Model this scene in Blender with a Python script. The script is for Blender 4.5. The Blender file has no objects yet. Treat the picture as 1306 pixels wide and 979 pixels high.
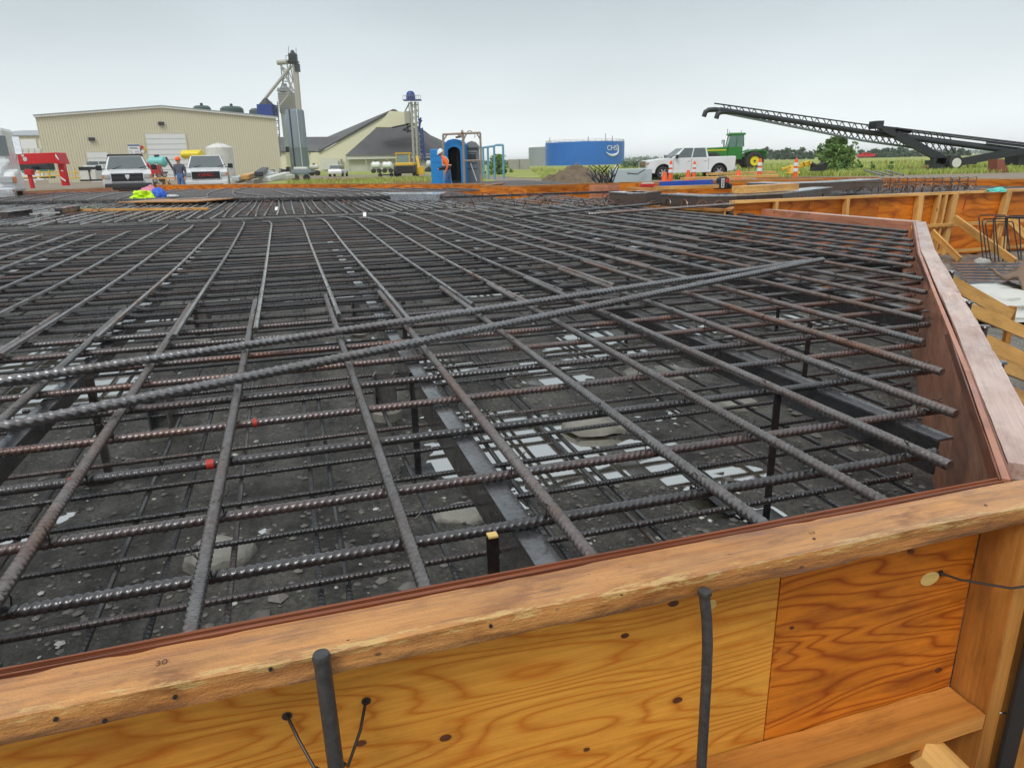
import bpy, bmesh, math, random
from mathutils import Vector, Matrix, noise
random.seed(7)
scene = bpy.context.scene
COL = scene.collection
rad = math.radians

# ------------------------------------------------------------------ camera
CH = 1.2                                   # lens height above the yard
PITCH, ROLL, FPX = rad(17.33), rad(1.249), 900.0
CX, CY = 653.0, 489.5
_R0 = Vector((1, 0, 0)); _D0 = Vector((0, -math.sin(PITCH), -math.cos(PITCH))); _F = Vector((0, math.cos(PITCH), -math.sin(PITCH)))
_A = _R0 * math.cos(ROLL) + _D0 * math.sin(ROLL)
_B = -_R0 * math.sin(ROLL) + _D0 * math.cos(ROLL)
cam_d = bpy.data.cameras.new('camera'); cam = bpy.data.objects.new('camera', cam_d); COL.objects.link(cam)
cam_d.sensor_width = 36; cam_d.lens = 36 * FPX / 1306; cam_d.clip_start = .02; cam_d.clip_end = 20000
_x, _y, _z = _A, -_B, -_F
cam.matrix_world = Matrix(((_x.x, _y.x, _z.x, 0), (_x.y, _y.y, _z.y, 0), (_x.z, _y.z, _z.z, CH), (0, 0, 0, 1)))
scene.camera = cam

# ------------------------------------------------------------------ world, sun, exposure
SUN_EL, SUN_AZ = rad(52), rad(205)         # azimuth clockwise from +Y: behind the camera, a little to the left
world = bpy.data.worlds.new('World'); scene.world = world; world.use_nodes = True
wt = world.node_tree; wt.nodes.clear()
def wn(t, **k):
    n = wt.nodes.new(t)
    for a, b in k.items(): setattr(n, a, b)
    return n
w_out = wn('ShaderNodeOutputWorld'); w_bg = wn('ShaderNodeBackground'); w_bg.inputs['Strength'].default_value = .1
w_sky = wn('ShaderNodeTexSky', sky_type='NISHITA', sun_disc=False); w_sky.sun_elevation = SUN_EL; w_sky.sun_rotation = SUN_AZ
w_tc = wn('ShaderNodeTexCoord'); w_sep = wn('ShaderNodeSeparateXYZ')
w_ramp = wn('ShaderNodeValToRGB'); cr = w_ramp.color_ramp
cr.elements[0].position = 0; cr.elements[0].color = (1.0, 1.05, 1.055, 1)
cr.elements[1].position = 1; cr.elements[1].color = (.80, .84, .86, 1)
for p_, c_ in ((.045, (.87, .93, .94, 1)), (.09, (.73, .79, .81, 1)), (.15, (.595, .66, .685, 1)), (.21, (.50, .565, .59, 1)), (.32, (.52, .58, .605, 1)), (.6, (.70, .75, .77, 1))):
    e = cr.elements.new(p_); e.color = c_
w_map = wn('ShaderNodeMapping'); w_map.inputs['Scale'].default_value = (1.2, 1.2, 3.2)
w_no = wn('ShaderNodeTexNoise'); w_no.inputs['Scale'].default_value = 1.6; w_no.inputs['Detail'].default_value = 5; w_no.inputs['Roughness'].default_value = .5
w_mr = wn('ShaderNodeMapRange'); w_mr.inputs[1].default_value = .3; w_mr.inputs[2].default_value = .7; w_mr.inputs[3].default_value = 8.9; w_mr.inputs[4].default_value = 10.7
w_sc = wn('ShaderNodeVectorMath', operation='SCALE')
w_mix = wn('ShaderNodeMix', data_type='RGBA'); w_mix.inputs[0].default_value = .06
wl = wt.links.new
wl(w_tc.outputs['Generated'], w_sep.inputs[0]); wl(w_sep.outputs['Z'], w_ramp.inputs[0])
wl(w_tc.outputs['Generated'], w_map.inputs[0]); wl(w_map.outputs[0], w_no.inputs['Vector']); wl(w_no.outputs[0], w_mr.inputs[0])
wl(w_ramp.outputs[0], w_sc.inputs[0]); wl(w_mr.outputs[0], w_sc.inputs['Scale'])
wl(w_sc.outputs[0], w_mix.inputs[6]); wl(w_sky.outputs[0], w_mix.inputs[7])
wl(w_mix.outputs[2], w_bg.inputs['Color']); wl(w_bg.outputs[0], w_out.inputs[0])
sun_d = bpy.data.lights.new('sun', 'SUN'); sun = bpy.data.objects.new('sun', sun_d); COL.objects.link(sun)
sun_d.energy = 1.5; sun_d.angle = rad(24); sun_d.color = (1, .97, .92)
_sd = Vector((math.sin(SUN_AZ) * math.cos(SUN_EL), math.cos(SUN_AZ) * math.cos(SUN_EL), math.sin(SUN_EL)))
sun.rotation_euler = _sd.to_track_quat('Z', 'Y').to_euler()
scene.view_settings.view_transform = 'Standard'; scene.view_settings.look = 'None'
scene.view_settings.exposure = 0.2; scene.view_settings.gamma = 1; scene.view_settings.use_curve_mapping = False
scene.cycles.max_bounces = 6; scene.cycles.use_denoising = True

# ------------------------------------------------------------------ survey helpers (photo pixel -> place in the world)
def ray(px, py):
    return _F * FPX + _A * (px - CX) + _B * (py - CY)
def at(px, py, z):
    r = ray(px, py); s = (z - CH) / r.z; return Vector((r.x * s, r.y * s, z))
def atY(px, py, Y):
    r = ray(px, py); s = Y / r.y; return Vector((r.x * s, Y, r.z * s + CH))
def pv(px, py, v):                         # photo pixel -> (u, z) on the upright plane at grid depth v
    r = ray(px, py); s = v / (r.x * LV.x + r.y * LV.y); p = r * s; return p.x * TU.x + p.y * TU.y, p.z + CH
GA = rad(-17.06)
TU = Vector((math.cos(GA), -math.sin(GA), 0)); LV = Vector((math.sin(GA), math.cos(GA), 0))
UP = Vector((0, 0, 1))
def guv(u, v, z=0.0):
    p = TU * u + LV * v; return Vector((p.x, p.y, z))

# ------------------------------------------------------------------ mesh builder
class MB:
    def __init__(s): s.v = []; s.f = []; s.m = []
    def add(s, vs, fs, m=0):
        b = len(s.v); s.v += [Vector(p) for p in vs]; s.f += [tuple(i + b for i in q) for q in fs]; s.m += [m] * len(fs); return s
    def box(s, c, d, rz=0.0, m=0, R=None):
        c = Vector(c); hx, hy, hz = d[0] / 2, d[1] / 2, d[2] / 2
        R = R or Matrix.Rotation(rz, 3, 'Z')
        vs = [c + R @ Vector((x * hx, y * hy, z * hz)) for x in (-1, 1) for y in (-1, 1) for z in (-1, 1)]
        return s.add(vs, [(0, 1, 3, 2), (4, 6, 7, 5), (0, 4, 5, 1), (2, 3, 7, 6), (0, 2, 6, 4), (1, 5, 7, 3)], m)
    def bar(s, p0, p1, w, h, up=UP, m=0):
        p0, p1 = Vector(p0), Vector(p1); X = (p1 - p0); ln = X.length; X.normalize()
        Y = Vector(up).cross(X)
        if Y.length < 1e-4: Y = Vector((0, 1, 0)).cross(X)
        Y.normalize(); Z = X.cross(Y)
        R = Matrix((X, Y, Z)).transposed()
        return s.box((p0 + p1) / 2, (ln, w, h), R=R, m=m)
    def tube(s, path, r, n=8, m=0, caps=True):
        P = [Vector(p) for p in path]; rr = r if isinstance(r, (list, tuple)) else [r] * len(P)
        vs = []; fs = []; prev = None
        for i, p in enumerate(P):
            t = (P[min(i + 1, len(P) - 1)] - P[max(i - 1, 0)])
            t = t.normalized() if t.length > 1e-9 else Vector((0, 0, 1))
            if prev is None:
                a = Vector((0, 0, 1)) if abs(t.z) < .9 else Vector((1, 0, 0))
                x = (a - t * a.dot(t)).normalized()
            else:
                x = (prev - t * prev.dot(t)).normalized()
            prev = x; y = t.cross(x)
            for k in range(n):
                q = 2 * math.pi * k / n; vs.append(p + (x * math.cos(q) + y * math.sin(q)) * rr[i])
        for i in range(len(P) - 1):
            for k in range(n):
                a, b = i * n + k, i * n + (k + 1) % n; fs.append((a, b, b + n, a + n))
        if caps: fs.append(tuple(range(n))[::-1]); fs.append(tuple((len(P) - 1) * n + k for k in range(n)))
        return s.add(vs, fs, m)
    def lathe(s, prof, c=(0, 0, 0), n=16, m=0, axis='Z', caps=True):
        c = Vector(c); vs = []; fs = []
        for r, z in prof:
            for k in range(n):
                q = 2 * math.pi * k / n
                p = Vector((r * math.cos(q), r * math.sin(q), z))
                if axis == 'Y': p = Vector((p.x, p.z, p.y))
                if axis == 'X': p = Vector((p.z, p.x, p.y))
                vs.append(c + p)
        for i in range(len(prof) - 1):
            for k in range(n):
                a, b = i * n + k, i * n + (k + 1) % n; fs.append((a, b, b + n, a + n))
        if caps and prof[0][0] > 1e-5: fs.append(tuple(range(n))[::-1])
        if caps and prof[-1][0] > 1e-5: fs.append(tuple((len(prof) - 1) * n + k for k in range(n)))
        return s.add(vs, fs, m)
    def prism(s, poly, d, m=0):
        d = Vector(d); n = len(poly); P = [Vector(p) for p in poly]
        return s.add(P + [p + d for p in P], [tuple(range(n))[::-1], tuple(range(n, 2 * n))] + [(i, (i + 1) % n, n + (i + 1) % n, n + i) for i in range(n)], m)
    def poly(s, pts, m=0): return s.add(pts, [tuple(range(len(pts)))], m)
    def slab(s, pts, t, m=0):
        P = [Vector(p) for p in pts]; n = (P[1] - P[0]).cross(P[2] - P[0]).normalized()
        return s.prism(P, n * -t, m)
    def mesh(s, name, mats, smooth=False, off=None):
        me = bpy.data.meshes.new(name)
        me.from_pydata([(p - off) if off is not None else p for p in s.v], [], s.f)
        for m_ in (mats if isinstance(mats, (list, tuple)) else [mats]): me.materials.append(m_)
        if any(s.m): me.polygons.foreach_set('material_index', s.m)
        bm = bmesh.new(); bm.from_mesh(me); bmesh.ops.recalc_face_normals(bm, faces=bm.faces)
        if smooth:
            for f_ in bm.faces: f_.smooth = True
            for e_ in bm.edges:
                if len(e_.link_faces) == 2 and e_.calc_face_angle(0) > rad(38): e_.smooth = False
        bm.to_mesh(me); bm.free(); me.update(); return me

def tag(o, label, cat, group=None, kind=None):
    if label: o['label'] = label
    if cat: o['category'] = cat
    if group: o['group'] = group
    if kind: o['kind'] = kind
    return o
def thing(name, loc, label, cat, group=None, rz=0.0):
    o = bpy.data.objects.new(name, None); o.empty_display_size = .1; COL.objects.link(o)
    o.location = loc; o.rotation_euler = (0, 0, rz); return tag(o, label, cat, group)
def part(name, mb, mats, parent=None, world=False, smooth=False, bevel=0, label=None):
    """one mesh; with world=True the builder holds world coordinates and the parent is unrotated"""
    off = None
    if world and parent is not None:
        off = Vector(parent.location); q = parent.parent
        while q: off = off + Vector(q.location); q = q.parent
    o = bpy.data.objects.new(name, mb.mesh(name, mats, smooth, off)); COL.objects.link(o)
    if parent is not None: o.parent = parent
    if bevel:
        b = o.modifiers.new('bevel', 'BEVEL'); b.width = bevel; b.segments = 2; b.limit_method = 'ANGLE'; b.angle_limit = rad(40)
    if label: o['label'] = label
    return o
def single(name, mb, mats, label, cat, group=None, smooth=False, bevel=0, kind=None):
    zs = min(p.z for p in mb.v); low = [p for p in mb.v if p.z < zs + .02]
    c = sum(low, Vector()) / len(low); c.z = zs
    o = bpy.data.objects.new(name, mb.mesh(name, mats, smooth, c)); COL.objects.link(o); o.location = c
    if bevel:
        b = o.modifiers.new('bevel', 'BEVEL'); b.width = bevel; b.segments = 2; b.limit_method = 'ANGLE'; b.angle_limit = rad(40)
    return tag(o, label, cat, group, kind)
def structure(name, mb, mats, smooth=False, kind='structure'):
    o = bpy.data.objects.new(name, mb.mesh(name, mats, smooth)); COL.objects.link(o); o['kind'] = kind; return o
def text(name, body, size, mat_, parent, loc, rot, ext=.004, sx=1.0):
    c = bpy.data.curves.new(name, 'FONT'); c.body = body; c.size = size; c.align_x = 'CENTER'; c.align_y = 'CENTER'; c.extrude = ext
    tmp = bpy.data.objects.new(name, c); COL.objects.link(tmp)
    me = bpy.data.meshes.new_from_object(tmp.evaluated_get(bpy.context.evaluated_depsgraph_get())); bpy.data.objects.remove(tmp); me.name = name; me.materials.clear(); me.materials.append(mat_)
    o = bpy.data.objects.new(name, me); COL.objects.link(o); o.parent = parent; o.location = loc; o.rotation_euler = rot; o.scale = (sx, 1, 1); return o
def board(name, p0, p1, w, t, mat_, parent=None, up=UP, label=None, cat=None, group=None, seg=1, jit=0.0, bev=.003):
    """timber of real section, local X along its grain; p0,p1 the ends of its centre line; w across, t along up"""
    p0, p1 = Vector(p0), Vector(p1); X = p1 - p0; ln = X.length; X.normalize()
    Y = Vector(up).cross(X)
    if Y.length < 1e-4: Y = Vector((0, 1, 0))
    Y.normalize(); Z = X.cross(Y)
    vs = []; fs = []
    ns = 3 if jit else 1
    ring = []
    if jit:
        k = 5
        for i in range(k): ring.append((-.5 + i / (k - 1), -.5))
        for i in range(1, 3): ring.append((.5, -.5 + i / 2))
        for i in range(1, k): ring.append((.5 - i / (k - 1), .5))
        ring.append((-.5, 0))
    else: ring = [(-.5, -.5), (.5, -.5), (.5, .5), (-.5, .5)]
    n = len(ring); s0 = random.random() * 90
    for i in range(seg + 1):
        x = ln * i / seg
        for a, b in ring:
            p = Vector((x, a * w, b * t))
            if jit:
                q = Vector((x * 2.5 + s0, a * 3, b * 3)); p.y += jit * noise.noise(q); p.z += jit * noise.noise(q + Vector((9, 9, 9)))
                q = Vector((x * 14 + s0, a * 9, b * 9)); e = .45 if (abs(a) == .5 and abs(b) == .5) else .15
                p.y -= math.copysign(1, a) * jit * e * max(0, noise.noise(q)) * 1.6; p.z -= math.copysign(1, b) * jit * e * max(0, noise.noise(q)) * 1.6
            vs.append(p)
    for i in range(seg):
        for k in range(n):
            a, b = i * n + k, i * n + (k + 1) % n; fs.append((a, b, b + n, a + n))
    fs.append(tuple(range(n))[::-1]); fs.append(tuple(seg * n + k for k in range(n)))
    mb = MB(); mb.add(vs, fs)
    me = mb.mesh(name, mat_, smooth=bool(jit)); o = bpy.data.objects.new(name, me); COL.objects.link(o)
    off = Vector(parent.location) if parent is not None else Vector()
    M = Matrix((X, Y, Z)).transposed().to_4x4(); M.translation = p0 - off
    if parent is not None: o.parent = parent
    o.matrix_basis = M
    if bev:
        b = o.modifiers.new('bevel', 'BEVEL'); b.width = bev; b.segments = 2; b.limit_method = 'ANGLE'; b.angle_limit = rad(50)
    return tag(o, label, cat, group)

# ------------------------------------------------------------------ materials
def nodes(name):
    m = bpy.data.materials.new(name); m.use_nodes = True; nt = m.node_tree; nt.nodes.clear()
    out = nt.nodes.new('ShaderNodeOutputMaterial'); b = nt.nodes.new('ShaderNodeBsdfPrincipled'); nt.links.new(b.outputs[0], out.inputs[0])
    return m, nt, b
class NT:
    def __init__(s, nt): s.nt = nt
    def n(s, t, ins=None, **k):
        q = s.nt.nodes.new(t)
        for a, b in k.items(): setattr(q, a, b)
        for a, b in (ins or {}).items(): s.set(q.inputs[a], b)
        return q
    def set(s, sock, v):
        if hasattr(v, 'links'): s.nt.links.new(v, sock)
        else:
            if isinstance(v, tuple) and len(v) == 3 and len(sock.default_value) == 4: v = v + (1,)
            sock.default_value = v
    def coord(s, kind='Object', scale=(1, 1, 1), rnd=0.0):
        c = s.n('ShaderNodeTexCoord').outputs[kind]
        if rnd:
            oi = s.n('ShaderNodeObjectInfo').outputs['Random']
            k = s.n('ShaderNodeMath', {0: oi, 1: rnd}, operation='MULTIPLY').outputs[0]
            c = s.n('ShaderNodeVectorMath', {0: c, 1: k}, operation='ADD').outputs[0]
        return s.n('ShaderNodeMapping', {'Vector': c, 'Scale': scale}).outputs[0]
    def noise(s, vec, scale, detail=3, rough=.55, dist=0):
        return s.n('ShaderNodeTexNoise', {'Vector': vec, 'Scale': scale, 'Detail': detail, 'Roughness': rough, 'Distortion': dist}).outputs[0]
    def ramp(s, fac, stops):
        r = s.n('ShaderNodeValToRGB', {0: fac}); e = r.color_ramp.elements
        while len(e) < len(stops): e.new(.5)
        for i, (p, c) in enumerate(stops):
            e[i].position = p; e[i].color = (c, c, c, 1) if not isinstance(c, tuple) else c + (1,)
        return r.outputs[0]
    def mix(s, fac, a, b, bt='MIX'):
        q = s.n('ShaderNodeMix', data_type='RGBA', blend_type=bt); s.set(q.inputs[0], fac); s.set(q.inputs[6], a); s.set(q.inputs[7], b); return q.outputs[2]
    def math(s, op, a, b=0.0): return s.n('ShaderNodeMath', {0: a, 1: b}, operation=op).outputs[0]
    def rnd(s): return s.n('ShaderNodeObjectInfo').outputs['Random']
    def bump(s, h, strength, dist=.01): return s.n('ShaderNodeBump', {'Height': h, 'Strength': strength, 'Distance': dist}).outputs[0]

def plain(name, col, rough=.5, metal=0.0, var=.12, scale=6.0, bump=0.0, spec=.5, dirt=None, dirt_amt=.5, rnd=0.0):
    m, nt, b = nodes(name); q = NT(nt); v = q.coord('Object', rnd=37)
    n = q.noise(v, scale, 4)
    c = q.mix(n, tuple(x * (1 - var) for x in col), tuple(min(1, x * (1 + var)) for x in col))
    if rnd:
        k = q.math('ADD', q.math('MULTIPLY', q.rnd(), rnd), 1 - rnd / 2); c = q.mix(1.0, c, q.n('ShaderNodeCombineColor', {0: k, 1: k, 2: k}).outputs[0], 'MULTIPLY')
    if dirt: c = q.mix(q.math('MULTIPLY', q.ramp(q.noise(v, scale * .35, 6, .65), [(.42, 0.0), (.7, 1.0)]), dirt_amt), c, dirt)
    q.set(b.inputs['Base Color'], c); b.inputs['Metallic'].default_value = metal
    q.set(b.inputs['Roughness'], q.n('ShaderNodeMapRange', {0: q.noise(v, scale * 2.3, 3), 1: .3, 2: .7, 3: max(.02, rough - .08), 4: min(1, rough + .08)}).outputs[0])
    b.inputs['Specular IOR Level'].default_value = spec
    if bump: q.set(b.inputs['Normal'], q.bump(q.noise(v, scale * 5, 5), bump))
    return m

def wood(name, light, dark, stain=(.06, .035, .02), fig=9.0, st=(.5, 3.2, 3.2), rough=.42, stain_amt=.5, coat=.25, contrast=1.0, knots=True, mottle=.25, spec=.3, edge=False):
    m, nt, b = nodes(name); q = NT(nt)
    v = q.coord('Object', st, rnd=61); vf = q.coord('Object', (4, 150, 150), rnd=61); vw = q.coord('Object', (1, 1, 1), rnd=61)
    n1 = q.noise(v, 1.0, 2.2, .42, .15)
    ring = q.math('PINGPONG', q.math('MULTIPLY', n1, fig), .5)
    ring = q.ramp(ring, [(0.0, 0.0), (.25, .12), (.40, .55), (.5, 1.0)])
    c = q.mix(q.math('MULTIPLY', ring, contrast), light, dark)
    fib = q.ramp(q.noise(vf, 1.0, 3), [(.25, .80), (.75, 1.10)])
    c = q.mix(1.0, c, fib, 'MULTIPLY')
    big = q.ramp(q.noise(vw, 1.7, 3), [(.3, .82), (.7, 1.12)]); c = q.mix(1.0, c, big, 'MULTIPLY')
    vs = q.coord('Object', (1.3, 5, 5), rnd=23)
    sm = q.ramp(q.noise(vs, 2.3, 7, .72), [(.50, 0.0), (.70, 1.0)])
    c = q.mix(q.math('MULTIPLY', sm, stain_amt), c, stain)
    mo = q.ramp(q.noise(q.coord('Object', (9, 28, 28), rnd=11), 1.0, 6, .7), [(.46, 0.0), (.62, 1.0)])
    mo = q.math('MULTIPLY', mo, q.ramp(q.noise(vw, 3.1, 3), [(.40, 0.0), (.62, 1.0)]))
    c = q.mix(q.math('MULTIPLY', mo, mottle), c, tuple(x * .55 for x in dark))
    if knots:
        vo = q.n('ShaderNodeTexVoronoi', {'Vector': q.coord('Object', (2.2, 5.5, 5.5), rnd=17), 'Scale': 1.0})
        kn = q.ramp(vo.outputs['Distance'], [(.03, 1.0), (.085, 0.0)])
        c = q.mix(q.math('MULTIPLY', kn, .85), c, (dark[0] * .22, dark[1] * .18, dark[2] * .18))
    if edge:        # soaked, grimy stain creeping up the outer face from its lower arris, and bruised pale fibres on the upper one
        xyz = q.n('ShaderNodeSeparateXYZ', {0: q.n('ShaderNodeTexCoord').outputs['Object']}).outputs
        ve = q.coord('Object', (7, 30, 30)); d = q.math('ADD', q.math('MULTIPLY', q.noise(ve, 1.0, 6, .7), .052), -.036)
        front = q.math('LESS_THAN', xyz[1], -.036)
        gr_ = q.ramp(q.n('ShaderNodeMapRange', {0: q.math('SUBTRACT', d, xyz[2]), 1: -.004, 2: .012, 3: 0.0, 4: 1.0}).outputs[0], [(0, 0.0), (1, .8)])
        c = q.mix(q.math('MULTIPLY', gr_, front), c, (.085, .042, .022))
        up_ = q.math('MULTIPLY', q.ramp(q.noise(q.coord('Object', (13, 60, 60)), 1.0, 6, .78), [(.50, 0.0), (.56, 1.0)]), q.math('MULTIPLY', q.math('GREATER_THAN', xyz[2], .008), q.math('LESS_THAN', xyz[1], -.032)))
        c = q.mix(q.math('MULTIPLY', up_, .7), c, (.62, .42, .16))
        scr = q.ramp(q.noise(q.coord('Object', (3, 55, 55), rnd=5), 1.0, 7, .75), [(.54, 0.0), (.64, 1.0)]); c = q.mix(q.math('MULTIPLY', scr, .6), c, (.17, .08, .055))
        sp = q.n('ShaderNodeTexVoronoi', {'Vector': q.coord('Object', (16, 26, 26)), 'Scale': 1.0}); c = q.mix(q.math('MULTIPLY', q.ramp(sp.outputs['Distance'], [(.05, .8), (.12, 0.0)]), q.ramp(sp.outputs['Color'], [(.6, 0.0), (.65, 1.0)])), c, (.06, .03, .02))
    k = q.ramp(q.rnd(), [(0, .86), (1, 1.1)]); c = q.mix(1.0, c, k, 'MULTIPLY')
    q.set(b.inputs['Base Color'], c)
    q.set(b.inputs['Roughness'], q.n('ShaderNodeMapRange', {0: q.noise(vs, 3, 4), 1: .35, 2: .65, 3: rough - .13, 4: rough + .15}).outputs[0])
    b.inputs['Specular IOR Level'].default_value = spec; b.inputs['Coat Weight'].default_value = coat; b.inputs['Coat Roughness'].default_value = .3
    h = q.math('ADD', q.math('MULTIPLY', q.noise(vf, 1.0, 3), .5), q.math('ADD', q.math('MULTIPLY', ring, -.25), q.math('MULTIPLY', q.noise(vw, 30, 4), .5)))
    if edge:
        h = q.math('ADD', h, q.math('MULTIPLY', q.noise(q.coord('Object', (12, 60, 60)), 1.0, 6, .7), 1.6)); h = q.math('ADD', h, q.math('MULTIPLY', q.noise(q.coord('Object', (1, 1, 1)), 260, 2), .5))
    q.set(b.inputs['Normal'], q.bump(h, .8 if edge else .35, .004))
    return m

def steel(name, base, rust, rust_amt=.5, rough=.38, metal=.35, rib=0.0, wet=.6):
    m, nt, b = nodes(name); q = NT(nt); v = q.coord('Object', (1, 1, 1), rnd=83)
    n = q.ramp(q.noise(v, 1.7, 8, .72), [(.40, 0.0), (.62, 1.0)])
    fac = q.math('MULTIPLY', n, rust_amt)
    fac = q.math('MULTIPLY', fac, q.ramp(q.rnd(), [(0.0, .15), (.5, .55), (.8, 1.0), (1.0, 1.6)]))
    c = q.mix(fac, base, rust)
    c = q.mix(1.0, c, q.ramp(q.noise(v, 70, 4, .7), [(.3, .55), (.7, 1.4)]), 'MULTIPLY')
    k = q.ramp(q.rnd(), [(0, .7), (1, 1.3)]); c = q.mix(1.0, c, k, 'MULTIPLY')
    q.set(b.inputs['Base Color'], c); b.inputs['Metallic'].default_value = metal
    q.set(b.inputs['Roughness'], q.n('ShaderNodeMapRange', {0: q.math('ADD', n, q.noise(v, 25, 3)), 1: .4, 2: 1.4, 3: rough - .1, 4: rough + .2}).outputs[0])
    b.inputs['Specular IOR Level'].default_value = .7
    q.set(b.inputs['Coat Weight'], q.math('MULTIPLY', q.ramp(q.noise(v, 6, 5, .7), [(.35, .2), (.6, 1.0)]), wet)); b.inputs['Coat Roughness'].default_value = .10; b.inputs['Coat IOR'].default_value = 1.55
    h = q.noise(v, 90, 4)
    if rib:
        w = q.n('ShaderNodeTexWave', {'Vector': q.n('ShaderNodeMapping', {'Vector': q.n('ShaderNodeTexCoord').outputs['Object'], 'Rotation': (0, .0, .35)}).outputs[0], 'Scale': rib, 'Distortion': 0.0})
        h = q.math('ADD', q.math('MULTIPLY', h, .15), w.outputs['Fac'])
    q.set(b.inputs['Normal'], q.bump(h, .5 if rib else .3, .004))
    return m

def glassy(name, col, rough=.08):
    m, nt, b = nodes(name); q = NT(nt); v = q.coord('Object')
    q.set(b.inputs['Base Color'], q.mix(q.noise(v, 2), tuple(x * .7 for x in col), col)); b.inputs['Roughness'].default_value = rough; b.inputs['Specular IOR Level'].default_value = .8
    return m
def emis_off(): pass

M = {}
M['rebar'] = steel('rebar_steel', (.145, .142, .143), (.15, .075, .048), .85, .33, .7, wet=.9)
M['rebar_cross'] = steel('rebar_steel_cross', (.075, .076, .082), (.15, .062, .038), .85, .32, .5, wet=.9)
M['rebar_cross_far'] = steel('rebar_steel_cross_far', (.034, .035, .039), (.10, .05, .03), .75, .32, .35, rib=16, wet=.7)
M['rebar_loose'] = steel('rebar_steel_loose', (.23, .235, .245), (.14, .07, .042), .8, .30, .8, wet=.9)
M['rebar_far'] = steel('rebar_steel_far', (.155, .155, .16), (.15, .075, .046), .8, .29, .7, rib=16, wet=.9)
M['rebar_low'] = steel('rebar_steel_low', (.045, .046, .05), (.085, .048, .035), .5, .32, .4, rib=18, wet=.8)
M['rust'] = steel('rusty_steel', (.10, .055, .035), (.19, .08, .04), .9, .5, .2)
M['black_steel'] = steel('black_steel', (.04, .042, .047), (.09, .05, .03), .35, .20, .5, wet=1.0)
M['stub'] = steel('stub_steel', (.22, .225, .24), (.16, .09, .06), .5, .3, .6, wet=.6)
M['flange'] = steel('flange_steel', (.13, .14, .155), (.10, .06, .04), .5, .2, .7, wet=1.0)
M['stake'] = steel('stake_steel', (.065, .066, .07), (.11, .075, .05), .7, .5, .3, wet=.2)
M['plate_steel'] = steel('plate_steel', (.12, .085, .07), (.20, .10, .06), .6, .35, .4)
M['sheet_metal'] = plain('sheet_metal', (.55, .60, .66), .18, .9, .1)
M['wire'] = plain('tie_wire', (.05, .042, .036), .45, .5)
M['tape'] = plain('red_tape', (.50, .03, .02), .5, var=.4, scale=60, dirt=(.12, .04, .03), dirt_amt=.6)
M['ply_left'] = wood('plywood_golden', (.82, .37, .055), (.58, .165, .015), fig=30, st=(.9, 6.0, 6.0), stain=(.40, .10, .01), stain_amt=.5, coat=.05, rough=.5, spec=.2, contrast=.85)
M['ply_right'] = wood('plywood_orange', (.72, .22, .02), (.38, .075, .007), fig=30, st=(1.0, 7.0, 7.0), stain=(.13, .04, .012), stain_amt=.5, coat=.05, rough=.5, spec=.2)
M['ply_far'] = wood('plywood_far', (.74, .22, .018), (.44, .10, .008), fig=9, st=(.6, 2.6, 2.6), stain=(.13, .03, .008), stain_amt=.6, coat=.1, spec=.2)
M['ply_red'] = wood('plywood_oiled_red', (.60, .245, .14), (.38, .145, .08), fig=9, st=(.7, 4, 4), stain=(.10, .05, .04), stain_amt=.6, coat=.25, contrast=.7, rough=.4)
M['plate_wood'] = wood('plate_timber', (.60, .275, .08), (.43, .155, .032), fig=6, st=(.5, 9, 9), stain=(.13, .055, .028), stain_amt=.85, coat=.55, contrast=.7, rough=.30, mottle=.95, edge=True)
M['plate_pale'] = wood('weathered_plate', (.62, .45, .385), (.48, .30, .23), fig=6, st=(.4, 8, 8), mottle=.5, stain=(.24, .10, .055), stain_amt=.6, coat=.35, contrast=.6, rough=.36)
M['ply_edge'] = wood('plywood_edge', (.28, .085, .035), (.13, .04, .02), fig=20, st=(.2, 3, 30), stain_amt=.5, knots=False)
M['lumber'] = wood('lumber', (.78, .43, .13), (.56, .25, .06), fig=5, st=(.35, 6, 6), stain=(.14, .06, .025), stain_amt=.4, coat=.2, contrast=.7)
M['lumber_brown'] = wood('lumber_brown', (.54, .23, .05), (.33, .12, .022), fig=5, st=(.35, 6, 6), stain=(.07, .035, .02), stain_amt=.55, coat=.25, contrast=.7)
M['knot'] = plain('knot', (.10, .03, .012), .5, var=.5, scale=90)
M['patch'] = wood('wood_patch', (.72, .50, .17), (.62, .38, .10), fig=3, contrast=.5, knots=False, stain_amt=.05)
M['white_paint'] = plain('white_vehicle_paint', (.74, .76, .78), .22, 0, .04, 2, dirt=(.45, .40, .33), dirt_amt=.35)
M['tyre'] = plain('tyre_rubber', (.022, .022, .023), .75, bump=.3, dirt=(.10, .085, .06), dirt_amt=.5)
M['rim'] = plain('alloy_rim', (.60, .61, .62), .3, .8, dirt=(.2, .15, .1), dirt_amt=.4)
M['chrome'] = plain('chrome', (.72, .74, .78), .12, 1.0, .05)
M['black'] = plain('black_plastic', (.018, .018, .02), .4)
M['dark'] = plain('dark_grey', (.045, .047, .05), .5)
M['glass'] = glassy('window_glass', (.11, .135, .14))
M['glass_cab'] = glassy('cab_glass', (.20, .30, .30), .1)
M['lamp'] = glassy('lamp_glass', (.48, .50, .51), .12)
M['amber'] = glassy('amber_lamp', (.75, .22, .04), .2)
M['red_lamp'] = glassy('red_lamp', (.45, .02, .02), .2)
M['red_paint'] = plain('red_paint', (.62, .015, .022), .3, 0, .08, 3, dirt=(.3, .03, .02), dirt_amt=.3)
M['white'] = plain('white_plain', (.78, .79, .79), .5)
M['offwhite'] = plain('off_white', (.66, .66, .62), .5, dirt=(.45, .42, .34), dirt_amt=.4)
M['yellow'] = plain('yellow_paint', (.72, .45, .03), .4, dirt=(.3, .18, .03), dirt_amt=.4)
M['yellow_poly'] = plain('yellow_poly', (.78, .60, .03), .4)
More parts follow.
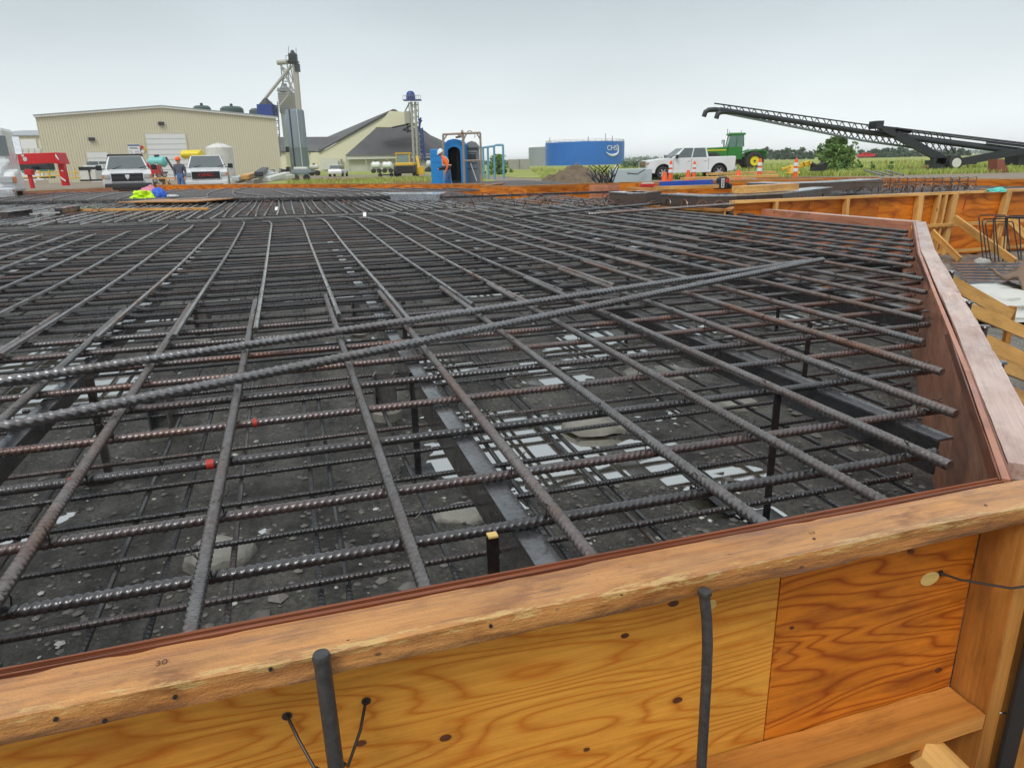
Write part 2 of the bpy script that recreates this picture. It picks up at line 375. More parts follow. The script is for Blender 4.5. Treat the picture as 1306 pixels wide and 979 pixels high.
M['teal'] = plain('teal_poly', (.18, .52, .50), .4)
M['blue_paint'] = plain('blue_paint', (.015, .20, .62), .35, 0, .08, 2)
M['tank_blue'] = plain('tank_blue', (.012, .15, .55), .42, 0, .12, .25, dirt=(.05, .22, .58), dirt_amt=.5)
M['navy'] = plain('navy_paint', (.022, .05, .23), .45, 0, .15)
M['potty_blue'] = plain('toilet_blue', (.015, .23, .60), .45, 0, .1)
M['potty_grey'] = plain('toilet_grey', (.20, .215, .225), .55, 0, .12)
M['siding'] = plain('beige_siding', (.72, .675, .505), .5, 0, .04, .5, dirt=(.64, .60, .45), dirt_amt=.4)
M['siding_dark'] = plain('beige_siding_side', (.60, .565, .42), .5, 0, .05, .5)
M['door_white'] = plain('white_door_panel', (.74, .75, .73), .5, 0, .04, .6)
M['roof_grey'] = plain('grey_metal_roof', (.36, .39, .41), .45, .2)
M['roof_dark'] = plain('dark_shingle_roof', (.075, .074, .078), .8, 0, .3, .12, dirt=(.13, .13, .13), dirt_amt=.8)
M['barn'] = plain('barn_siding', (.72, .68, .51), .6, 0, .06, .2)
M['barn_wall'] = plain('barn_wall', (.55, .55, .47), .7, 0, .1, .4)
M['concrete'] = plain('concrete', (.36, .35, .32), .7, 0, .15, 5, bump=.3, dirt=(.2, .19, .16), dirt_amt=.5)
M['wet_concrete'] = plain('wet_concrete', (.34, .33, .29), .35, 0, .25, 12, bump=.5, dirt=(.15, .14, .115), dirt_amt=.6)
M['galv'] = plain('galvanised', (.30, .31, .31), .45, .5, .12, .5)
M['grey_tank'] = plain('grey_tank', (.20, .24, .28), .75, 0, .15, .2, dirt=(.29, .32, .35), dirt_amt=.5)
M['tower'] = plain('tower_cladding', (.36, .345, .32), .7, 0, .12, .3)
M['tower_low'] = plain('tower_base', (.53, .56, .56), .6, 0, .08, .3)
M['green_dome'] = plain('dark_green_dome', (.06, .09, .085), .45)
M['jd_green'] = plain('tractor_green', (.03, .20, .035), .35, 0, .12, 2)
M['jd_yellow'] = plain('tractor_yellow', (.78, .62, .02), .4)
M['cone'] = plain('cone_orange', (.85, .12, .025), .45)
M['boom'] = plain('boom_steel', (.035, .04, .045), .45, .3)
M['boom_light'] = plain('boom_lattice', (.16, .19, .19), .5, .3)
M['rust_box'] = plain('rusty_red_box', (.19, .055, .03), .75, 0, .25, 3)
M['blanket'] = plain('white_blanket', (.62, .63, .60), .5, 0, .08, 3, bump=.4, dirt=(.4, .36, .28), dirt_amt=.4)
M['burlap'] = plain('brown_tarp', (.20, .135, .09), .6, 0, .2, 6)
M['hivis'] = plain('hi_vis_yellow', (.62, .95, .02), .6, 0, .1, 14, bump=.4)
M['hivis_orange'] = plain('hi_vis_orange', (.95, .15, .02), .65, 0, .08, 14)
M['bag_blue'] = plain('bag_blue', (.03, .12, .62), .5, 0, .15, 10)
M['pink'] = plain('pink_cloth', (.70, .25, .33), .6, 0, .2, 14)
M['teal_cloth'] = plain('teal_cloth', (.12, .58, .50), .6, 0, .1, 8)
M['level_blue'] = plain('level_blue', (.03, .10, .50), .35)
M['foam'] = plain('grey_foam_block', (.45, .52, .53), .7, 0, .05, 2)
M['jeans'] = plain('blue_denim', (.10, .20, .42), .8, 0, .15, 12)
M['skin'] = plain('skin', (.52, .30, .22), .5, 0, .06, 10)
M['sweater'] = plain('grey_sweater', (.10, .11, .14), .8, 0, .12, 10)
M['dirt_pile'] = plain('dirt_heap_soil', (.16, .12, .08), .9, 0, .35, 3, bump=.8)
M['red_print'] = plain('red_print', (.60, .03, .03), .5)
M['blue_print'] = plain('blue_print', (.05, .13, .35), .5)
M['pale_pipe'] = plain('pale_spout', (.42, .40, .35), .5, .2)
M['rusty_pipe'] = plain('weathered_pipe', (.34, .27, .22), .6, .2, .2, 4)
M['blue_pipe'] = plain('pale_blue_pipe', (.13, .33, .47), .5)
M['bark'] = plain('bark', (.09, .07, .05), .9)

def leafmat(name, a, b_):
    m, nt, b = nodes(name); q = NT(nt)
    g = q.n('ShaderNodeNewGeometry').outputs['Random Per Island']
    c = q.ramp(g, [(0, a), (.6, tuple((x + y) / 2 for x, y in zip(a, b_))), (1, b_)])
    q.set(b.inputs['Base Color'], c); b.inputs['Roughness'].default_value = .6; b.inputs['Subsurface Weight'].default_value = 0
    return m
M['leaf'] = leafmat('willow_leaf', (.08, .17, .04), (.30, .45, .14))
M['leaf_far'] = leafmat('far_leaf', (.06, .11, .06), (.12, .18, .095))
M['grass'] = leafmat('grass_blade', (.20, .30, .04), (.50, .50, .14))
M['grass_dry'] = leafmat('dry_grass', (.20, .13, .045), (.42, .30, .12))

def ground_mat():
    m, nt, b = nodes('yard_dirt'); q = NT(nt); v = q.coord('Object')
    c = q.mix(q.noise(v, .35, 5, .6), (.20, .155, .11), (.36, .30, .23))
    c = q.mix(q.ramp(q.noise(v, 3.1, 5, .7), [(.35, 0.0), (.75, .55)]), c, (.15, .13, .10))
    q.set(b.inputs['Base Color'], c); b.inputs['Roughness'].default_value = .85
    q.set(b.inputs['Normal'], q.bump(q.noise(v, 9, 6, .7), .6, .05)); return m
def field_mat():
    m, nt, b = nodes('field_grass'); q = NT(nt); v = q.coord('Object'); vs = q.coord('Object', (.25, 1.4, 1))
    c = q.mix(q.ramp(q.noise(vs, .10, 5, .6), [(.35, 0.0), (.65, 1.0)]), (.24, .33, .05), (.44, .45, .13))
    c = q.mix(q.ramp(q.noise(vs, .045, 4), [(.5, 0.0), (.68, .8)]), c, (.36, .30, .12))
    c = q.mix(1.0, c, q.ramp(q.noise(v, 1.3, 5, .75), [(.3, .6), (.7, 1.25)]), 'MULTIPLY')
    q.set(b.inputs['Base Color'], c); b.inputs['Roughness'].default_value = .9
    q.set(b.inputs['Normal'], q.bump(q.noise(v, 2.5, 6, .7), .8, .3)); return m
def mud_mat(name='pit_mud', dark=(.036, .034, .030), light=(.185, .175, .15)):
    m, nt, b = nodes(name); q = NT(nt); v = q.coord('Object')
    n = q.noise(v, 2.2, 6, .65)
    c = q.mix(q.ramp(n, [(.35, 0.0), (.68, 1.0)]), dark, light)
    c = q.mix(1.0, c, q.ramp(q.noise(v, 55, 4, .7), [(.3, .45), (.7, 1.5)]), 'MULTIPLY')
    vo = q.n('ShaderNodeTexVoronoi', {'Vector': v, 'Scale': 48.0}); spk = q.math('MULTIPLY', q.ramp(vo.outputs['Distance'], [(.12, 1.0), (.2, 0.0)]), q.ramp(vo.outputs['Color'], [(.70, 0.0), (.75, 1.0)]))
    c = q.mix(spk, c, (.30, .29, .26))
    q.set(b.inputs['Base Color'], c)
    q.set(b.inputs['Roughness'], q.n('ShaderNodeMapRange', {0: q.noise(v, 3.3, 5, .6), 1: .38, 2: .62, 3: .14, 4: .68}).outputs[0])
    h = q.math('ADD', q.noise(v, 30, 8, .8), q.math('ADD', q.math('MULTIPLY', vo.outputs['Distance'], -.6), q.math('MULTIPLY', q.noise(v, 140, 3, .7), .5)))
    b.inputs['Specular IOR Level'].default_value = .8; q.set(b.inputs['Normal'], q.bump(h, 1.0, .02)); return m
def water_mat():
    m, nt, b = nodes('puddle_water'); q = NT(nt); v = q.coord('Object')
    q.set(b.inputs['Base Color'], q.mix(q.noise(v, 3), (.10, .092, .062), (.15, .14, .10)))
    b.inputs['Roughness'].default_value = .03; b.inputs['IOR'].default_value = 1.5
    bmp = q.bump(q.noise(v, 5, 2), .02, .01); q.set(b.inputs['Normal'], bmp)
    gl = q.n('ShaderNodeBsdfGlossy', {'Color': (.95, .95, .95, 1), 'Roughness': .03, 'Normal': bmp})
    lw = q.n('ShaderNodeLayerWeight', {'Blend': .55}).outputs['Fresnel']
    ms = q.n('ShaderNodeMixShader', {0: q.ramp(lw, [(.0, .08), (1.0, .66)]), 1: b.outputs[0], 2: gl.outputs[0]})
    nt.links.new(ms.outputs[0], [x for x in nt.nodes if x.type == 'OUTPUT_MATERIAL'][0].inputs[0]); return m
M['ground'] = ground_mat(); M['field'] = field_mat(); M['mud'] = mud_mat(); M['water'] = water_mat()
M['wetmud'] = mud_mat('outer_mud', (.11, .098, .085), (.30, .275, .235))
M['stone'] = plain('pebble', (.17, .16, .145), .6, 0, .5, 20)
M['chip'] = plain('pale_chip', (.55, .55, .50), .6)

# ================================================================== SETTING: ground, field, pit, water
def hgt(x, y):
    lim = 24 if x > 1 else 27
    return 0.0 if y > lim + 3 else (-.42 if y < lim else -.42 * (lim + 3 - y) / 3)
def axis(lo, hi, c0, c1, step):
    a = [c0 + step * i for i in range(int((c1 - c0) / step) + 1)]; s = step; x = a[-1]
    while x < hi: s *= 1.45; x = min(hi, x + s); a.append(x)
    s = step; x = a[0]; b = []
    while x > lo: s *= 1.45; x = max(lo, x - s); b.append(x)
    return b[::-1] + a
gx, gy = axis(-4000, 4000, -40, 40, 2.0), axis(-60, 5000, -10, 60, 1.5)
g = MB(); g.v = [Vector((x, y, hgt(x, y))) for y in gy for x in gx]; nx = len(gx)
g.f = [(j * nx + i, j * nx + i + 1, (j + 1) * nx + i + 1, (j + 1) * nx + i) for j in range(len(gy) - 1) for i in range(nx - 1)]; g.m = [0] * len(g.f)
structure('ground', g, M['ground'], smooth=True)
# grass field: right of the yard out to the horizon, and the strip in the middle behind the pour
fld = MB()
def gp(px, py, z=.004): return at(px, py, z)
def strip(edge_near, far_pts):
    fld.add(edge_near + far_pts[::-1], [tuple(range(len(edge_near) + len(far_pts)))])
near = [Vector((1.5, 62, .02)), Vector((9, 50, .02)), Vector((16, 47, .02)), Vector((26, 46, .02)), Vector((45, 50, .02)), Vector((120, 70, .02)), Vector((3900, 300, .02))]
strip(near, [Vector((-30, 210, .02)), Vector((-2800, 4900, .02)), Vector((2000, 4900, .02)), Vector((3900, 4900, .02))])
structure('field', fld, M['field'])
fld = MB()
strip([Vector((-15.5, 46, .02)), Vector((-8, 43, .02)), Vector((-1.4, 43, .02)), Vector((-.2, 50, .02))], [Vector((-24, 74, .02)), Vector((-14, 78, .02)), Vector((-6, 72, .02)), Vector((-1.8, 62, .02))])
structure('grass_verge', fld, M['field'])
fld = MB()
strip([Vector((-60, 130, .02)), Vector((-10, 105, .02))], [Vector((-160, 700, .02)), Vector((-30, 700, .02))])
structure('far_lawn', fld, M['field'])

def pitsheet(name, x0, x1, y0, y1, st, fn, keep, mat_):
    xs = int((x1 - x0) / st) + 1; ys = int((y1 - y0) / st) + 1; vs = []; fs = []
    for j in range(ys):
        for i in range(xs):
            x, y = x0 + i * st, y0 + j * st; vs.append((x, y, fn(x, y)))
    for j in range(ys - 1):
        for i in range(xs - 1):
            x, y = x0 + (i + .5) * st, y0 + (j + .5) * st
            if keep(x, y): a = j * xs + i; fs.append((a, a + 1, a + xs + 1, a + xs))
    used = sorted({i for q in fs for i in q}); mp = {k: n for n, k in enumerate(used)}
    mb = MB(); mb.v = [Vector(vs[k]) for k in used]; mb.f = [tuple(mp[i] for i in q) for q in fs]; mb.m = [0] * len(fs)
    return structure(name, mb, mat_, smooth=True)
def touv(x, y): return x * TU.x + y * TU.y, x * LV.x + y * LV.y
PUD = [(612, 535, .24), (665, 575, .26), (575, 590, .16), (720, 600, .20), (860, 600, .16), (905, 645, .12), (760, 440, .42), (700, 480, .28), (560, 470, .3), (335, 672, .05),
       (960, 600, .12), (985, 650, .12), (1110, 560, .16), (150, 470, .4), (60, 520, .3), (900, 470, .3), (1000, 410, .35), (440, 430, .4), (640, 640, .12), (1090, 610, .1), (860, 420, .4)]
PUD = [(at(a, b, 0), r) for a, b, r in PUD]
def mudz(x, y):
    z = .012 + .030 * noise.noise(Vector((x * 1.1, y * 1.1, 3))) + .020 * noise.noise(Vector((x * 3.3, y * 3.3, 7))) + .011 * noise.noise(Vector((x * 9, y * 9, 1))) + .010 * noise.noise(Vector((x * 22, y * 22, 5))) + .006 * abs(noise.noise(Vector((x * 45, y * 45, 8))))
    for p, r in PUD:
        d2 = ((x - p.x) ** 2 + (y - p.y) ** 2) / (r * r)
        if d2 < 5: z -= .045 * math.exp(-d2)
    return z
NX0, NX1, NY0, NY1 = -2.8, 3.8, .85, 6.6
def inpit(x, y):
    u, v = touv(x, y); return v > .985 and u - v < .40 and u < 6.18
pitsheet('pit_floor', NX0, NX1, NY0, NY1, .02, mudz, inpit, M['mud'])
pitsheet('pit_floor', -16, 20, .5, 29, .5, lambda x, y: (-.06 if NX0 - .3 < x < NX1 + .3 and y < NY1 + .3 else .01 * noise.noise(Vector((x, y, 0)))),
         lambda x, y: touv(x, y)[1] > 1.0 and (inpit(x, y) or touv(x, y)[1] > 8.7) and not (NX0 + .3 < x < NX1 - .3 and y < NY1 - .3), M['mud'])
wm = MB(); wm.poly([guv(-3.1, 1.0, -.012), guv(1.36, 1.0, -.012), guv(6.1, 5.8, -.012), guv(6.1, 7.6, -.012), guv(-3.1, 7.6, -.012)])
structure('puddle_water', wm, M['water'])
def outz(x, y):
    return -.25 + .05 * noise.noise(Vector((x * 1.2, y * 1.2, 13))) + .02 * noise.noise(Vector((x * 5, y * 5, 17))) + .01 * noise.noise(Vector((x * 15, y * 15, 17)))
pitsheet('outer_mud', .6, 14, -.5, 13.2, .07, outz, lambda x, y: touv(x, y)[0] - touv(x, y)[1] > .45 and touv(x, y)[1] < 8.28 and touv(x, y)[1] > -2, M['wetmud'])

# loose stones on the mud (nobody could count them)
st = MB()
ico = [(0, 0, 1), (.9, 0, .3), (.28, .85, .3), (-.72, .53, .3), (-.72, -.53, .3), (.28, -.85, .3), (0, 0, -.6)]
icf = [(0, 1, 2), (0, 2, 3), (0, 3, 4), (0, 4, 5), (0, 5, 1), (6, 2, 1), (6, 3, 2), (6, 4, 3), (6, 5, 4), (6, 1, 5)]
for k in range(9500):
    u = random.uniform(-2.6, 5); v = random.uniform(1.02, 5.2) if k % 3 else random.uniform(1.02, 2.4)
    p = guv(u, v)
    if not (inpit(p.x, p.y) and NX0 < p.x < NX1): continue
    z = mudz(p.x, p.y)
    if z < -.008: continue
    s = random.choice((.004, .005, .007, .009, .012)) * random.uniform(.7, 1.3); a = random.random() * 6.3
    if random.random() < .012: s = random.uniform(.02, .035)
    st.add([(p.x + s * (x * math.cos(a) - y * 1.3 * math.sin(a)), p.y + s * (x * math.sin(a) + y * 1.3 * math.cos(a)), z + s * zz * .8) for x, y, zz in ico], icf, 1 if random.random() < .07 else 0)
for k in range(1500):
    x = random.uniform(1.2, 9); y = random.uniform(.8, 9.5); u, v = touv(x, y)
    if u - v < .6 or v > 8: continue
    z = outz(x, y); s = random.choice((.008, .012, .02)) * random.uniform(.7, 1.4)
    st.add([(x + s * a, y + s * b, z + s * c * .8) for a, b, c in ico], icf, 0)
structure('gravel', st, [M['stone'], M['chip']], kind='stuff')

# ================================================================== FORMWORK
def corner_t(t): return 1.39 + t, 1.0 + t * 1.019           # along the skewed right form, in grid coordinates
# ---- front form
ff = thing('formwork_wall', guv(0, .93, -.3), 'long orange plywood form with a worn flat timber top running across the front', 'formwork')
board('top_plate', guv(-2.55, .936, .521), guv(1.47, .936, .521), .094, .038, M['plate_wood'], ff, seg=300, jit=.006, bev=0)
board('top_plate', guv(-6.6, .936, .521), guv(-2.553, .936, .521), .094, .038, M['plate_wood'], ff, seg=80, jit=.0035, bev=0)
for k, (a, b, mt) in enumerate(((-1.62, .835, 'ply_left'), (.838, 1.335, 'ply_right'), (-4.06, -1.623, 'ply_left'), (-6.5, -4.063, 'ply_left'))):
    board('plywood_panel', guv(a, .992, .10), guv(b, .992, .10), .016, .80, M[mt], ff, bev=.001)
for v_, z_ in ((.9865, .535), (.9925, .539), (1.0015, .535), (1.0065, .540)):                      # the plies that show along the inner edge
    h_ = .28 if v_ > 1 else .036; board('ply_edge', guv(-4.06, v_, z_ - h_ / 2), guv(1.385, v_, z_ - h_ / 2), .0045, h_, M['ply_edge'], ff, seg=90, jit=.0015, bev=0)
board('waler', guv(-4, .9355, .0195), guv(1.33, .9355, .0195), .093, .038, M['lumber_brown'], ff, seg=120, jit=.003, bev=0)
board('end_stud', guv(1.355, .936, -.3), guv(1.355, .936, .501), .038, .092, M['lumber_brown'], ff, up=LV, seg=20, jit=.002, bev=0)
board('diagonal_brace', guv(1.17, .90, -.005), guv(1.42, .52, -.3), .09, .038, M['lumber'], ff, seg=16, jit=.003, bev=0)
for (u, z, r) in ((1.215, .345, .02), (.684, .403, .010)):           # pale patches let into the plywood
    mb = MB(); mb.lathe([(0, -.0016), (r, -.0016), (r * .96, .001), (0, .001)], n=18, axis='Y')
    for p in mb.v: p.x *= 1.25 if r > .015 else 1; p.z *= .8 if r > .015 else 1.1
    o = part('wood_patch', mb, M['patch'], ff); o.location = guv(u, .983, z) - ff.location; o.rotation_euler = (0, 0, -GA)
mb = MB()
for px, py in ((71, 917), (345, 853), (223, 889), (137, 935), (626, 798), (793, 719), (1058, 700), (983, 718)):
    u, z = pv(px, py, .889); c = guv(u, .8885, min(max(z, .508), .534)); mb.tube([c + LV * .004, c - LV * .0005], .0030, 8)
for u, v in ((-.33, .93), (.02, .91), (.42, .95), (.85, .925), (1.12, .95), (1.25, .92)): c = guv(u, v, .539); mb.tube([c, c + UP * .0022], .0028, 8)
part('nail_head', mb, M['black'], ff, world=True)['kind'] = 'stuff'
for px, py, r in ((859, 769, .008), (797, 810, .006), (864, 892, .008), (568, 940, .008), (460, 947, .007), (1162, 703, .006), (1197, 854, .007), (748, 955, .005), (1010, 800, .004)):
    u, z = pv(px, py, .983); mb = MB(); mb.lathe([(0, -.0012), (r, -.0012), (r * .9, .0008), (0, .0008)], n=12, axis='Y')
    mb.v = [Vector((p.x * 1.35, p.y, p.z * .8)) for p in mb.v]; o = part('knot', mb, M['knot'], ff); o.location = guv(u, .983, z) - ff.location; o.rotation_euler = (0, 0, -GA)
nl = MB(); nl.tube([guv(1.336, .905, .035), guv(1.39, .885, .03)], .0022, 8); nl.tube([guv(1.39, .885, .03), guv(1.3925, .884, .03)], .005, 10); part('bent_nail', nl, M['chrome'], ff, world=True)
# pencilled layout numbers on the plate
for u, s, b_ in ((-.235, '30', .018), (.165, '10', .017), (.49, '30', .016), (.86, '10', .016)):
    t_ = text('pencil_mark', s, b_ * .9, M['knot'], ff, guv(u, .945, .5408) - ff.location, (0, 0, -GA + .1), .0001)
# ---- right skewed form
rf = thing('formwork_wall', guv(4.1, 3.5, -.3), 'reddish plywood form with a pale wet timber top slanting back along the right', 'formwork')
def rpt(t, off=0.0, z=0.0):
    u, v = corner_t(t); bow = .035 * math.sin(math.pi * min(1, max(0, (t - 1.0) / 3.7))); k = (off - bow) * .7071
    return guv(u + k, v - k, z)
for a, b in ((.075, 1.13), (1.134, 3.0), (3.004, 4.8)):
    board('top_plate', rpt(a, .068, .521), rpt(b, .068, .521), .092, .038, M['plate_pale'], rf, seg=int(60 * (b - a)), jit=.003, bev=0)
for k, (a, b) in enumerate(((.004, .62), (.623, 1.72), (1.723, 2.9), (2.903, 4.77))):
    board('plywood_panel', rpt(a, .009, .12), rpt(b, .009, .12), .016, .838, M['ply_red'], rf, bev=.001)
for o_, z_ in ((-.0025, .536), (.0195, .540)):
    for a, b in ((.004, 1.13), (1.134, 3.0), (3.004, 4.77)):
        board('ply_edge', rpt(a, o_, z_ - .02), rpt(b, o_, z_ - .02), .004, .04, M['ply_edge'], rf, seg=40, jit=.002, bev=0)
for t in (.7, 1.5, 2.3, 3.2, 4.1): board('stud', rpt(t, .065, -.3), rpt(t, .065, .50), .038, .086, M['lumber'], rf, up=rpt(1, 1) - rpt(1, 0))
board('end_panel', rpt(-.02, .12, -.3), rpt(-.02, .12, .50), .02, .16, M['lumber_brown'], rf, up=rpt(1, 1) - rpt(1, 0))
# ---- short form at the back right corner and the long form behind it
cf = thing('formwork_wall', guv(6.25, 7.0, -.3), 'short dark red plywood form standing behind the bar ends at the back right corner', 'formwork')
board('plywood_panel', guv(6.175, 5.9, .11), guv(6.175, 7.1, .11), .018, .86, M['ply_red'], cf)
board('plywood_panel', guv(6.175, 7.103, .11), guv(6.175, 8.42, .11), .018, .86, M['ply_red'], cf)
board('top_plate', guv(6.235, 5.87, .522), guv(6.235, 8.42, .522), .10, .038, M['plate_pale'], cf, seg=30, jit=.003, bev=0)
for v in (6.4, 7.2, 8.0): board('stud', guv(6.225, v, -.3), guv(6.225, v, .5), .038, .085, M['lumber'], cf, up=TU)
bf = thing('formwork_wall', guv(9, 8.45, -.3), 'long bright orange plywood form with upright studs and braces behind the right form', 'formwork')
us = [5.75, 6.95, 8.15, 9.35, 10.6, 13, 15.4, 17.8]
for a, b in zip(us, us[1:]): board('plywood_panel', guv(a + .002, 8.40, .18), guv(b - .002, 8.40, .18), .018, .90, M['ply_far'], bf)
board('top_plate', guv(5.7, 8.385, .649), guv(10, 8.385, .649), .13, .034, M['lumber'], bf, seg=30, jit=.004, bev=0)
board('top_plate', guv(10.003, 8.385, .649), guv(17.8, 8.385, .649), .13, .034, M['lumber'], bf, seg=30, jit=.004, bev=0)
for px, lean, w_ in ((990, 0, .038), (1080, .0, .05), (1173, .02, .09), (1197, .10, .038), (1205, .10, .038), (1217, .12, .09), (1284, .14, .09), (1400, 0, .05), (1520, 0, .05)):
    u = pv(px, 252, 8.34)[0]; board('stud', guv(u - lean, 8.30, -.28), guv(u, 8.345, .63), w_, .085, M['lumber'], bf, up=LV)
board('waler', guv(8.2, 8.27, .20), guv(17, 8.27, .20), .03, .05, M['lumber'], bf)
board('waler', guv(8.1, 8.30, -.2), guv(17, 8.30, -.2), .03, .05, M['lumber'], bf)
board('brace', guv(pv(1216, 283, 8.2)[0], 8.2, .30), at(1294, 334, -.22), .04, .10, M['lumber'], bf)
board('brace', guv(pv(1188, 300, 8.2)[0], 8.2, .12), at(1224, 331, -.22), .035, .085, M['lumber'], bf)
board('brace', guv(pv(1284, 290, 8.2)[0], 8.2, .25), at(1325, 318, -.22), .04, .10, M['lumber'], bf)
board('block', guv(pv(1278, 320, 8.2)[0], 8.2, -.24), guv(pv(1278, 320, 8.2)[0], 8.2, -.02), .06, .12, M['lumber'], bf)
mb = MB(); mb.slab([guv(9.72, 8.389, .38), guv(9.745, 8.389, .38), guv(9.775, 8.389, .58), guv(9.75, 8.389, .58)], .002); part('red_paint_mark', mb, M['tape'], bf, world=True)

# kickers and stakes outside the right form
nrm = (rpt(1, 1) - rpt(1, 0)).normalized()
KN = ('farthest', 'second farthest', 'middle', 'second nearest', 'nearest')
for k, (a, b, z0, z1, tt) in enumerate((((1204, 355), (1288, 402), .40, .10, .085), ((1228, 391), (1340, 438), .40, .10, .065), ((1246, 432), (1340, 475), .38, .12, .07), ((1258, 458), (1345, 494), .36, .08, .055), ((1272, 497), (1345, 530), .36, .10, .065))):
    p0, p1 = at(*a, z0), at(*b, z1)
    board('kicker_board', p0, p1, .036, tt, M['lumber'], None, label='timber kicker board sloping down from the right form, %s of five' % KN[k], cat='brace', group='kicker boards outside the right form', seg=12, jit=.002, bev=0)
    board('wood_stake', (p1.x + .03, p1.y + .03, -.4), (p1.x + .03, p1.y + .03, p1.z + .06), .04, .04, M['lumber_brown'], None, label='squared wooden stake at the lower end of the %s kicker board' % KN[k], cat='stake', group='wooden stakes at the kickers')
for k, (px, py) in enumerate(((1214, 347), (1236, 386), (1256, 417), (1276, 463))):
    q = at(px, py, .46); s_ = MB(); s_.tube([(q.x, q.y, -.3), (q.x, q.y, .46)], .014, 10); s_.tube([(q.x, q.y, .46), (q.x, q.y, .468)], [.024, .020], 10)
    single('steel_stake', s_, M['black_steel'], 'dark steel stake standing outside the right form beside its kicker boards, %s of four' % ('farthest', 'second farthest', 'second nearest', 'nearest')[k], 'stake', 'steel stakes along the forms', smooth=True)
# the two round steel stakes in front of the front form
for u, v, top, r, lab, bend in ((-.019, .872, .553, .0118, 'round steel stake with a flattened head at the lower left, front of the timber top', 0), (.603, .868, .512, .0092, 'bent slim steel stake driven close under the timber top, right of the centre', 1)):
    s_ = MB(); pts = [guv(u + .012, v, -.45), guv(u + .006, v, .1), guv(u + .002, v, .35)]
    if bend: pts += [guv(u - .001, v, .42), guv(u - .006, v, .47), guv(u - .012, v + .002, top)]
    else: pts += [guv(u, v, top - .01)]
    s_.tube(pts, r, 14)
    e = pts[-1]; s_.tube([e, e + UP * .006, e + UP * .012], [r * 1.0, r * 1.12, r * .95] if not bend else [r, r * 1.3, r * 1.2], 14)
    single('steel_stake', s_, M['stake'], lab, 'stake', 'steel stakes along the forms', smooth=True)
s_ = MB(); c = guv(1.405, .875, -.45); s_.box((c.x, c.y, .0), (.05, .010, .84), rz=-GA); single('steel_stake', s_, M['black'], 'flat black strip standing in for the shadowed gap beside the right end stud', 'stake', 'steel stakes along the forms', bevel=.002)  # black strip added to paint the dark shadow gap at the form corner
# form tie wires
def wire(pts, lab, r=.0026):
    w_ = MB(); w_.tube(pts, r, 8); return single('tie_wire', w_, M['wire'], lab, 'wire', None, smooth=True)
wa, wb = pv(366, 912, .984), pv(467, 893, .984)
wire([guv(wa[0], .984, wa[1]), guv(wa[0] + .004, .972, wa[1] - .002), guv(wa[0] + .015, .95, wa[1] - .022), guv(wa[0] + .035, .91, wa[1] - .045), guv(-.045, .88, .355), guv(-.022, .855, .352)], 'dark tie wire hooked into the plywood left of the left steel stake')
wire([guv(wb[0], .984, wb[1]), guv(wb[0] - .004, .972, wb[1] - .002), guv(wb[0] - .015, .95, wb[1] - .025), guv(wb[0] - .04, .91, wb[1] - .05), guv(-.005, .875, .355), guv(-.016, .853, .35)], 'dark tie wire hooked into the plywood right of the left steel stake')
wire([guv(1.243, .983, .352), guv(1.262, .95, .352), guv(1.31, .88, .365), guv(1.37, .86, .375), guv(1.6, .80, .38)], 'tie wire running from the right plywood panel past the end stud')
for u, hz in ((wa[0], wa[1]), (wb[0], wb[1]), (1.243, .352)):
    h_ = MB(); h_.lathe([(0, -.001), (.008, -.001), (.006, .001), (0, .001)], n=10, axis='Y'); o = part('tie_hole', h_, M['black'], ff); o.location = guv(u, .9834, hz) - ff.location; o.rotation_euler = (0, 0, -GA)

# ================================================================== REINFORCEMENT
def ribbed(name, r, length, period, slant=.8, n=10, h=.14):
    """bar along +X with raised slanting ribs and two lengthwise ribs"""
    vs = []; fs = []; rings = []; x = 0.0
    while x < length:
        rings += [(x, 0), (x + period * .52, 0), (x + period * .64, 1), (x + period * .88, 1)]; x += period
    rings.append((length, 0))
    for i, (x, k) in enumerate(rings):
        end = i == 0 or i == len(rings) - 1
        for j in range(n):
            q = 2 * math.pi * j / n
            rr = r * (1 + h * k)
            if j in (0, n // 2): rr = max(rr, r * (1 + h * .9))
            sx = 0 if end else slant * period * (math.sin(q) * .5 + .12 * math.sin(2 * q))
            vs.append((min(max(x + sx, 0), length), rr * math.cos(q), rr * math.sin(q)))
    for i in range(len(rings) - 1):
        for j in range(n):
            a, b = i * n + j, i * n + (j + 1) % n; fs.append((a, b, b + n, a + n))
    b = len(vs); L0 = (len(rings) - 1) * n; vs += vs[:n] + vs[L0:L0 + n]; fs.append(tuple(range(b, b + n))[::-1]); fs.append(tuple(range(b + n, b + 2 * n)))
    me = bpy.data.meshes.new(name); me.from_pydata(vs, [], fs)
    me.polygons.foreach_set('use_smooth', [True] * (len(fs) - 2) + [False] * 2); me.update(); return me
def barmesh(name, r, length, seg=1, fn=None, n=7):
    mb = MB(); mb.tube([Vector((length * i / seg, 0, 0)) + (fn(length * i / seg) if fn else Vector()) for i in range(seg + 1)], r, n)
    return mb.mesh(name, M['rebar_far'], smooth=True)
def put(name, me, p0, p1, lab, group, cat='rebar', roll=None, mat_=None):
    o = bpy.data.objects.new(name, me); COL.objects.link(o)
    X = (Vector(p1) - Vector(p0)).normalized(); Y = UP.cross(X).normalized(); Z = X.cross(Y)
    R = Matrix((X, Y, Z)).transposed()
    if roll is not None: R = R @ Matrix.Rotation(roll, 3, 'X')
    Mx = R.to_4x4(); Mx.translation = p0; o.matrix_world = Mx
    return tag(o, lab, cat, group)
rL, rT, rB = .0126, .0117, .0092
ZL, ZT = .485, .454
near_L = ribbed('ribbed_bar', rL, 3.2, .0175); near_L.materials.append(M['rebar'])
near_T = ribbed('ribbed_cross_bar', rT, 5.4, .0165, slant=1.3, h=.115); near_T.materials.append(M['rebar_cross'])
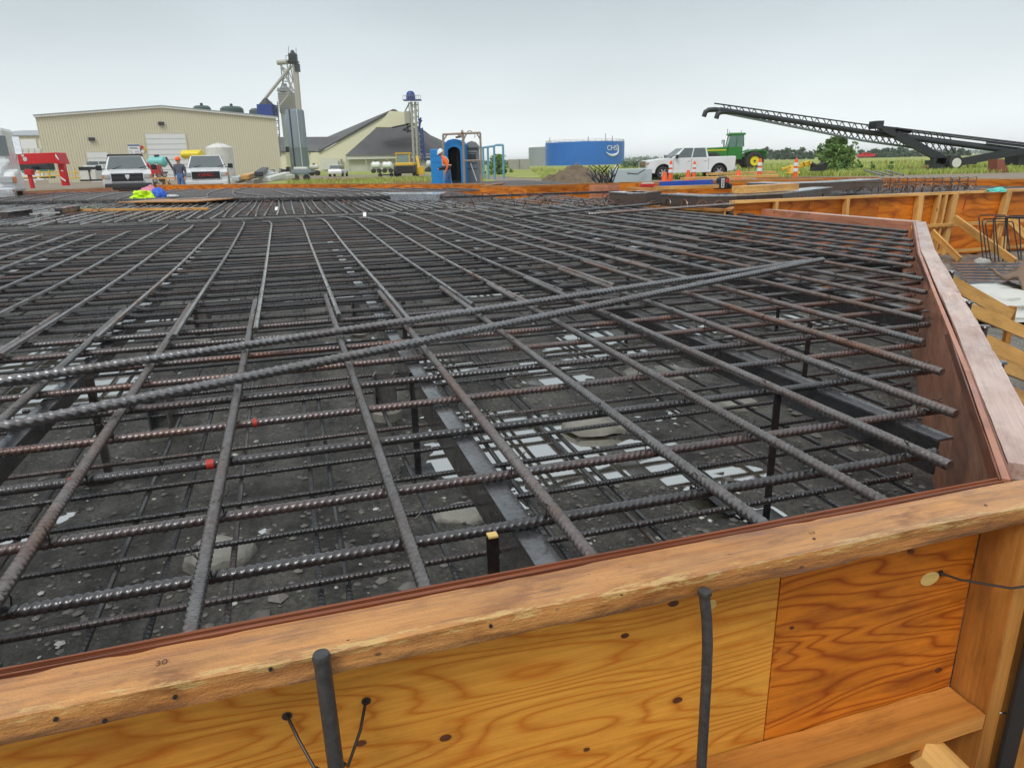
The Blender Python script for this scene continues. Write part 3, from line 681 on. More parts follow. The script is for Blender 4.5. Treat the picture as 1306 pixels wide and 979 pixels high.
low_T = ribbed('thin_ribbed_bar', rB, 5.2, .013, n=6); low_T.materials.append(M['rebar_low'])
ORD = ['first', 'second', 'third', 'fourth', 'fifth', 'sixth', 'seventh', 'eighth', 'ninth', 'tenth', 'eleventh', 'twelfth', 'thirteenth', 'fourteenth']
us = [-3.15, -2.83, -2.5, -2.2, -1.86, -1.55, -1.22, -.9, -.56, -.221, .164, .483, .864, 1.167, 1.459, 1.78, 2.096, 2.377, 2.716, 3.01, 3.27, 3.62, 3.98, 4.3, 4.6, 4.9, 5.2, 5.5, 5.8]
us = [-9.3 + .31 * i for i in range(20)] + us
far_L = [barmesh('long_bar', rL, 8.6, 14, lambda x, s=s: Vector((0, s * max(0, x - 6.6) ** 2 * .05, .012 * math.sin(x * .9 + s * 2) - max(0, x - 7.0) ** 2 * .03))) for s in (1, .7, 1.3)]
ib = 0
ties = []
for u in us:
    v0 = 1.035 if u < 1.39 else 1.0 + (u - 1.39) * 1.019 + random.uniform(.0, .09) + .035
    if u in (.164,): v0 = 1.03
    du = random.uniform(-.012, .012); lap = random.uniform(.55, .95)
    if u > -1.7:
        k = us.index(u) - us.index(-.56)
        if 0 <= k < 6: lab = 'thick ribbed bar running away from the front form, %s of the six from the left' % ORD[k]
        elif 6 <= k < 16: lab = 'thick ribbed bar ending at the slanting right form, %s from the front corner' % ORD[k - 6]
        else: lab = 'thick ribbed top bar running away from the camera in the mat'
        L1 = min(3.2, max(1.2, 3.2 - max(0, u - 1.4) * .2))
        put('rebar', near_L, guv(u, v0, ZL), guv(u + du, v0 + 3.2, ZL), lab, 'lengthwise top bars, near lengths', roll=random.random() * 6)
        v1 = v0 + 3.2 - lap
        if v1 < 10: put('rebar', random.choice(far_L), guv(u + du + .027, v1, ZL), guv(u + du + .027 + random.uniform(-.02, .02), v1 + 8.6, ZL), 'dark ribbed top bar lapped on behind a near bar and running away', 'lengthwise top bars, far lengths')
    else:
        put('rebar', random.choice(far_L), guv(u, 2.6 + random.uniform(-.3, .3), ZL), guv(u, 11, ZL), 'dark ribbed top bar lapped on behind a near bar and running away', 'lengthwise top bars, far lengths')
        if u > -4: put('rebar', near_L, guv(u, 1.03, ZL), guv(u, 4.2, ZL), 'thick ribbed top bar running away at the left edge of the mat', 'lengthwise top bars, near lengths')
vT = [1.307, 1.557, 1.889, 2.19, 2.46, 2.755, 3.05, 3.36, 3.64]
while vT[-1] < 11.7: vT.append(vT[-1] + .26 + random.uniform(-.03, .03))
far_T = [barmesh('cross_bar', rT, 15, 15, lambda x, s=s: Vector((0, .015 * math.sin(x * .7 + s), .006 * math.sin(x * 1.3 + s)))) for s in (0, 2, 4)]
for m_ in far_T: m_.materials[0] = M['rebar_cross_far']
for k, v in enumerate(vT):
    ue = 1.39 + (v - 1) / 1.019 - (.055 if k % 3 else .10) - random.uniform(0, .05) if v < 5.85 else 6.08 - random.uniform(0, .12)
    tilt = random.uniform(-.012, .012)
    if k < 9:
        lab = 'ribbed cross bar of the top mat, %s back from the front form' % ORD[k]
        o = put('rebar', near_T, guv(ue, v, ZT), guv(ue - 5.4, v + tilt, ZT), lab, 'crosswise top bars, near', roll=random.random() * 6)
        for kk, px, py, w_ in ((2, 268, 593, .0095), (2, 90, 616, .005), (3, 326, 532, .006)):
            if k == kk:
                uu = at(px, py, ZT).dot(TU); tp = MB(); tp.tube([(ue - uu - w_, 0, 0), (ue - uu + w_, 0, 0)], rT * 1.16, 12); part('red_tape', tp, M['tape'], o, smooth=True)
        if k == 2: o['label'] = 'ribbed cross bar with a wrap of bright red tape, third back from the front form'
        if v > 3: put('rebar', far_T[k % 3], guv(ue - 4.4, v + .03, ZT), guv(ue - 18, v + .03, ZT), 'dark cross bar of the top mat lapped on at the left side', 'crosswise top bars, far')
    else:
        put('rebar', far_T[k % 3], guv(ue, v, ZT), guv(ue - 15, v + tilt, ZT), 'dark cross bar of the top mat far from the camera', 'crosswise top bars, far')
# bottom mat
vB = [1.15, 1.44, 1.75, 2.06, 2.33, 2.58, 2.86, 3.14, 3.43, 3.7]
while vB[-1] < 9.5: vB.append(vB[-1] + .27)
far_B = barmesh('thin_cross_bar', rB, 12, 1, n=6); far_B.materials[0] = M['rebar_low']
for k, v in enumerate(vB):
    ue = 1.39 + (v - 1) / 1.019 - .09 - random.uniform(0, .1) if v < 5.85 else 5.9
    if k < 10: put('rebar', low_T, guv(ue, v, .13), guv(ue - 5.2, v + random.uniform(-.015, .015), .13 + random.uniform(-.012, .012)), 'thin ribbed cross bar of the bottom mat, %s back from the front form' % ORD[k], 'crosswise bottom bars, near', roll=random.random() * 6)
    else: put('rebar', far_B, guv(ue, v, .13), guv(ue - 12, v, .13), 'thin dark cross bar low in the mat far from the camera', 'crosswise bottom bars, far')
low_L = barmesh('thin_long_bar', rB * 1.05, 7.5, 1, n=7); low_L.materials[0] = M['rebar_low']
u = -3.4; k = 0
while u < 5.6:
    v0 = 1.04 if u < 1.3 else 1.1 + (u - 1.39) * 1.019
    put('rebar', low_L, guv(u, v0, .107), guv(u + random.uniform(-.05, .05), v0 + 7.5, .107), 'thin dark bar lying low in the mat and running away from the camera', 'lengthwise bottom bars'); u += .315 + random.uniform(-.02, .02)
for u, v in ((-.44, 1.15), (-.02, 1.6), (.62, 1.35), (.95, 1.3)):
    put('rebar', low_L, guv(u, v, .107), guv(u + .02, v + 7, .107), 'thin dark bar lapped beside another low in the mat', 'lengthwise bottom bars')
# two loose bars lying slantwise across the top mat
loose = ribbed('loose_ribbed_bar', .0158, 6.1, .027, slant=1.1, n=12, h=.16); loose.materials.append(M['rebar_loose'])
e1 = at(1038, 333, .53)
for a, lab, sft in ((at(0, 545, .53), 'loose thick ribbed bar lying slantwise across the mat, the nearer of the crossing pair', 0), (at(0, 489, .522), 'loose thick ribbed bar lying slantwise across the mat, the farther of the crossing pair', 1)):
    d = (a - e1).normalized(); p0 = e1 + (LV * .045 + UP * -.004 if sft else Vector()); p0 = p0 - (d * .12 if not sft else d * -.05)
    put('rebar', loose, p0, p0 + d * 6.1, lab, 'loose bars lying on top', roll=.4)
for (a, b, r_, lab) in ((at(655, 276, .52), at(880, 256, .56), .02, 'single slender bar lying slantwise on the far middle of the mat'), (at(750, 273, .5), at(1010, 255, .62), .02, 'single dark bar lying over the open pit near the curved plates')):
    mb = MB(); mb.tube([a, b], r_, 8); single('rebar', mb, M['rebar_far'], lab, 'rebar', 'loose bars lying on top', smooth=True)
# tie wires twisted round the crossings
tw = MB(); R_ = .019
tw.tube([(R_ * math.cos(q) * .72, R_ * math.cos(q) * .72, .027 * math.sin(q)) for q in [i * 2 * math.pi / 9 for i in range(10)]], .0017, 4)
tw.tube([(R_ * .5, R_ * .5, .022), (R_ * .9, R_ * .7, .030), (R_ * 1.2, R_ * 1.1, .027), (R_ * 1.9, R_ * 1.2, .038)], .0014, 4)
tw.tube([(R_ * .5, R_ * .5, .022), (R_ * .8, R_ * .9, .031), (R_ * 1.3, R_ * 1.3, .024), (R_ * 1.4, R_ * 2.0, .022)], .0014, 4)
twm = tw.mesh('tie_wire', M['wire']); cnt = 0
for u in us:
    for v in vT[:16]:
        p = guv(u, v, (ZL + ZT) / 2 + .001)
        if v < (1.1 if u < 1.39 else 1.05 + (u - 1.39) * 1.019) or abs(p.x) > .72 * p.y + .2 or p.y > 6.0 or random.random() < .12 or cnt >= 290: continue
        o = bpy.data.objects.new('tie_wire', twm); COL.objects.link(o); o.location = p; o.rotation_euler = (random.uniform(-.15, .15), random.uniform(-.15, .15), random.choice((0, 1.57, 3.14, 4.71)) - GA + random.uniform(-.2, .2))
        tag(o, 'thin twisted wire tying two bars at a crossing of the top mat', 'wire', 'wire ties at the bar crossings'); cnt += 1

# steel angle bearers under the top mat, with their posts
ztop = ZT - rT - .002
def bearer(u, v0, v1, lab):
    o = thing('steel_bearer', guv(u, v0, ztop - .13), lab, 'steel beam', 'steel bearers under the top mat')
    f_ = MB(); f_.bar(guv(u, v0, ztop - .004), guv(u, v1, ztop - .004), .056, .008); part('top_flange', f_, M['flange'], o, world=True, bevel=.001)
    f_ = MB(); f_.bar(guv(u - .0245, v0, ztop - .0585), guv(u - .0245, v1, ztop - .0585), .007, .099); part('web', f_, M['black_steel'], o, world=True)
for u, v0, v1, lab in ((.425, 1.10, 8, 'steel angle bearer running back from the front form left of the tie post'), (1.70, 1.40, 8.5, 'steel angle bearer whose end sticks out at the right form corner'), (-.86, 1.3, 8, 'steel angle bearer running back at the left side of the mat'),
                       (-2.2, 1.2, 9, 'steel angle bearer at the far left of the mat'), (3.05, 2.75, 9, 'steel angle bearer under the bar ends halfway along the right form'), (4.4, 4.2, 9.5, 'steel angle bearer under the bar ends near the far end of the right form')):
    bearer(u, v0, v1, lab)
def post(u, v, top, lab, base=False, h=.03):
    o = thing('support_post', guv(u, v, -.02), lab, 'post', 'upright angle posts under the mat')
    p_ = MB(); p_.bar(guv(u, v, -.02), guv(u, v, top), .026, .005, up=LV); p_.bar(guv(u + .0105, v + .013, -.02), guv(u + .0105, v + .013, top), .005, .026, up=LV); part('upright', p_, M['black_steel'], o, world=True)
    p_ = MB(); p_.box(guv(u, v, .02), (.13, .13, .008), rz=-GA); part('foot_plate', p_, M['black_steel'], o, world=True)
PO = [(.33, 1.235, .48, 'short upright angle post with a torch-cut end beside the near bearer'), (1.455, 1.815, .47, 'tall upright angle post right of the centre, in front of the bearer end'), (.40, 2.62, .44, 'upright post under the middle bearer behind the loose bars'),
      (2.35, 2.75, .44, 'upright post near the right form below the bar ends'), (-.80, 3.0, .44, 'upright post under the left bearer'), (.6, 4.1, .44, 'upright post far in the middle of the mat'), (2.2, 4.4, .44, 'upright post far right in the mat'), (3.3, 4.2, .44, 'upright post by the far part of the right form')]
for u, v, t_, lab in PO: post(u, v, t_, lab)
mb = MB(); c = guv(.33, 1.235, .481); mb.box(c, (.02, .02, .004), rz=.3); single('torch_cut_tip', mb, M['patch'], 'pale chip stuck on the cut end of the short post', 'chip')
# H-section stubs
def stub(px, py, lab):
    b = at(px, py, .06); o = thing('steel_stub', b, lab, 'steel stub', 'short H section stubs on pads')
    for s in (-1, 1):
        f_ = MB(); f_.box(b + Vector((s * .045, 0, .09)), (.008, .085, .18)); part('flange', f_, M['stub'], o, world=True)
    f_ = MB(); f_.box(b + Vector((0, 0, .09)), (.082, .007, .18)); part('web', f_, M['stub'], o, world=True)
    pd = MB(); pd.lathe([(0, 0), (.075, 0), (.078, .05), (.07, .06), (0, .06)], (b.x, b.y, 0), 14); single('concrete_pad', pd, M['wet_concrete'], 'round concrete pad under ' + lab.replace('short H section steel stub', 'the H stub'), 'concrete pad', 'round pads under the stubs', smooth=True)
stub(210, 545, 'short H section steel stub standing left of centre below the loose bars')
stub(493, 520, 'short H section steel stub standing in the middle below the loose bars')
stub(262, 430, 'short H section steel stub standing far left in the mat')
stub(460, 415, 'short H section steel stub standing far back in the middle of the mat')
mb = MB(); c = at(940, 655, .02); mb.bar(c, c + TU * -.0 + LV * .35 + UP * .02, .06, .006); mb.bar(c + TU * .03, c + TU * .03 + LV * .35 + UP * .02, .006, .06); single('angle_offcut', mb, M['black_steel'], 'short steel angle lying on the mud behind the front form', 'steel offcut')
# lumps of old concrete in the mud
def lump(px, py, rx, ry, h, lab, seed):
    c = at(px, py, .0); mb = MB(); n = 18; rows = [(1.0, -.04), (1.0, .45), (.93, .8), (.7, .97), (.35, 1.0)]; vs = []; fs = []
    for r, z in rows:
        for k in range(n):
            q = 2 * math.pi * k / n; w = 1 + .22 * noise.noise(Vector((math.cos(q) * 1.5 + seed, math.sin(q) * 1.5, 0)))
            p = Vector((math.cos(q) * rx * r * w, math.sin(q) * ry * r * w, z * h + .012 * noise.noise(Vector((math.cos(q) * r * 4, math.sin(q) * r * 4, seed)))))
            vs.append(c + p)
    for i in range(len(rows) - 1):
        for k in range(n): a, b = i * n + k, i * n + (k + 1) % n; fs.append((a, b, b + n, a + n))
    fs.append(tuple((len(rows) - 1) * n + k for k in range(n))); mb.add(vs, fs)
    single('concrete_lump', mb, M['wet_concrete'], lab, 'concrete lump', 'pads of old concrete in the mud', smooth=True)
lump(280, 715, .115, .10, .05, 'round pale concrete lump in the mud at the lower left under the bars', 1)
lump(590, 660, .10, .08, .03, 'flat pale concrete patch in the mud beside the near bearer', 5)
lump(760, 545, .16, .11, .04, 'flat concrete lump beside the puddles in the middle', 9)
lump(930, 520, .15, .1, .04, 'flat concrete lump right of the puddles under the bars', 12)
lump(840, 480, .2, .14, .04, 'wide pale concrete pad far right under the bars', 15)

# ---- the second mat beyond: closer bars, hooks and cross steel
rl2 = [barmesh('mat_bar', .0145, 8.5, 5, lambda x, s=s: Vector((0, .03 * math.sin(x * .5 + s), .008 * math.sin(x + s)))) for s in (0, 1.5, 3)]
u = -11.2; k = 0
while u < 3.2 and k < 110:
    put('rebar', rl2[k % 3], guv(u, 11.3 + random.uniform(0, .9), .50), guv(u + random.uniform(-.08, .08), 21, .50), 'pale grey bar of the closely spaced far mat, its end pointing at the camera', 'lengthwise bars of the far mat'); u += .13 + random.uniform(0, .05); k += 1
fb = MB()                                # past the 300 largest bars: the rest as one mesh
def farbar(p, q, r, bow=0.0):
    p, q = Vector(p), Vector(q); X = q - p; sd = UP.cross(X).normalized(); n = 8 if bow else 2
    fb.tube([p + X * (i / n) + sd * bow * math.sin(i / n * 2.6) for i in range(n + 1)], r, 6)
for k in range(22): v = 12.6 + k * .42; farbar(guv(4.6, v, .465), guv(-12.4, v, .465), .015)
for k in range(26): v = 22 + k * .45; farbar(guv(11, v, .42), guv(-23, v, .42), .016)
for k in range(34): u = -20 + k * .78; farbar(guv(u, 22.2, .455), guv(u + random.uniform(-.3, .3), 34, .455), .018, random.choice((.9, .5, 1.2)))
for k in range(16): v = 9.2 + k * .35; farbar(guv(17, v, .42), guv(8, v, .42), .016)
for k in range(14): v = 9.0 + k * .42; farbar(guv(14.2, v + .1, .44), guv(5.2, v - .1, .44), .016)
structure('far_rebar', fb, M['rebar_far'], smooth=True, kind='stuff')
# hooks: bent bar ends standing over the far mat
hk = MB(); hk.tube([(-.13, 0, -.02), (-.13, 0, .05)] + [(-.13 * math.cos(q), 0, .05 + .08 * math.sin(q)) for q in [i * math.pi / 7 for i in range(1, 7)]] + [(.13, 0, .05), (.13, 0, -.02)], .011, 5)
hkm = hk.mesh('bent_hook', M['rust'], smooth=True)
nh = 0
def hook(p, s=1.0, rz=None, lab='rusty bent bar hook standing up out of the far mat', grp='bent hooks over the far mat'):
    o = bpy.data.objects.new('rebar_hook', hkm); COL.objects.link(o); o.location = p; o.scale = (s, s, s); o.rotation_euler = (random.uniform(-.9, .9), random.uniform(-.35, .35), random.uniform(-1.2, 1.2) - GA if rz is None else rz); tag(o, lab, 'bar hook', grp)
for k in range(150): hook(guv(random.uniform(-9, 2.8), random.uniform(12.2, 18.5), .49), random.uniform(.35, .7))
for k in range(70):
    px = random.uniform(560, 800); hook(at(px, random.uniform(250, 266), .49), random.uniform(.5, .85))
for k in range(46):
    px = random.uniform(780, 950); hook(at(px, 262 + (px - 780) * .04 + random.uniform(-6, 8), .40), random.uniform(.8, 1.3), lab='rusty bent bar hook in front of the curved steel plates', grp='bent hooks by the curved plates')
for k in range(60):
    px = random.uniform(1060, 1245); hook(at(px, random.uniform(236, 247), .5), random.uniform(.7, 1.2), lab='dark bent bar hook in the pour behind the orange back form', grp='bent hooks behind the back form')
# cage of stirrups on the right
cg = thing('rebar_cage', at(1100, 240, .45), 'row of upright dark stirrups tied into a low cage behind the back form', 'rebar cage')
for k in range(16):
    c = at(1075 + k * 11, 243 - k * .1, .45); s_ = MB(); s_.tube([c + Vector((-.12, .0, 0)), c + Vector((-.12, .0, .24)), c + Vector((.12, .1, .26)), c + Vector((.12, .1, 0))], .011, 6); part('stirrup', s_, M['rust'], cg, world=True)
s_ = MB(); s_.tube([at(1075, 233, .7), at(1245, 231, .7)], .011, 6); part('runner', s_, M['rust'], cg, world=True)

# ================================================================== THINGS ON AND AROUND THE FAR MAT
board('board', at(99, 268, .53), at(266, 266, .53), .10, .04, M['lumber'], None, label='long orange board lying on the far mat in front of the bright jacket', cat='board', seg=20, jit=.002, bev=0)
b0, b1 = at(160, 258, .56), at(262, 257, .56)
board('plywood_board', b0 + Vector((0, .6, 0)), b1 + Vector((0, .6, 0)), 1.3, .022, M['lumber_brown'], None, label='dark plywood board on the far mat under the jacket and bag', cat='board')
def heap(name, c, rx, ry, h, mt, lab, cat, seed, rough_=.35):
    mb = MB(); n = 44; m_ = 18; vs = []; fs = []
    for i in range(m_ + 1):
        el = math.pi / 2 * (1 - i / m_)
        for k in range(n):
            q = 2 * math.pi * k / n; d = Vector((math.cos(q) * math.cos(el), math.sin(q) * math.cos(el), math.sin(el)))
            w = 1 + rough_ * (.75 * noise.noise(d * 1.5 + Vector((seed, 0, 0))) + .45 * noise.noise(d * 3.4 + Vector((0, seed, 0))) + .22 * noise.noise(d * 8 + Vector((0, 0, seed))))
            vs.append(c + Vector((d.x * rx * w, d.y * ry * w, d.z * h * w * .95)))
    for i in range(m_):
        for k in range(n): a, b = i * n + k, i * n + (k + 1) % n; fs.append((a, b, b + n, a + n))
    fs.append(tuple(m_ * n + k for k in range(n))); mb.add(vs, fs)
    return single(name, mb, mt, lab, cat, smooth=True)
jz = b0.z + .011
jc = at(182, 252.5, jz); heap('jacket', jc, .27, .24, .20, M['hivis'], 'crumpled neon yellow work jacket lying on the dark board', 'jacket', 2, .6)
bc = at(203, 251.5, jz); heap('bag', bc, .20, .18, .23, M['bag_blue'], 'bright blue bag slumped beside the neon jacket', 'bag', 8, .35)
pc = at(192, 249.5, jz); heap('cloth', pc, .28, .15, .25, M['pink'], 'pink cloth bundled behind the blue bag', 'cloth', 11, .4)
w_ = thing('water_bottle', at(214, 253, jz) + Vector((0, 0, .045)), 'clear plastic water bottle lying beside the blue bag', 'bottle'); mb = MB(); mb.lathe([(0, 0), (.042, .0), (.045, .02), (.045, .20), (.02, .26), (.02, .28)], n=14, axis='X'); part('bottle_body', mb, M['lamp'], w_, smooth=True)
mb = MB(); mb.lathe([(.022, .28), (.022, .30), (0, .30)], n=12, axis='X'); part('cap', mb, M['blue_print'], w_)
for (a, b, lab, w__) in (((222, 254), (262, 252), 'thin steel plate lying flat on the dark board beside the bottle', .35),): 
    mb = MB(); p, q = at(*a, jz + .02), at(*b, jz + .02); mb.slab([p, q, q + Vector((0, .35, 0)), p + Vector((0, .35, 0))], .01); single('steel_plate', mb, M['sheet_metal'], lab, 'steel plate')
for (a, b, h, lab) in (((5, 275), (37, 271), .10, 'short dark steel beam offcut lying at the far left of the mat'), ((75, 270), (98, 266), .10, 'dark steel beam offcut at the left end of the orange board')):
    mb = MB(); p, q = at(*a, .56), at(*b, .56); mb.bar(p, q, .12, .09); mb.bar(p + UP * .05, q + UP * .05, .16, .012); single('steel_offcut', mb, M['black_steel'], lab, 'steel offcut')
mb = MB(); mb.bar(at(38, 273, .56), at(76, 271, .56), .03, .02); single('wood_batten', mb, M['offwhite'], 'pale batten lying between the two steel offcuts', 'batten')
# dark channel across the far mat, shining plate on it, white tags
p, q = at(-30, 258.5, .55), at(520, 250.5, .55)
ch = thing('steel_channel', p, 'long dark steel channel lying right across the far mat', 'steel beam')
mb = MB(); mb.bar(p, q, .30, .012); part('web', mb, M['black_steel'], ch, world=True)
mb = MB(); d = Vector((0, .15, -.03)); mb.bar(p + d, q + d, .014, .09); mb.bar(p - Vector((0, .15, .03)), q - Vector((0, .15, .03)), .014, .09); part('flange', mb, M['black_steel'], ch, world=True)
p, q = at(497, 247.5, .64), at(560, 247.5, .64); mb = MB(); mb.slab([p, q, q + Vector((.1, 1.1, 0)), p + Vector((-.4, 1.1, 0))], .008); mb.bar(p - UP * .08 + Vector((0, .1, 0)), q - UP * .08 + Vector((0, .1, 0)), .02, .14); single('steel_plate', mb, M['sheet_metal'], 'shining wet steel plate raised on the far mat left of the toilets', 'steel plate')
mb = MB(); p, q = at(560, 252, .5), at(800, 244, .5); mb.bar(p, q, .12, .05); single('steel_channel', mb, M['black_steel'], 'dark steel bar lying behind the shining plate toward the lumber', 'steel beam')
for px, py, lab in ((352, 268, 'leftmost'), (465, 276, 'rightmost')):
    c = at(px, py, .51); mb = MB(); mb.slab([c + Vector((-.02, 0, 0)), c + Vector((.025, -.01, 0)), c + Vector((.005, .12, .05)), c + Vector((-.04, .10, .05))], .004); single('paper_tag', mb, M['white'], 'white paper tag caught on a bar end, %s of the two' % lab, 'tag')
# curved steel plates (ring segments with scalloped holes)
def ringseg(pts, w, h, lab, holes=0):
    o = thing('ring_plate', pts[0] - UP * h, lab, 'steel ring plate', 'curved steel plates on the mat')
    P = [Vector(p) for p in pts]; n = []
    for i, p in enumerate(P):
        t = (P[min(i + 1, len(P) - 1)] - P[max(i - 1, 0)]).normalized(); n.append(Vector((-t.y, t.x, 0)))
    mb = MB(); k = len(P); vs = []
    for p, q in zip(P, n): vs += [p, p + q * w, p + q * w - UP * .016, p - UP * .016]
    fs = [(4 * i + a, 4 * i + b, 4 * i + 4 + b, 4 * i + 4 + a) for i in range(k - 1) for a, b in ((0, 1), (1, 2), (2, 3), (3, 0))] + [(0, 3, 2, 1), tuple(4 * k - 4 + a for a in range(4))]
    mb.add(vs, fs); part('top_flange', mb, M['sheet_metal'], o, world=True)
    mb = MB(); vs = []
    for p, q in zip(P, n): vs += [p + q * .015 - UP * .016, p + q * .03 - UP * .016, p + q * .03 - UP * h, p + q * .015 - UP * h]
    mb.add(vs, fs); part('web', mb, M['plate_steel'], o, world=True)
    if holes:
        for i in range(holes):
            f = (i + .5) / holes * (k - 1); j = int(f); c = P[j].lerp(P[j + 1], f - j) + n[j] * .01 - UP * (h * .85)
            t = (P[j + 1] - P[j]).normalized(); mb = MB(); r = .075
            mb.tube([c + t * r * math.cos(a) + UP * r * 1.15 * math.sin(a) for a in [q * math.pi / 8 for q in range(9)]], .012, 5); part('scallop', mb, M['rust'], o, world=True)
    return o
z = .70
ringseg([at(776, 244.5, z), at(800, 246, z), at(825, 245.5, z), at(845, 243, z)], .45, .20, 'short curved brown steel plate standing on the mat, leftmost of the ring plates')
ringseg([at(842, 247, z), at(890, 249.5, z), at(940, 249, z), at(1000, 246, z), at(1062, 238.5, z)], .35, .19, 'long curved brown steel plate with round notches, under the black jobsite radio', 9)
ringseg([at(952, 233, z + .04), at(1000, 233.5, z + .04), at(1060, 232, z + .04), at(1127, 228, z + .04)], .5, .17, 'curved dark steel plate behind the notched one, in front of the orange cones')
# wooden edge of the small pit, timber piles and far forms
def far_form(pts, h, lab, mt='ply_far', th=.10, panels=True):
    o = thing('formwork_wall', Vector(pts[0]) - UP * h, lab, 'formwork')
    for a, b in zip(pts, pts[1:]):
        a, b = Vector(a), Vector(b); ln = (b - a).length; n = max(1, int(ln / 2.44)); X = (b - a).normalized(); Y = UP.cross(X)
        for i in range(n):
            p = a.lerp(b, i / n) + X * .003; q = a.lerp(b, (i + 1) / n) - X * .003
            board('plywood_panel', p - UP * (h / 2 + .02), q - UP * (h / 2 + .02), .02, h - .04, M[mt], o)
        board('top_plate', a + Y * .045 - UP * .02, b + Y * .045 - UP * .02, th, .036, M['lumber_brown'], o)
    return o
far_form([at(-60, 247.5, .54), at(0, 245, .54), at(152, 239, .54)], .6, 'dark wet form at the far left edge of the pour below the red outriggers', 'ply_red')
far_form([at(146, 236.5, .60), at(300, 234.5, .60), at(470, 234, .60), at(640, 234.5, .60)], .7, 'low orange plywood form along the far edge of the pour')
far_form([at(612, 237, .62), at(672, 236.5, .66), at(760, 233, .66)], .5, 'orange form at the far right edge left of the dirt pile')
far_form([at(752, 234, .67), at(776, 233.4, .69), at(798, 232.6, .71)], .5, 'short dark form piece behind the bent stirrup bars', 'ply_red')
far_form([at(640, 233, .66), at(612, 237, .62)], .45, 'short return of orange form below the grey toilet')
far_form([at(790, 232, .74), at(850, 231.5, .74), at(960, 228, .74)], .32, 'orange form timber behind the blue level, below the white pickup')
far_form([at(970, 226.5, .72), at(1120, 225.5, .6)], .2, 'thin wooden form strip below the cones at right')
far_form([at(1112, 226.5, .60), at(1200, 227.5, .60), at(1330, 228, .60)], .55, 'orange plywood form on the far right in front of the field')
far_form([at(1253, 241, .66), at(1330, 240, .66)], .35, 'small wooden box form under the teal cloth at the right', 'ply_red')
far_form([at(938, 261, .555), at(925, 266, .55), at(760, 258, .45)], .2, 'low timber edge of the small pit right of the centre', 'lumber')
def pile(a, b, w, t, mt, lab, n=1): board('timber', Vector(a), Vector(b), w, t, M[mt], None, label=lab, cat='timber', seg=8, jit=.003, bev=0)
pile(at(942, 242, .76), at(1010, 238, .76), .25, .10, 'lumber', 'orange timber lying right of the radio on the curved plate')
pile(at(835, 239.8, .78), at(915, 237.5, .78), .12, .05, 'lumber', 'pale timber in front of the blue level')
pile(at(800, 240, .74), at(860, 243, .72), .10, .04, 'lumber_brown', 'brown timber beside the red packet')
pile(at(905, 222, .70), at(985, 219.5, .70), .4, .08, 'lumber', 'wide pale planks stacked below the tractor wheel')
pile(at(870, 228, .72), at(990, 224, .74), .3, .06, 'lumber', 'long planks lying below the small cone')
pile(at(920, 231, .72), at(1050, 230, .72), .25, .06, 'lumber_brown', 'brown plank right of the radio')
mb = MB(); p, q = at(842, 235.4, .82), at(908, 232.5, .82); mb.bar(p, q, .05, .07); mb.bar(p + UP * .0, q + UP * .0, .02, .09); single('spirit_level', mb, M['level_blue'], 'long blue spirit level on the timbers left of the radio', 'level')
o = thing('packet', at(826, 238.5, .74), 'red and white packet lying on the timber left of the blue level', 'packet'); mb = MB(); mb.box((0, 0, .03), (.26, .14, .06)); part('wrapper', mb, M['red_print'], o, bevel=.01); mb = MB(); mb.box((0, 0, .066), (.20, .145, .012)); part('label', mb, M['white'], o)
# jobsite radio
rp = at(921, 241.5, .72); o = thing('jobsite_radio', rp, 'black jobsite radio with white and red labels on the curved plate', 'radio', rz=.06)
s = rp.y / 943
mb = MB(); mb.box((0, 0, 7.5 * s), (11.5 * s, .22, 14 * s)); part('case', mb, M['black'], o, bevel=.02)
for sx in (-1, 1): mb = MB(); mb.box((sx * 7.6 * s, 0, 4 * s), (4 * s, .26, 7 * s)); part('bumper', mb, M['black'], o, bevel=.02)
mb = MB(); mb.box((-2.8 * s, -.112, 8 * s), (4 * s, .006, 11.5 * s)); part('white_label', mb, M['offwhite'], o)
mb = MB(); mb.box((2.5 * s, -.112, 11 * s), (4 * s, .006, 4 * s)); part('red_label', mb, M['red_print'], o)
mb = MB(); mb.box((0, 0, 15 * s), (9 * s, .1, 1.4 * s)); part('handle', mb, M['black'], o, bevel=.01)
for r in range(3): mb = MB(); mb.box((-2.8 * s, -.1165, (5 + r * 3) * s), (1.6 * s, .003, 1.9 * s)); part('print', mb, M['dark'], o)
# teal cloth
p = at(1278, 243, .69); heap('cloth', p + Vector((0, .1, -.02)), .13, .10, .06, M['teal_cloth'], 'turquoise cloth draped on the small box form at the right', 'cloth', 3, .4)
# foam blocks, twisted bars, dirt heap
o = thing('foam_block', at(804, 232, .1), 'pale grey foam block behind the orange form left of the white pickup', 'block'); c = atY(804, 224, 24); mb = MB(); mb.box((c.x, c.y, c.z - .0), (1.22, .8, .42), rz=.06); part('slab', mb, M['foam'], o, world=True, bevel=.02)
mb = MB(); mb.tube([atY(800, 221, 23.3), atY(813, 222, 23.4), atY(823, 216, 23.5)], .02, 6); single('rebar', mb, M['rebar_far'], 'short dark bar leaning against the grey foam block', 'rebar', 'loose bars lying on top')
o = thing('rebar_bundle', at(772, 240, .45), 'tangle of bent black stirrup bars standing left of the foam block', 'rebar bundle')
for k in range(14):
    a = at(762 + random.uniform(0, 26), 238, .5); Y = a.y; dx = random.uniform(-.5, .35); h = random.uniform(.35, .62); mb = MB()
    mb.tube([a, a + Vector((dx * .5, random.uniform(-.2, .2), h * .7)), a + Vector((dx, random.uniform(-.3, .3), h)), a + Vector((dx + random.uniform(-.2, .2), .1, h * random.uniform(.5, .9))), a + Vector((dx * .4, 0, .1))], .016, 5); part('bent_bar', mb, M['boom'], o, world=True)
c = Vector(atY(737, 231, 36)); c.z = 0
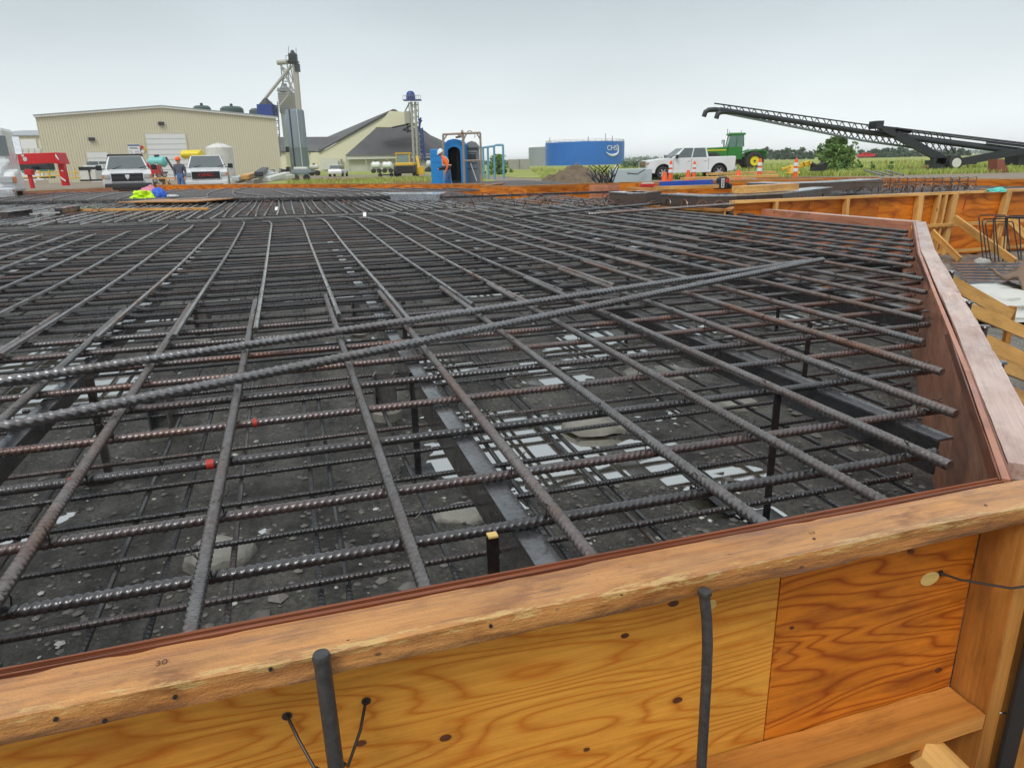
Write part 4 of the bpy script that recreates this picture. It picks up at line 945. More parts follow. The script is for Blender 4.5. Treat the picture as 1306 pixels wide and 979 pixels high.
mb = MB(); n = 40; vs = []; fs = []
for j in range(n):
    for i in range(n):
        x, y = (i / (n - 1) - .5) * 4.6, (j / (n - 1) - .5) * 3.6; r = math.hypot(x / 2.15, y / 1.7) * (1 + .15 * noise.noise(Vector((x, y, 3))))
        z = 1.12 * max(0, 1 - r) ** .85 + (.22 * noise.noise(Vector((x * 1.7, y * 1.7, 1))) + .14 * noise.noise(Vector((x * 5, y * 5, 2))) + .08 * noise.noise(Vector((x * 12, y * 12, 2)))) * min(1, max(0, 1.25 - r) * 2)
        vs.append((c.x + x, c.y + y, max(z, -.02)))
for j in range(n - 1):
    for i in range(n - 1): a = j * n + i; fs.append((a, a + 1, a + n + 1, a + n))
mb.add(vs, fs); single('dirt_pile', mb, M['dirt_pile'], 'heap of brown dirt behind the orange form in front of the blue tank', 'dirt pile', smooth=False)

# things on the ground outside the right form
c = at(1280, 395, -.22); heap('blanket', c, .85, .5, .22, M['blanket'], 'white insulating blanket crumpled on the mud outside the right form', 'blanket', 6, .5)
c = at(1322, 380, -.12); mb = MB(); n = 12; vs = []; fs = []
for i in range(n):
    for j in range(n): vs.append(c + Vector((i * .06 - .30, j * .06 - .35, .12 + .15 * noise.noise(Vector((i * .35, j * .35, 2))) + .10 * (j / n))))
for i in range(n - 1):
    for j in range(n - 1): a = i * n + j; fs.append((a, a + 1, a + n + 1, a + n))
mb.add(vs, fs); o = single('tarp', mb, M['burlap'], 'brown tarp thrown over the white blanket at the right edge', 'tarp', smooth=True); o.modifiers.new('thick', 'SOLIDIFY').thickness = .02
o = thing('board_stack', at(1260, 345, -.22), 'pale sheet stack with dark gaps lying on the mud behind the blanket', 'sheet stack')
for k in range(7):
    p, q = at(1214 + k * 3, 338 + k * 3.6, -.2), at(1330, 337 + k * 4.2, -.2); mb = MB(); mb.bar(p, q, .10, .05); part('slat', mb, M['sheet_metal'], o, world=True)
c = at(1252, 337, -.22); heap('stone', c, .12, .09, .09, M['concrete'], 'pale stone on the mud behind the blanket', 'stone', 9, .3)
o = thing('stirrup_bundle', at(1272, 334, -.24), 'bundle of tall bent stirrups standing on the mud before the orange back form', 'rebar bundle')
for k in range(7):
    a = at(1254 + k * 5, 334, -.24); w = .38; rz = random.uniform(-.3, .3); d = Vector((w * math.cos(rz), w * math.sin(rz), 0)); h = .58 + random.uniform(-.04, .05); ln = Vector((random.uniform(-.12, .02), .1, 0))
    mb = MB(); mb.tube([a, a + ln + UP * (h - .03), a + ln + d * .06 + UP * h, a + ln + d * .94 + UP * (h - .01), a + ln + d + UP * (h - .04), a + d + UP * .02], .0085, 6); part('stirrup', mb, M['boom'], o, world=True)

# ================================================================== VEHICLES
def wheel(parent, x, y, r, w, side, rimr=.62, rimmat=None, spokes=6):
    t = MB(); t.lathe([(r * .62, -w / 2), (r * .92, -w / 2), (r, -w * .32), (r, w * .32), (r * .92, w / 2), (r * .62, w / 2), (r * .60, 0), (r * .62, -w / 2)], n=28, axis='Y', caps=False)
    o = part('wheel', t, M['tyre'], parent, smooth=True); o.location = (x, y, r)
    k = MB(); q = side * w * .44
    k.lathe([(0, q * .75), (r * rimr * .96, q * .75), (r * rimr, q), (r * rimr * 1.04, q * 1.03), (r * rimr * 1.04, q * .6)], n=24, axis='Y')
    rm = part('rim', k, rimmat or M['dark'], o, smooth=True)
    if spokes:
        s_ = MB()
        for i in range(spokes):
            a = 2 * math.pi * i / spokes; d = Vector((math.cos(a), 0, math.sin(a))); s_.bar(Vector((0, q * .9, 0)), d * r * rimr * .97 + Vector((0, q * .95, 0)), .045, r * .17, up=d.cross(Vector((0, 1, 0))))
        s_.lathe([(0, q * .8), (r * .14, q * .8), (r * .12, q * 1.06), (0, q * 1.06)], n=12, axis='Y')
        part('spokes', s_, M['rim'], o)
    return o
def pickup(loc, rz, lab, cargo=None, badge=None, flood=None):
    t = thing('pickup_truck', loc, lab, 'pickup truck', 'white pickup trucks', rz)
    W = 1.0; xa, xf, R = -1.82, 1.86, .415
    def arch(cx, n=9): return [(cx + .52 * math.cos(a), .44 + .50 * math.sin(a)) for a in [math.pi * i / n for i in range(n + 1)]][::-1]
    prof = [(-2.86, .62), (-2.80, .50)] + [(xa - .52, .44)] + arch(xa)[0:] + [(xa + .52, .40), (xf - .52, .38)] + arch(xf) + [(xf + .52, .40), (2.78, .42), (2.90, .62), (2.92, .95), (2.84, 1.17), (2.2, 1.25), (1.32, 1.31), (-1.16, 1.33), (-1.20, 1.36), (-2.84, 1.37), (-2.90, 1.30)]
    b = MB(); b.prism([(x, -W, z) for x, z in prof], (0, 2 * W, 0))
    part('body', b, M['white_paint'], t, bevel=.09)
    inn = MB(); inn.box((0, 0, .62), (5.2, 1.7, .42)); part('chassis', inn, M['black'], t)
    # greenhouse
    g_ = MB(); zb, zt = 1.30, 1.93; lo = [(1.34, .93), (-1.14, .93)]; hi = [(.50, .74), (-1.02, .74)]
    vs = [(lo[0][0], -.93, zb), (lo[0][0], .93, zb), (lo[1][0], .93, zb), (lo[1][0], -.93, zb), (hi[0][0], -.74, zt), (hi[0][0], .74, zt), (hi[1][0], .74, zt), (hi[1][0], -.74, zt)]
    g_.add(vs, [(0, 1, 5, 4), (1, 2, 6, 5), (2, 3, 7, 6), (3, 0, 4, 7), (4, 5, 6, 7), (0, 3, 2, 1)]); part('cab', g_, M['white_paint'], t, bevel=.09)
    V = [Vector(p) for p in vs]
    def pane(name, a, b_, c, d, ins, mt=M['glass'], lift=.012):
        q = [a, b_, c, d]; m_ = sum(q, Vector()) / 4; q = [p.lerp(m_, ins) for p in q]; n = (q[1] - q[0]).cross(q[2] - q[0]).normalized()
        if n.dot(m_ - Vector((0, 0, 1.5))) < 0: n = -n
        mb = MB(); mb.prism([p - n * .02 for p in q], n * (.02 + lift)); return part(name, mb, mt, t)
    pane('windshield', V[0], V[1], V[5], V[4], .10)
    pane('rear_window', V[2], V[3], V[7], V[6], .16)
    for s in (-1, 1):
        a, b_, c, d = (V[0], V[3], V[7], V[4]) if s < 0 else (V[1], V[2], V[6], V[5])
        m0 = a.lerp(b_, .53); m1 = d.lerp(c, .44)
        pane('side_window', a.lerp(b_, .10), m0, m1, d.lerp(c, .02), .08); pane('side_window', m0, b_.lerp(a, .05), c.lerp(d, .05), m1, .09)
        # door seams and handles
        for x in (1.20, .05, -1.08): sm = MB(); sm.box((x, s * 1.0005, .93), (.014, .012, .72)); part('door_seam', sm, M['dark'], t)
        for x in (.25, -.85): h_ = MB(); h_.box((x, s * 1.01, 1.13), (.20, .04, .035)); part('door_handle', h_, M['chrome'], t, bevel=.008)
        mr = MB(); mr.box((1.06, s * 1.16, 1.40), (.14, .24, .23)); mr.bar((1.08, s * .95, 1.33), (1.06, s * 1.10, 1.36), .06, .05); part('mirror', mr, M['black'] if badge else M['dark'], t, bevel=.03)
        l_ = MB(); l_.box((2.875, s * .80, 1.00), (.14, .26, .20)); part('headlight', l_, M['lamp'], t, bevel=.03)
        l_ = MB(); l_.box((2.85, s * .95, 1.00), (.15, .10, .18)); part('indicator', l_, M['amber'], t, bevel=.02)
        l_ = MB(); l_.box((-2.88, s * .93, 1.12), (.08, .13, .38)); part('tail_light', l_, M['red_lamp'], t, bevel=.02)
        for x in (xa, xf):
            wheel(t, x, s * .86, R, .28, s)
            lin = MB(); lin.lathe([(.30, s * .60), (.545, s * .60), (.545, s * 1.006), (.50, s * 1.008), (.49, s * .7)], n=24, axis='Y')
            for p in lin.v: p.z = max(p.z, -.06)
            lo_ = part('wheel_arch', lin, M['black'], t); lo_.location = (x, 0, .44)
    bp = MB(); bp.box((2.93, 0, .60), (.16, 1.90, .22)); part('front_bumper', bp, M['white_paint'] if badge == 'GMC' else M['dark'] if badge == 'ram' else M['chrome'], t, bevel=.04)
    bp = MB(); bp.box((2.955, 0, .50), (.12, 1.5, .12)); part('lower_intake', bp, M['black'], t, bevel=.02)
    bp = MB(); bp.box((-2.93, 0, .60), (.16, 1.90, .20)); part('rear_bumper', bp, M['chrome'], t, bevel=.03)
    gr = MB(); gr.box((2.885, 0, .96), (.10, 1.30, .36)); G = part('grille', gr, M['black'], t, bevel=.04)
    fr = MB()
    for k in range(4): fr.box((2.94, 0, .84 + k * .075), (.02, 1.2, .018))
    part('grille_bar', fr, M['chrome'] if badge == 'bowtie' else M['dark'], G)
    fr = MB()
    for s in (-1, 1): fr.box((2.925, 0, .96 + s * .19), (.05, 1.34, .03)); fr.box((2.925, s * .66, .96), (.05, .03, .38))
    part('grille_frame', fr, M['chrome'], G)
    if badge == 'GMC': text('badge', 'GMC', .20, M['red_print'], G, (2.955, 0, .97), (rad(90), 0, rad(90)), .01, 1.6)
    if badge == 'ram':
        e = MB(); e.prism([(2.945, -.10, 1.08), (2.945, .10, 1.08), (2.945, .08, .95), (2.945, 0, .86), (2.945, -.08, .95)], (.02, 0, 0)); part('badge', e, M['chrome'], G, bevel=.01)
        e = MB(); e.box((2.945, 0, .965), (.015, 1.2, .05)); e.box((2.945, 0, .965), (.015, .09, .34)); part('grille_bar', e, M['dark'], G)
    if badge == 'bowtie':
        e = MB(); e.prism([(2.945, y_, .97 + z_) for y_, z_ in ((-.16, -.03), (-.05, -.03), (-.05, -.06), (.07, -.06), (.07, -.03), (.16, -.03), (.14, .03), (.05, .03), (.05, .06), (-.07, .06), (-.07, .03), (-.14, .03))], (.02, 0, 0)); part('badge', e, M['amber'], G)
    ln = MB(); ln.prism([(2.30, -.6, 1.235), (1.4, -.72, 1.305), (1.4, .72, 1.305), (2.30, .6, 1.235)], (0, 0, .028)); part('hood_bulge', ln, M['white_paint'], t, bevel=.012)
    for s in (-1, 1): wp = MB(); wp.bar((1.36, s * .55 - .1, 1.325), (1.12, s * .55 + .35, 1.47), .03, .02); part('wiper', wp, M['black'], t)
    return t
M['cab_light'] = M['amber']
# white pickup seen from its left side, nose to the left
c = atY(875, 224, 48); pk = pickup((c.x, c.y, 0.0), math.pi + .10, 'white crew cab pickup parked side on in front of the green tractor', badge='bowtie')
# two pickups facing the camera at the left
c = atY(160, 230, 33.5); p1 = pickup((c.x - 1.1, c.y + 2.5, 0), rad(-90 + 26), 'white pickup with dark roof rack parked facing the camera left of the pipe stack', badge='ram')
mb = MB(); mb.box((-.1, 0, 1.985), (1.25, 1.5, .06)); mb.box((-.1, 0, 1.94), (1.1, 1.56, .03)); part('roof_rack', mb, M['dark'], p1, bevel=.02)
mb = MB(); mb.box((.80, .52, 1.40), (.25, .2, .10)); part('hi_vis_vest', mb, M['hivis'], p1, bevel=.03)
c = atY(265, 228, 36.5); p2 = pickup((c.x - 1.0, c.y + 2.6, 0), rad(-90 + 20), 'white pickup facing the camera with a yellow tank behind its cab', badge='GMC')
yt = MB(); yt.lathe([(0, -.8), (.40, -.8), (.48, -.7), (.48, .7), (.40, .8), (0, .8)], n=20, axis='X'); yt.v = [Vector((p.x * .66, p.y * .8, p.z * .48)) for p in yt.v]; o = single('tank', yt, M['yellow_poly'], 'yellow plastic tank carried on the bed of the pickup', 'tank', smooth=True); yl = atY(246, 202.5, 41.2); o.location = (yl.x, 41.2, yl.z)
mb = MB(); q = atY(222, 203, 42); mb.bar((q.x, 42, 1.0), (q.x - .45, 42, 1.95), .06, .10); mb.bar((q.x + .7, 42, 1.2), (q.x, 42, 1.5), .06, .06); single('hose_reel_frame', mb, M['dark'], 'dark leaning frame beside the yellow tank behind the pickup', 'frame')

# articulated tractor behind the pickup
Y = 81; c = atY(936, 219, Y)
tr = thing('tractor', (c.x, Y, 0), 'green articulated tractor with glass cab and yellow wheel rims behind the pickup', 'tractor', rz=math.pi - .12)
mb = MB(); mb.prism([(x, -.75, z) for x, z in ((.9, 1.25), (4.6, 1.25), (4.75, 1.5), (4.7, 2.2), (4.3, 2.36), (.9, 2.45))], (0, 1.5, 0)); part('hood', mb, M['jd_green'], tr, bevel=.08)
for s in (-1, 1): mb = MB(); mb.box((2.8, s * .757, 2.12), (3.4, .02, .12)); part('stripe', mb, M['jd_yellow'], tr)
mb = MB(); mb.box((4.74, 0, 1.75), (.06, 1.2, .8)); part('grille', mb, M['black'], tr)
mb = MB(); mb.box((.15, 0, 1.75), (1.5, 1.7, 1.3)); part('cab_base', mb, M['jd_green'], tr, bevel=.04)
mb = MB(); mb.box((.1, -.86, 1.9), (.8, .02, .18)); part('stripe', mb, M['jd_yellow'], tr)
mb = MB(); mb.prism([(-.70, -.86, 2.42), (.95, -.86, 2.42), (.72, -.80, 3.62), (-.62, -.80, 3.62)], (0, 1.68, 0)); cb = part('cab_glass', mb, M['glass_cab'], tr)
for x0, x1 in ((-.70, -.62), (.95, .72), (.12, .08)):
    for s in (-1, 1): mb = MB(); mb.bar((x0, s * .86, 2.42), (x1, s * .83, 3.62), .08, .08); part('cab_pillar', mb, M['jd_green'], tr)
mb = MB(); mb.box((.05, 0, 3.72), (1.75, 1.9, .22)); part('cab_roof', mb, M['jd_green'], tr, bevel=.06)
mb = MB(); mb.box((.05, 0, 3.86), (1.1, 1.1, .08)); part('roof_cap', mb, M['offwhite'], tr, bevel=.03)
for x, h in ((.85, .5), (.62, .28), (-.6, .3)): mb = MB(); mb.tube([(x, -.5, 3.7), (x + .03, -.5, 3.8 + h)], .03, 6); part('antenna', mb, M['dark'], tr)
mb = MB(); mb.tube([(1.1, -.8, 2.2), (1.15, -.82, 3.2)], .07, 8); part('exhaust', mb, M['dark'], tr)
mb = MB(); mb.bar((1.0, -.9, 3.1), (1.25, -1.35, 3.1), .03, .03); mb.box((1.25, -1.38, 3.0), (.06, .22, .42)); part('mirror', mb, M['black'], tr)
mb = MB(); mb.prism([(x, -.65, z) for x, z in ((-.9, 1.2), (-.9, 1.75), (-1.5, 1.95), (-3.1, 1.95), (-3.3, 1.4), (-2.9, 1.05), (-1.3, 1.0))], (0, 1.3, 0)); part('rear_frame', mb, M['jd_green'], tr, bevel=.05)
mb = MB(); mb.box((0, 0, 1.0), (1.9, 1.1, .7)); part('hitch', mb, M['black'], tr)
for s in (-1, 1):
    mb = MB(); mb.prism([(-.8, s * .75, 1.75), (-1.3, s * .75, 2.0), (-2.5, s * .75, 2.0), (-3.1, s * .75, 1.7), (-3.1, s * .75, 1.78), (-2.5, s * .75, 2.1), (-1.3, s * .75, 2.1), (-.8, s * .75, 1.85)], (0, s * .75, 0)); part('fender', mb, M['jd_green'], tr)
    mb = MB(); mb.box((-3.28, s * .62, 1.75), (.1, .18, .18)); part('work_light', mb, M['lamp'], tr)
    for x in (2.6, -1.75):
        for yy in (1.05, 1.68):
            w = wheel(tr, x, s * yy, .93, .52, s, .50, M['jd_yellow'], 0)
            lg = MB()
            for k in range(22):
                a = 2 * math.pi * k / 22; d = Vector((math.cos(a), 0, math.sin(a))); e = Vector((math.cos(a + .22), 0, math.sin(a + .22)))
                lg.bar(d * .935 + Vector((0, -.25, 0)), e * .935 + Vector((0, 0, 0)), .06, .05, up=d); lg.bar(d * .935 + Vector((0, .25, 0)), e * .935, .06, .05, up=d)
            part('tread_lug', lg, M['tyre'], w)
            if yy > 1.5: hb = MB(); hb.lathe([(0, s * .16), (.12, s * .16), (.10, s * .26), (0, s * .26)], n=12, axis='Y'); part('hub', hb, M['dark'], w)
# traffic cones (tall delineator posts and small cones)
def cone(px, ptop, Y, tall, lab):
    c = atY(px, ptop, Y); o = thing('traffic_cone', (c.x, Y, max(0, c.z - tall)), lab, 'traffic cone', 'orange traffic cones'); r = .085 if tall > .8 else .12; h = tall
    mb = MB(); mb.lathe([(r * 1.7, 0), (r * 1.75, .03), (r, .05), (r * .55, h * .93), (r * .3, h), (0, h)] if tall > .8 else [(r, .03), (r * .35, h), (0, h)], n=16); part('cone_body', mb, M['cone'], o, smooth=True)
    mb = MB(); mb.box((0, 0, .02), (r * 3.6, r * 3.6, .04)); part('base', mb, M['black'] if tall > .8 else M['cone'], o)
    if tall > .8:
        for z in (.62, .78): mb = MB(); mb.lathe([(r * (1 - .45 * z) + .012, h * z), (r * (1 - .45 * (z + .1)) + .012, h * (z + .10))], n=16); part('reflective_band', mb, M['white'], o)
cone(856, 205, 22, .72 * 1.25, 'tall orange cone in front of the pickup front door, nearest its front wheel')
cone(886, 205.5, 24, .9, 'tall orange cone in front of the pickup bed')
cone(970, 202, 21, .92, 'tall orange cone in front of the tractor rear wheel')
cone(1016, 202, 22, 1.0, 'tall orange cone in the grass between tractor and bush')
cone(848, 219, 20, .40, 'small orange cone beside the pickup front wheel')
cone(878, 217, 22, .42, 'small orange cone below the middle of the pickup')
cone(942, 217, 23, .30, 'small orange cone below the tractor, partly behind the planks')

# semi truck nose and the red outriggers at the left edge
q = atY(8, 225, 24); sx = q.x
tk = thing('semi_truck', (sx - 2.2, 25.5, 0), 'white semi truck with chrome bumper cut off by the left edge', 'truck', None, rad(22))
mb = MB(); mb.prism([(x, z_[0], z_[1]) for x in (-.9,) for z_ in ((0, .7), (0, 1.25), (.1, 1.45), (1.6, 1.75), (1.6, .7))], (1.8, 0, 0)); part('hood', mb, M['white_paint'], tk, bevel=.08)
for s in (-1, 1):
    mb = MB(); mb.prism([(s * .8, -.05 + a, b) for a, b in ((.0, .62), (-.02, 1.0), (.2, 1.28), (.9, 1.38), (1.4, 1.1), (1.5, .6))], (s * .45, 0, 0)); part('fender', mb, M['white_paint'], tk, bevel=.09)
    mb = MB(); mb.box((s * 1.0, -.07, 1.02), (.42, .16, .24)); part('headlight', mb, M['lamp'], tk, bevel=.04)
    mb = MB(); mb.box((s * 1.235, .0, 1.02), (.10, .2, .22)); part('indicator', mb, M['amber'], tk, bevel=.03)
    mb = MB(); mb.bar((s * 1.05, 1.7, 1.7), (s * 1.2, 1.5, 2.3), .05, .05); mb.box((s * 1.24, 1.45, 2.2), (.22, .12, .62)); part('mirror', mb, M['chrome'], tk, bevel=.04)
    wheel(tk, 0, 0, .5, .3, s, .6, M['rim'], 0).matrix_basis = Matrix.Translation((s * 1.0, .75, .5)) @ Matrix.Rotation(rad(90), 4, 'Z')
mb = MB(); mb.box((0, -.18, .58), (2.45, .30, .42)); part('bumper', mb, M['chrome'], tk, bevel=.08)
mb = MB(); mb.box((-.1, 2.4, 1.75), (1.9, 1.6, 2.2)); part('cab', mb, M['white_paint'], tk, bevel=.12)
mb = MB(); mb.box((0, 1.58, 2.2), (1.8, .05, .7)); part('windshield', mb, M['glass'], tk)
mb = MB(); mb.box((0, -.02, 1.05), (1.1, .08, .6)); part('grille', mb, M['chrome'], tk)
Y = 31; o = thing('crane_outrigger', (atY(40, 235, Y).x, Y, 0), 'red crane truck outrigger beam with striped legs at the left', 'crane')
def A(px, py, y=Y): return atY(px, py, y)
mb = MB(); mb.prism([A(5, 196.5), A(71, 194.5), A(73, 199), A(77, 209.5), A(66, 208), A(25, 210), A(16, 204)][::-1], (0, .7, 0)); part('beam', mb, M['red_paint'], o, world=True, bevel=.02)
mb = MB(); mb.bar(A(73, 208) + Vector((0, .3, 0)), A(79, 237) + Vector((0, .3, 0)), .19, .24); part('leg', mb, M['red_paint'], o, world=True)
mb = MB(); mb.bar(A(41, 220) + Vector((0, -.2, 0)), A(46, 240) + Vector((0, -.2, 0)), .11, .13); part('leg', mb, M['red_paint'], o, world=True); mb = MB(); mb.bar(A(41, 216) + Vector((0, -.2, 0)), A(42, 223) + Vector((0, -.2, 0)), .24, .28); part('leg_sleeve', mb, M['red_paint'], o, world=True)
mb = MB()
for pts in (((74, 225), (81, 230), (81, 232), (75, 228)), ((75, 217), (78, 218), (78, 219), (75, 218)), ((71, 196), (75.5, 204), (74.5, 204), (70.5, 199))): mb.slab([A(a, b, Y - .012 if pts[0][0] != 71 else Y - .01) + (Vector((0, .16, 0)) if pts[0][0] != 71 else Vector()) for a, b in pts], .012)
for pts in (((43, 229.5), (46, 232), (46, 233.5), (43.5, 231.5)),): mb.slab([A(a, b, Y - .3) for a, b in pts], .012)
part('white_stripe', mb, M['white'], o, world=True)
for px, py, r in ((29, 198.5, .055), (32, 203, .09)):
    mb = MB(); c = A(px, py, Y - .01); mb.lathe([(r, -.01), (r, .01), (r * .7, .012)], (c.x, c.y, c.z), 16, axis='Y'); part('emblem', mb, M['offwhite'], o, world=True)
mb = MB(); mb.box(A(20, 213, 33.5), (3.2, .5, .30)); mb.box(A(22, 215, 33), (1.6, .5, .15)); part('deck', mb, M['dark'], o, world=True)

# ================================================================== BUILDINGS
# ---- beige shed
R0 = atY(351, 149, 110); ze = R0.z
L0 = at(45, 147, ze); K0 = at(362, 175, ze)
ax = (Vector((R0.x, R0.y, 0)) - Vector((L0.x, L0.y, 0))); wid = ax.length; ax.normalize(); nb = Vector((-ax.y, ax.x, 0)); fr_ = -nb
K0 = R0 + nb * 62; dl = 62
sh = thing('metal_shed', ((L0.x + R0.x) / 2, (L0.y + R0.y) / 2, 0), 'large beige ribbed metal shed with a shallow gable and white doors', 'building')
def shp(s, z, d=0.0): p = L0.lerp(R0, s); return Vector((p.x, p.y, z)) + fr_ * d
zr = atY(198, 135, shp(.5, 0).y).z
mb = MB(); mb.poly([shp(0, -.3), shp(1, -.3), shp(1, ze), shp(.5, zr), shp(0, ze)]); mb.poly([shp(1, -.3), shp(1, -.3) + nb * dl, shp(1, ze) + nb * dl, shp(1, ze)]); mb.poly([shp(0, -.3), shp(0, ze), shp(0, ze) + nb * dl, shp(0, -.3) + nb * dl]); mb.poly([p + nb * dl for p in (shp(0, -.3), shp(0, ze), shp(.5, zr), shp(1, ze), shp(1, -.3))])
part('wall', mb, M['siding'], sh, world=True)
mb = MB(); n = 96
for i in range(n + 1):
    s = i / n; z = ze + (zr - ze) * (1 - abs(s - .5) * 2); p = shp(s, 0, .03); mb.bar(Vector((p.x, p.y, -.2)), Vector((p.x, p.y, z - .1)), .11, .07, up=fr_)
for i in range(60): p = R0 + nb * (i * dl / 60) + ax * .03; mb.bar(Vector((p.x, p.y, -.2)), Vector((p.x, p.y, ze - .1)), .12, .06, up=ax)
part('siding_rib', mb, M['siding_dark'], sh, world=True)['kind'] = 'stuff'
mb = MB()
for a, b in ((0, .5), (.5, 1)):
    za, zb = (ze, zr) if a == 0 else (zr, ze)
    q = [shp(a - (.008 if a == 0 else 0), za + .05, .35), shp(b + (.008 if b == 1 else 0), zb + .05, .35)]; mb.slab([q[0], q[1], q[1] + nb * (dl + .6), q[0] + nb * (dl + .6)], .12)
part('roof', mb, M['roof_grey'], sh, world=True)
mb = MB()
for a, b in ((0, .5), (.5, 1)):
    za, zb = (ze, zr) if a == 0 else (zr, ze); mb.bar(shp(a - (.006 if a == 0 else 0), za - .12, .22), shp(b + (.006 if b == 1 else 0), zb - .12, .22), .2, .34)
part('rake_trim', mb, M['offwhite'], sh, world=True)
def spix(px, py, d=.08):   # pixel -> point on the shed front
    r = ray(px, py); n = fr_; o_ = Vector((0, 0, CH)); P = shp(0, 0, d); s = (P - o_).dot(n) / r.dot(n); return o_ + r * s
def shed_door(x0, x1, y0, rows, y1=232):
    a, b = spix(x0, y0), spix(x1, y0); mb = MB(); c = (a + b) / 2
    mb.bar(Vector((a.x, a.y, c.z / 2)), Vector((b.x, b.y, c.z / 2)), .08, c.z, up=UP); D = part('roller_door', mb, M['door_white'], sh, world=True)
    for k in range(1, rows): mb = MB(); mb.bar(Vector((a.x, a.y, c.z * k / rows)) + fr_ * .05, Vector((b.x, b.y, c.z * k / rows)) + fr_ * .05, .02, .05); part('door_seam', mb, M['roof_grey'], D, world=True)
    mb = MB(); mb.bar(Vector((a.x, a.y, c.z + .08)), Vector((b.x, b.y, c.z + .08)), .12, .16); mb.bar(Vector((a.x, a.y, 0)), Vector((a.x, a.y, c.z)), .14, .14, up=fr_); mb.bar(Vector((b.x, b.y, 0)), Vector((b.x, b.y, c.z)), .14, .14, up=fr_); part('door_frame', mb, M['siding_dark'], D, world=True)
    return D
shed_door(184, 236, 170.5, 9)
D = shed_door(109, 138, 194, 5)
for px in (119, 132): c = spix(px, 207.5, .14); mb = MB(); mb.bar(c - ax * .55, c + ax * .55, .03, .32); part('pane', mb, M['glass'], D, world=True)
for px, py in ((205.5, 157.5), (117, 177.5)): c = spix(px, py, .2); mb = MB(); mb.bar(c - ax * .38, c + ax * .38, .35, .42); part('wall_lamp', mb, M['dark'], sh, world=True, bevel=.05)
# boards on the shed
o = thing('notice_board', spix(170, 198, .1), 'white notice board with a blue head and lines of print on the shed wall', 'sign')
a, b = spix(162.5, 184.5, .14), spix(177.5, 184.5, .14); z1 = spix(178, 198.5, .14).z
mb = MB(); mb.bar(Vector((a.x, a.y, (a.z + z1) / 2)), Vector((b.x, b.y, (a.z + z1) / 2)), .05, a.z - z1); part('panel', mb, M['white'], o, world=True)
h = a.z - z1; mb = MB(); mb.bar(Vector((a.x, a.y, a.z - h * .07)) + fr_ * .04, Vector((b.x, b.y, a.z - h * .07)) + fr_ * .04, .02, h * .12); part('header', mb, M['blue_print'], o, world=True)
mb = MB()
for f, s0, s1 in ((.27, .1, .8), (.37, .15, .85), (.60, .1, .3), (.60, .55, .9), (.78, .1, .35), (.78, .5, .92)): mb.bar(a.lerp(b, s0) - UP * h * f + fr_ * .035, a.lerp(b, s1) - UP * h * f + fr_ * .035, .01, h * .035)
part('print', mb, M['dark'], o, world=True)
c = spix(181.5, 190.5, .14); o = thing('hazard_diamond', c, 'small four-coloured hazard diamond sign right of the notice board', 'sign')
for dx, dz, mt in ((0, .28, 'red_print'), (-.28, 0, 'blue_print'), (.28, 0, 'yellow'), (0, -.28, 'white')):
    q = Vector((c.x, c.y, c.z)) + ax * dx + UP * dz; mb = MB(); mb.slab([q - ax * .26, q - UP * .26, q + ax * .26, q + UP * .26], .03); part('quarter', mb, M[mt], o, world=True)
# ---- low building behind at the left
Y = 150; o = thing('warehouse', (atY(10, 215, Y).x, Y, 0), 'low beige building with a pale metal roof behind the red outriggers', 'building')
def A(px, py, y=Y): return atY(px, py, y)
def wallface(x0, x1, ytop, y=Y, t=.3):
    a, b = A(x0, ytop, y), A(x1, ytop, y); m = MB(); z = (a.z + b.z) / 2; m.box(((a.x + b.x) / 2, y, z / 2 - .3), (b.x - a.x, t, z + .6)); return m
part('wall', wallface(-60, 75, 172.5), M['siding'], o, world=True)
mb = MB(); a, b = A(-60, 173), A(75, 172); mb.slab([a + Vector((0, -.6, 0)), b + Vector((0, -.6, 0)), b + Vector((0, 22, 1.9)), a + Vector((0, 22, 1.9))], .2); part('roof', mb, M['roof_grey'], o, world=True)
part('roller_door', wallface(8, 46, 178, Y - .25), M['door_white'], o, world=True)
mb = MB()
for i in range(40): x = a.x + (b.x - a.x) * i / 39; mb.bar((x, Y - .18, 0), (x, Y - .18, a.z - .2), .15, .06, up=(0, 1, 0))
part('siding_rib', mb, M['siding_dark'], o, world=True)['kind'] = 'stuff'
# stacked white racks in front of it
o = thing('stacked_pallets', (A(33, 200, 120).x, 120, 0), 'stack of pale crates in front of the low building', 'crates')
for i in range(5):
    for j in range(2): q = A(20 + i * 7.5, 194 - j * 4.5, 120); mb = MB(); mb.box((q.x, 120, q.z - .25), (.85, 1, .5)); part('crate', mb, M['offwhite'], o, world=True)
# ---- three domed bins, blue hopper, elevator leg, grey tank
for i, (px, ptop, w) in enumerate(((257, 134.5, 22), (295, 135.5, 29), (330, 138, 25))):
    Y = 190 - i * 6; a = atY(px, ptop, Y); r = w / 2 / 943 * Y * .97; mb = MB(); h = 10 / 943 * Y; mb.lathe([(r, 0), (r, a.z - h * .62), (r * .97, a.z - h * .3), (r * .75, a.z - h * .06), (r * .2, a.z), (0, a.z)], n=28)
    o = single('storage_bin', mb, M['green_dome'], 'dark green domed bin top showing above the shed roof, %s of three' % ('leftmost', 'middle', 'rightmost')[i], 'storage bin', 'domed bins behind the shed', smooth=True); o.location = (a.x, Y, 0)
    v_ = MB(); v_.lathe([(.35, a.z - .1), (.35, a.z + .45), (.1, a.z + .6), (0, a.z + .6)], n=10); part('vent', v_, M['dark'], o)
Y = 165
def A(px, py, y=165): return atY(px, py, y)
o = thing('blue_hopper', (A(342, 205).x, Y, 0), 'blue hopper bin on legs beside the shed gable end', 'hopper')
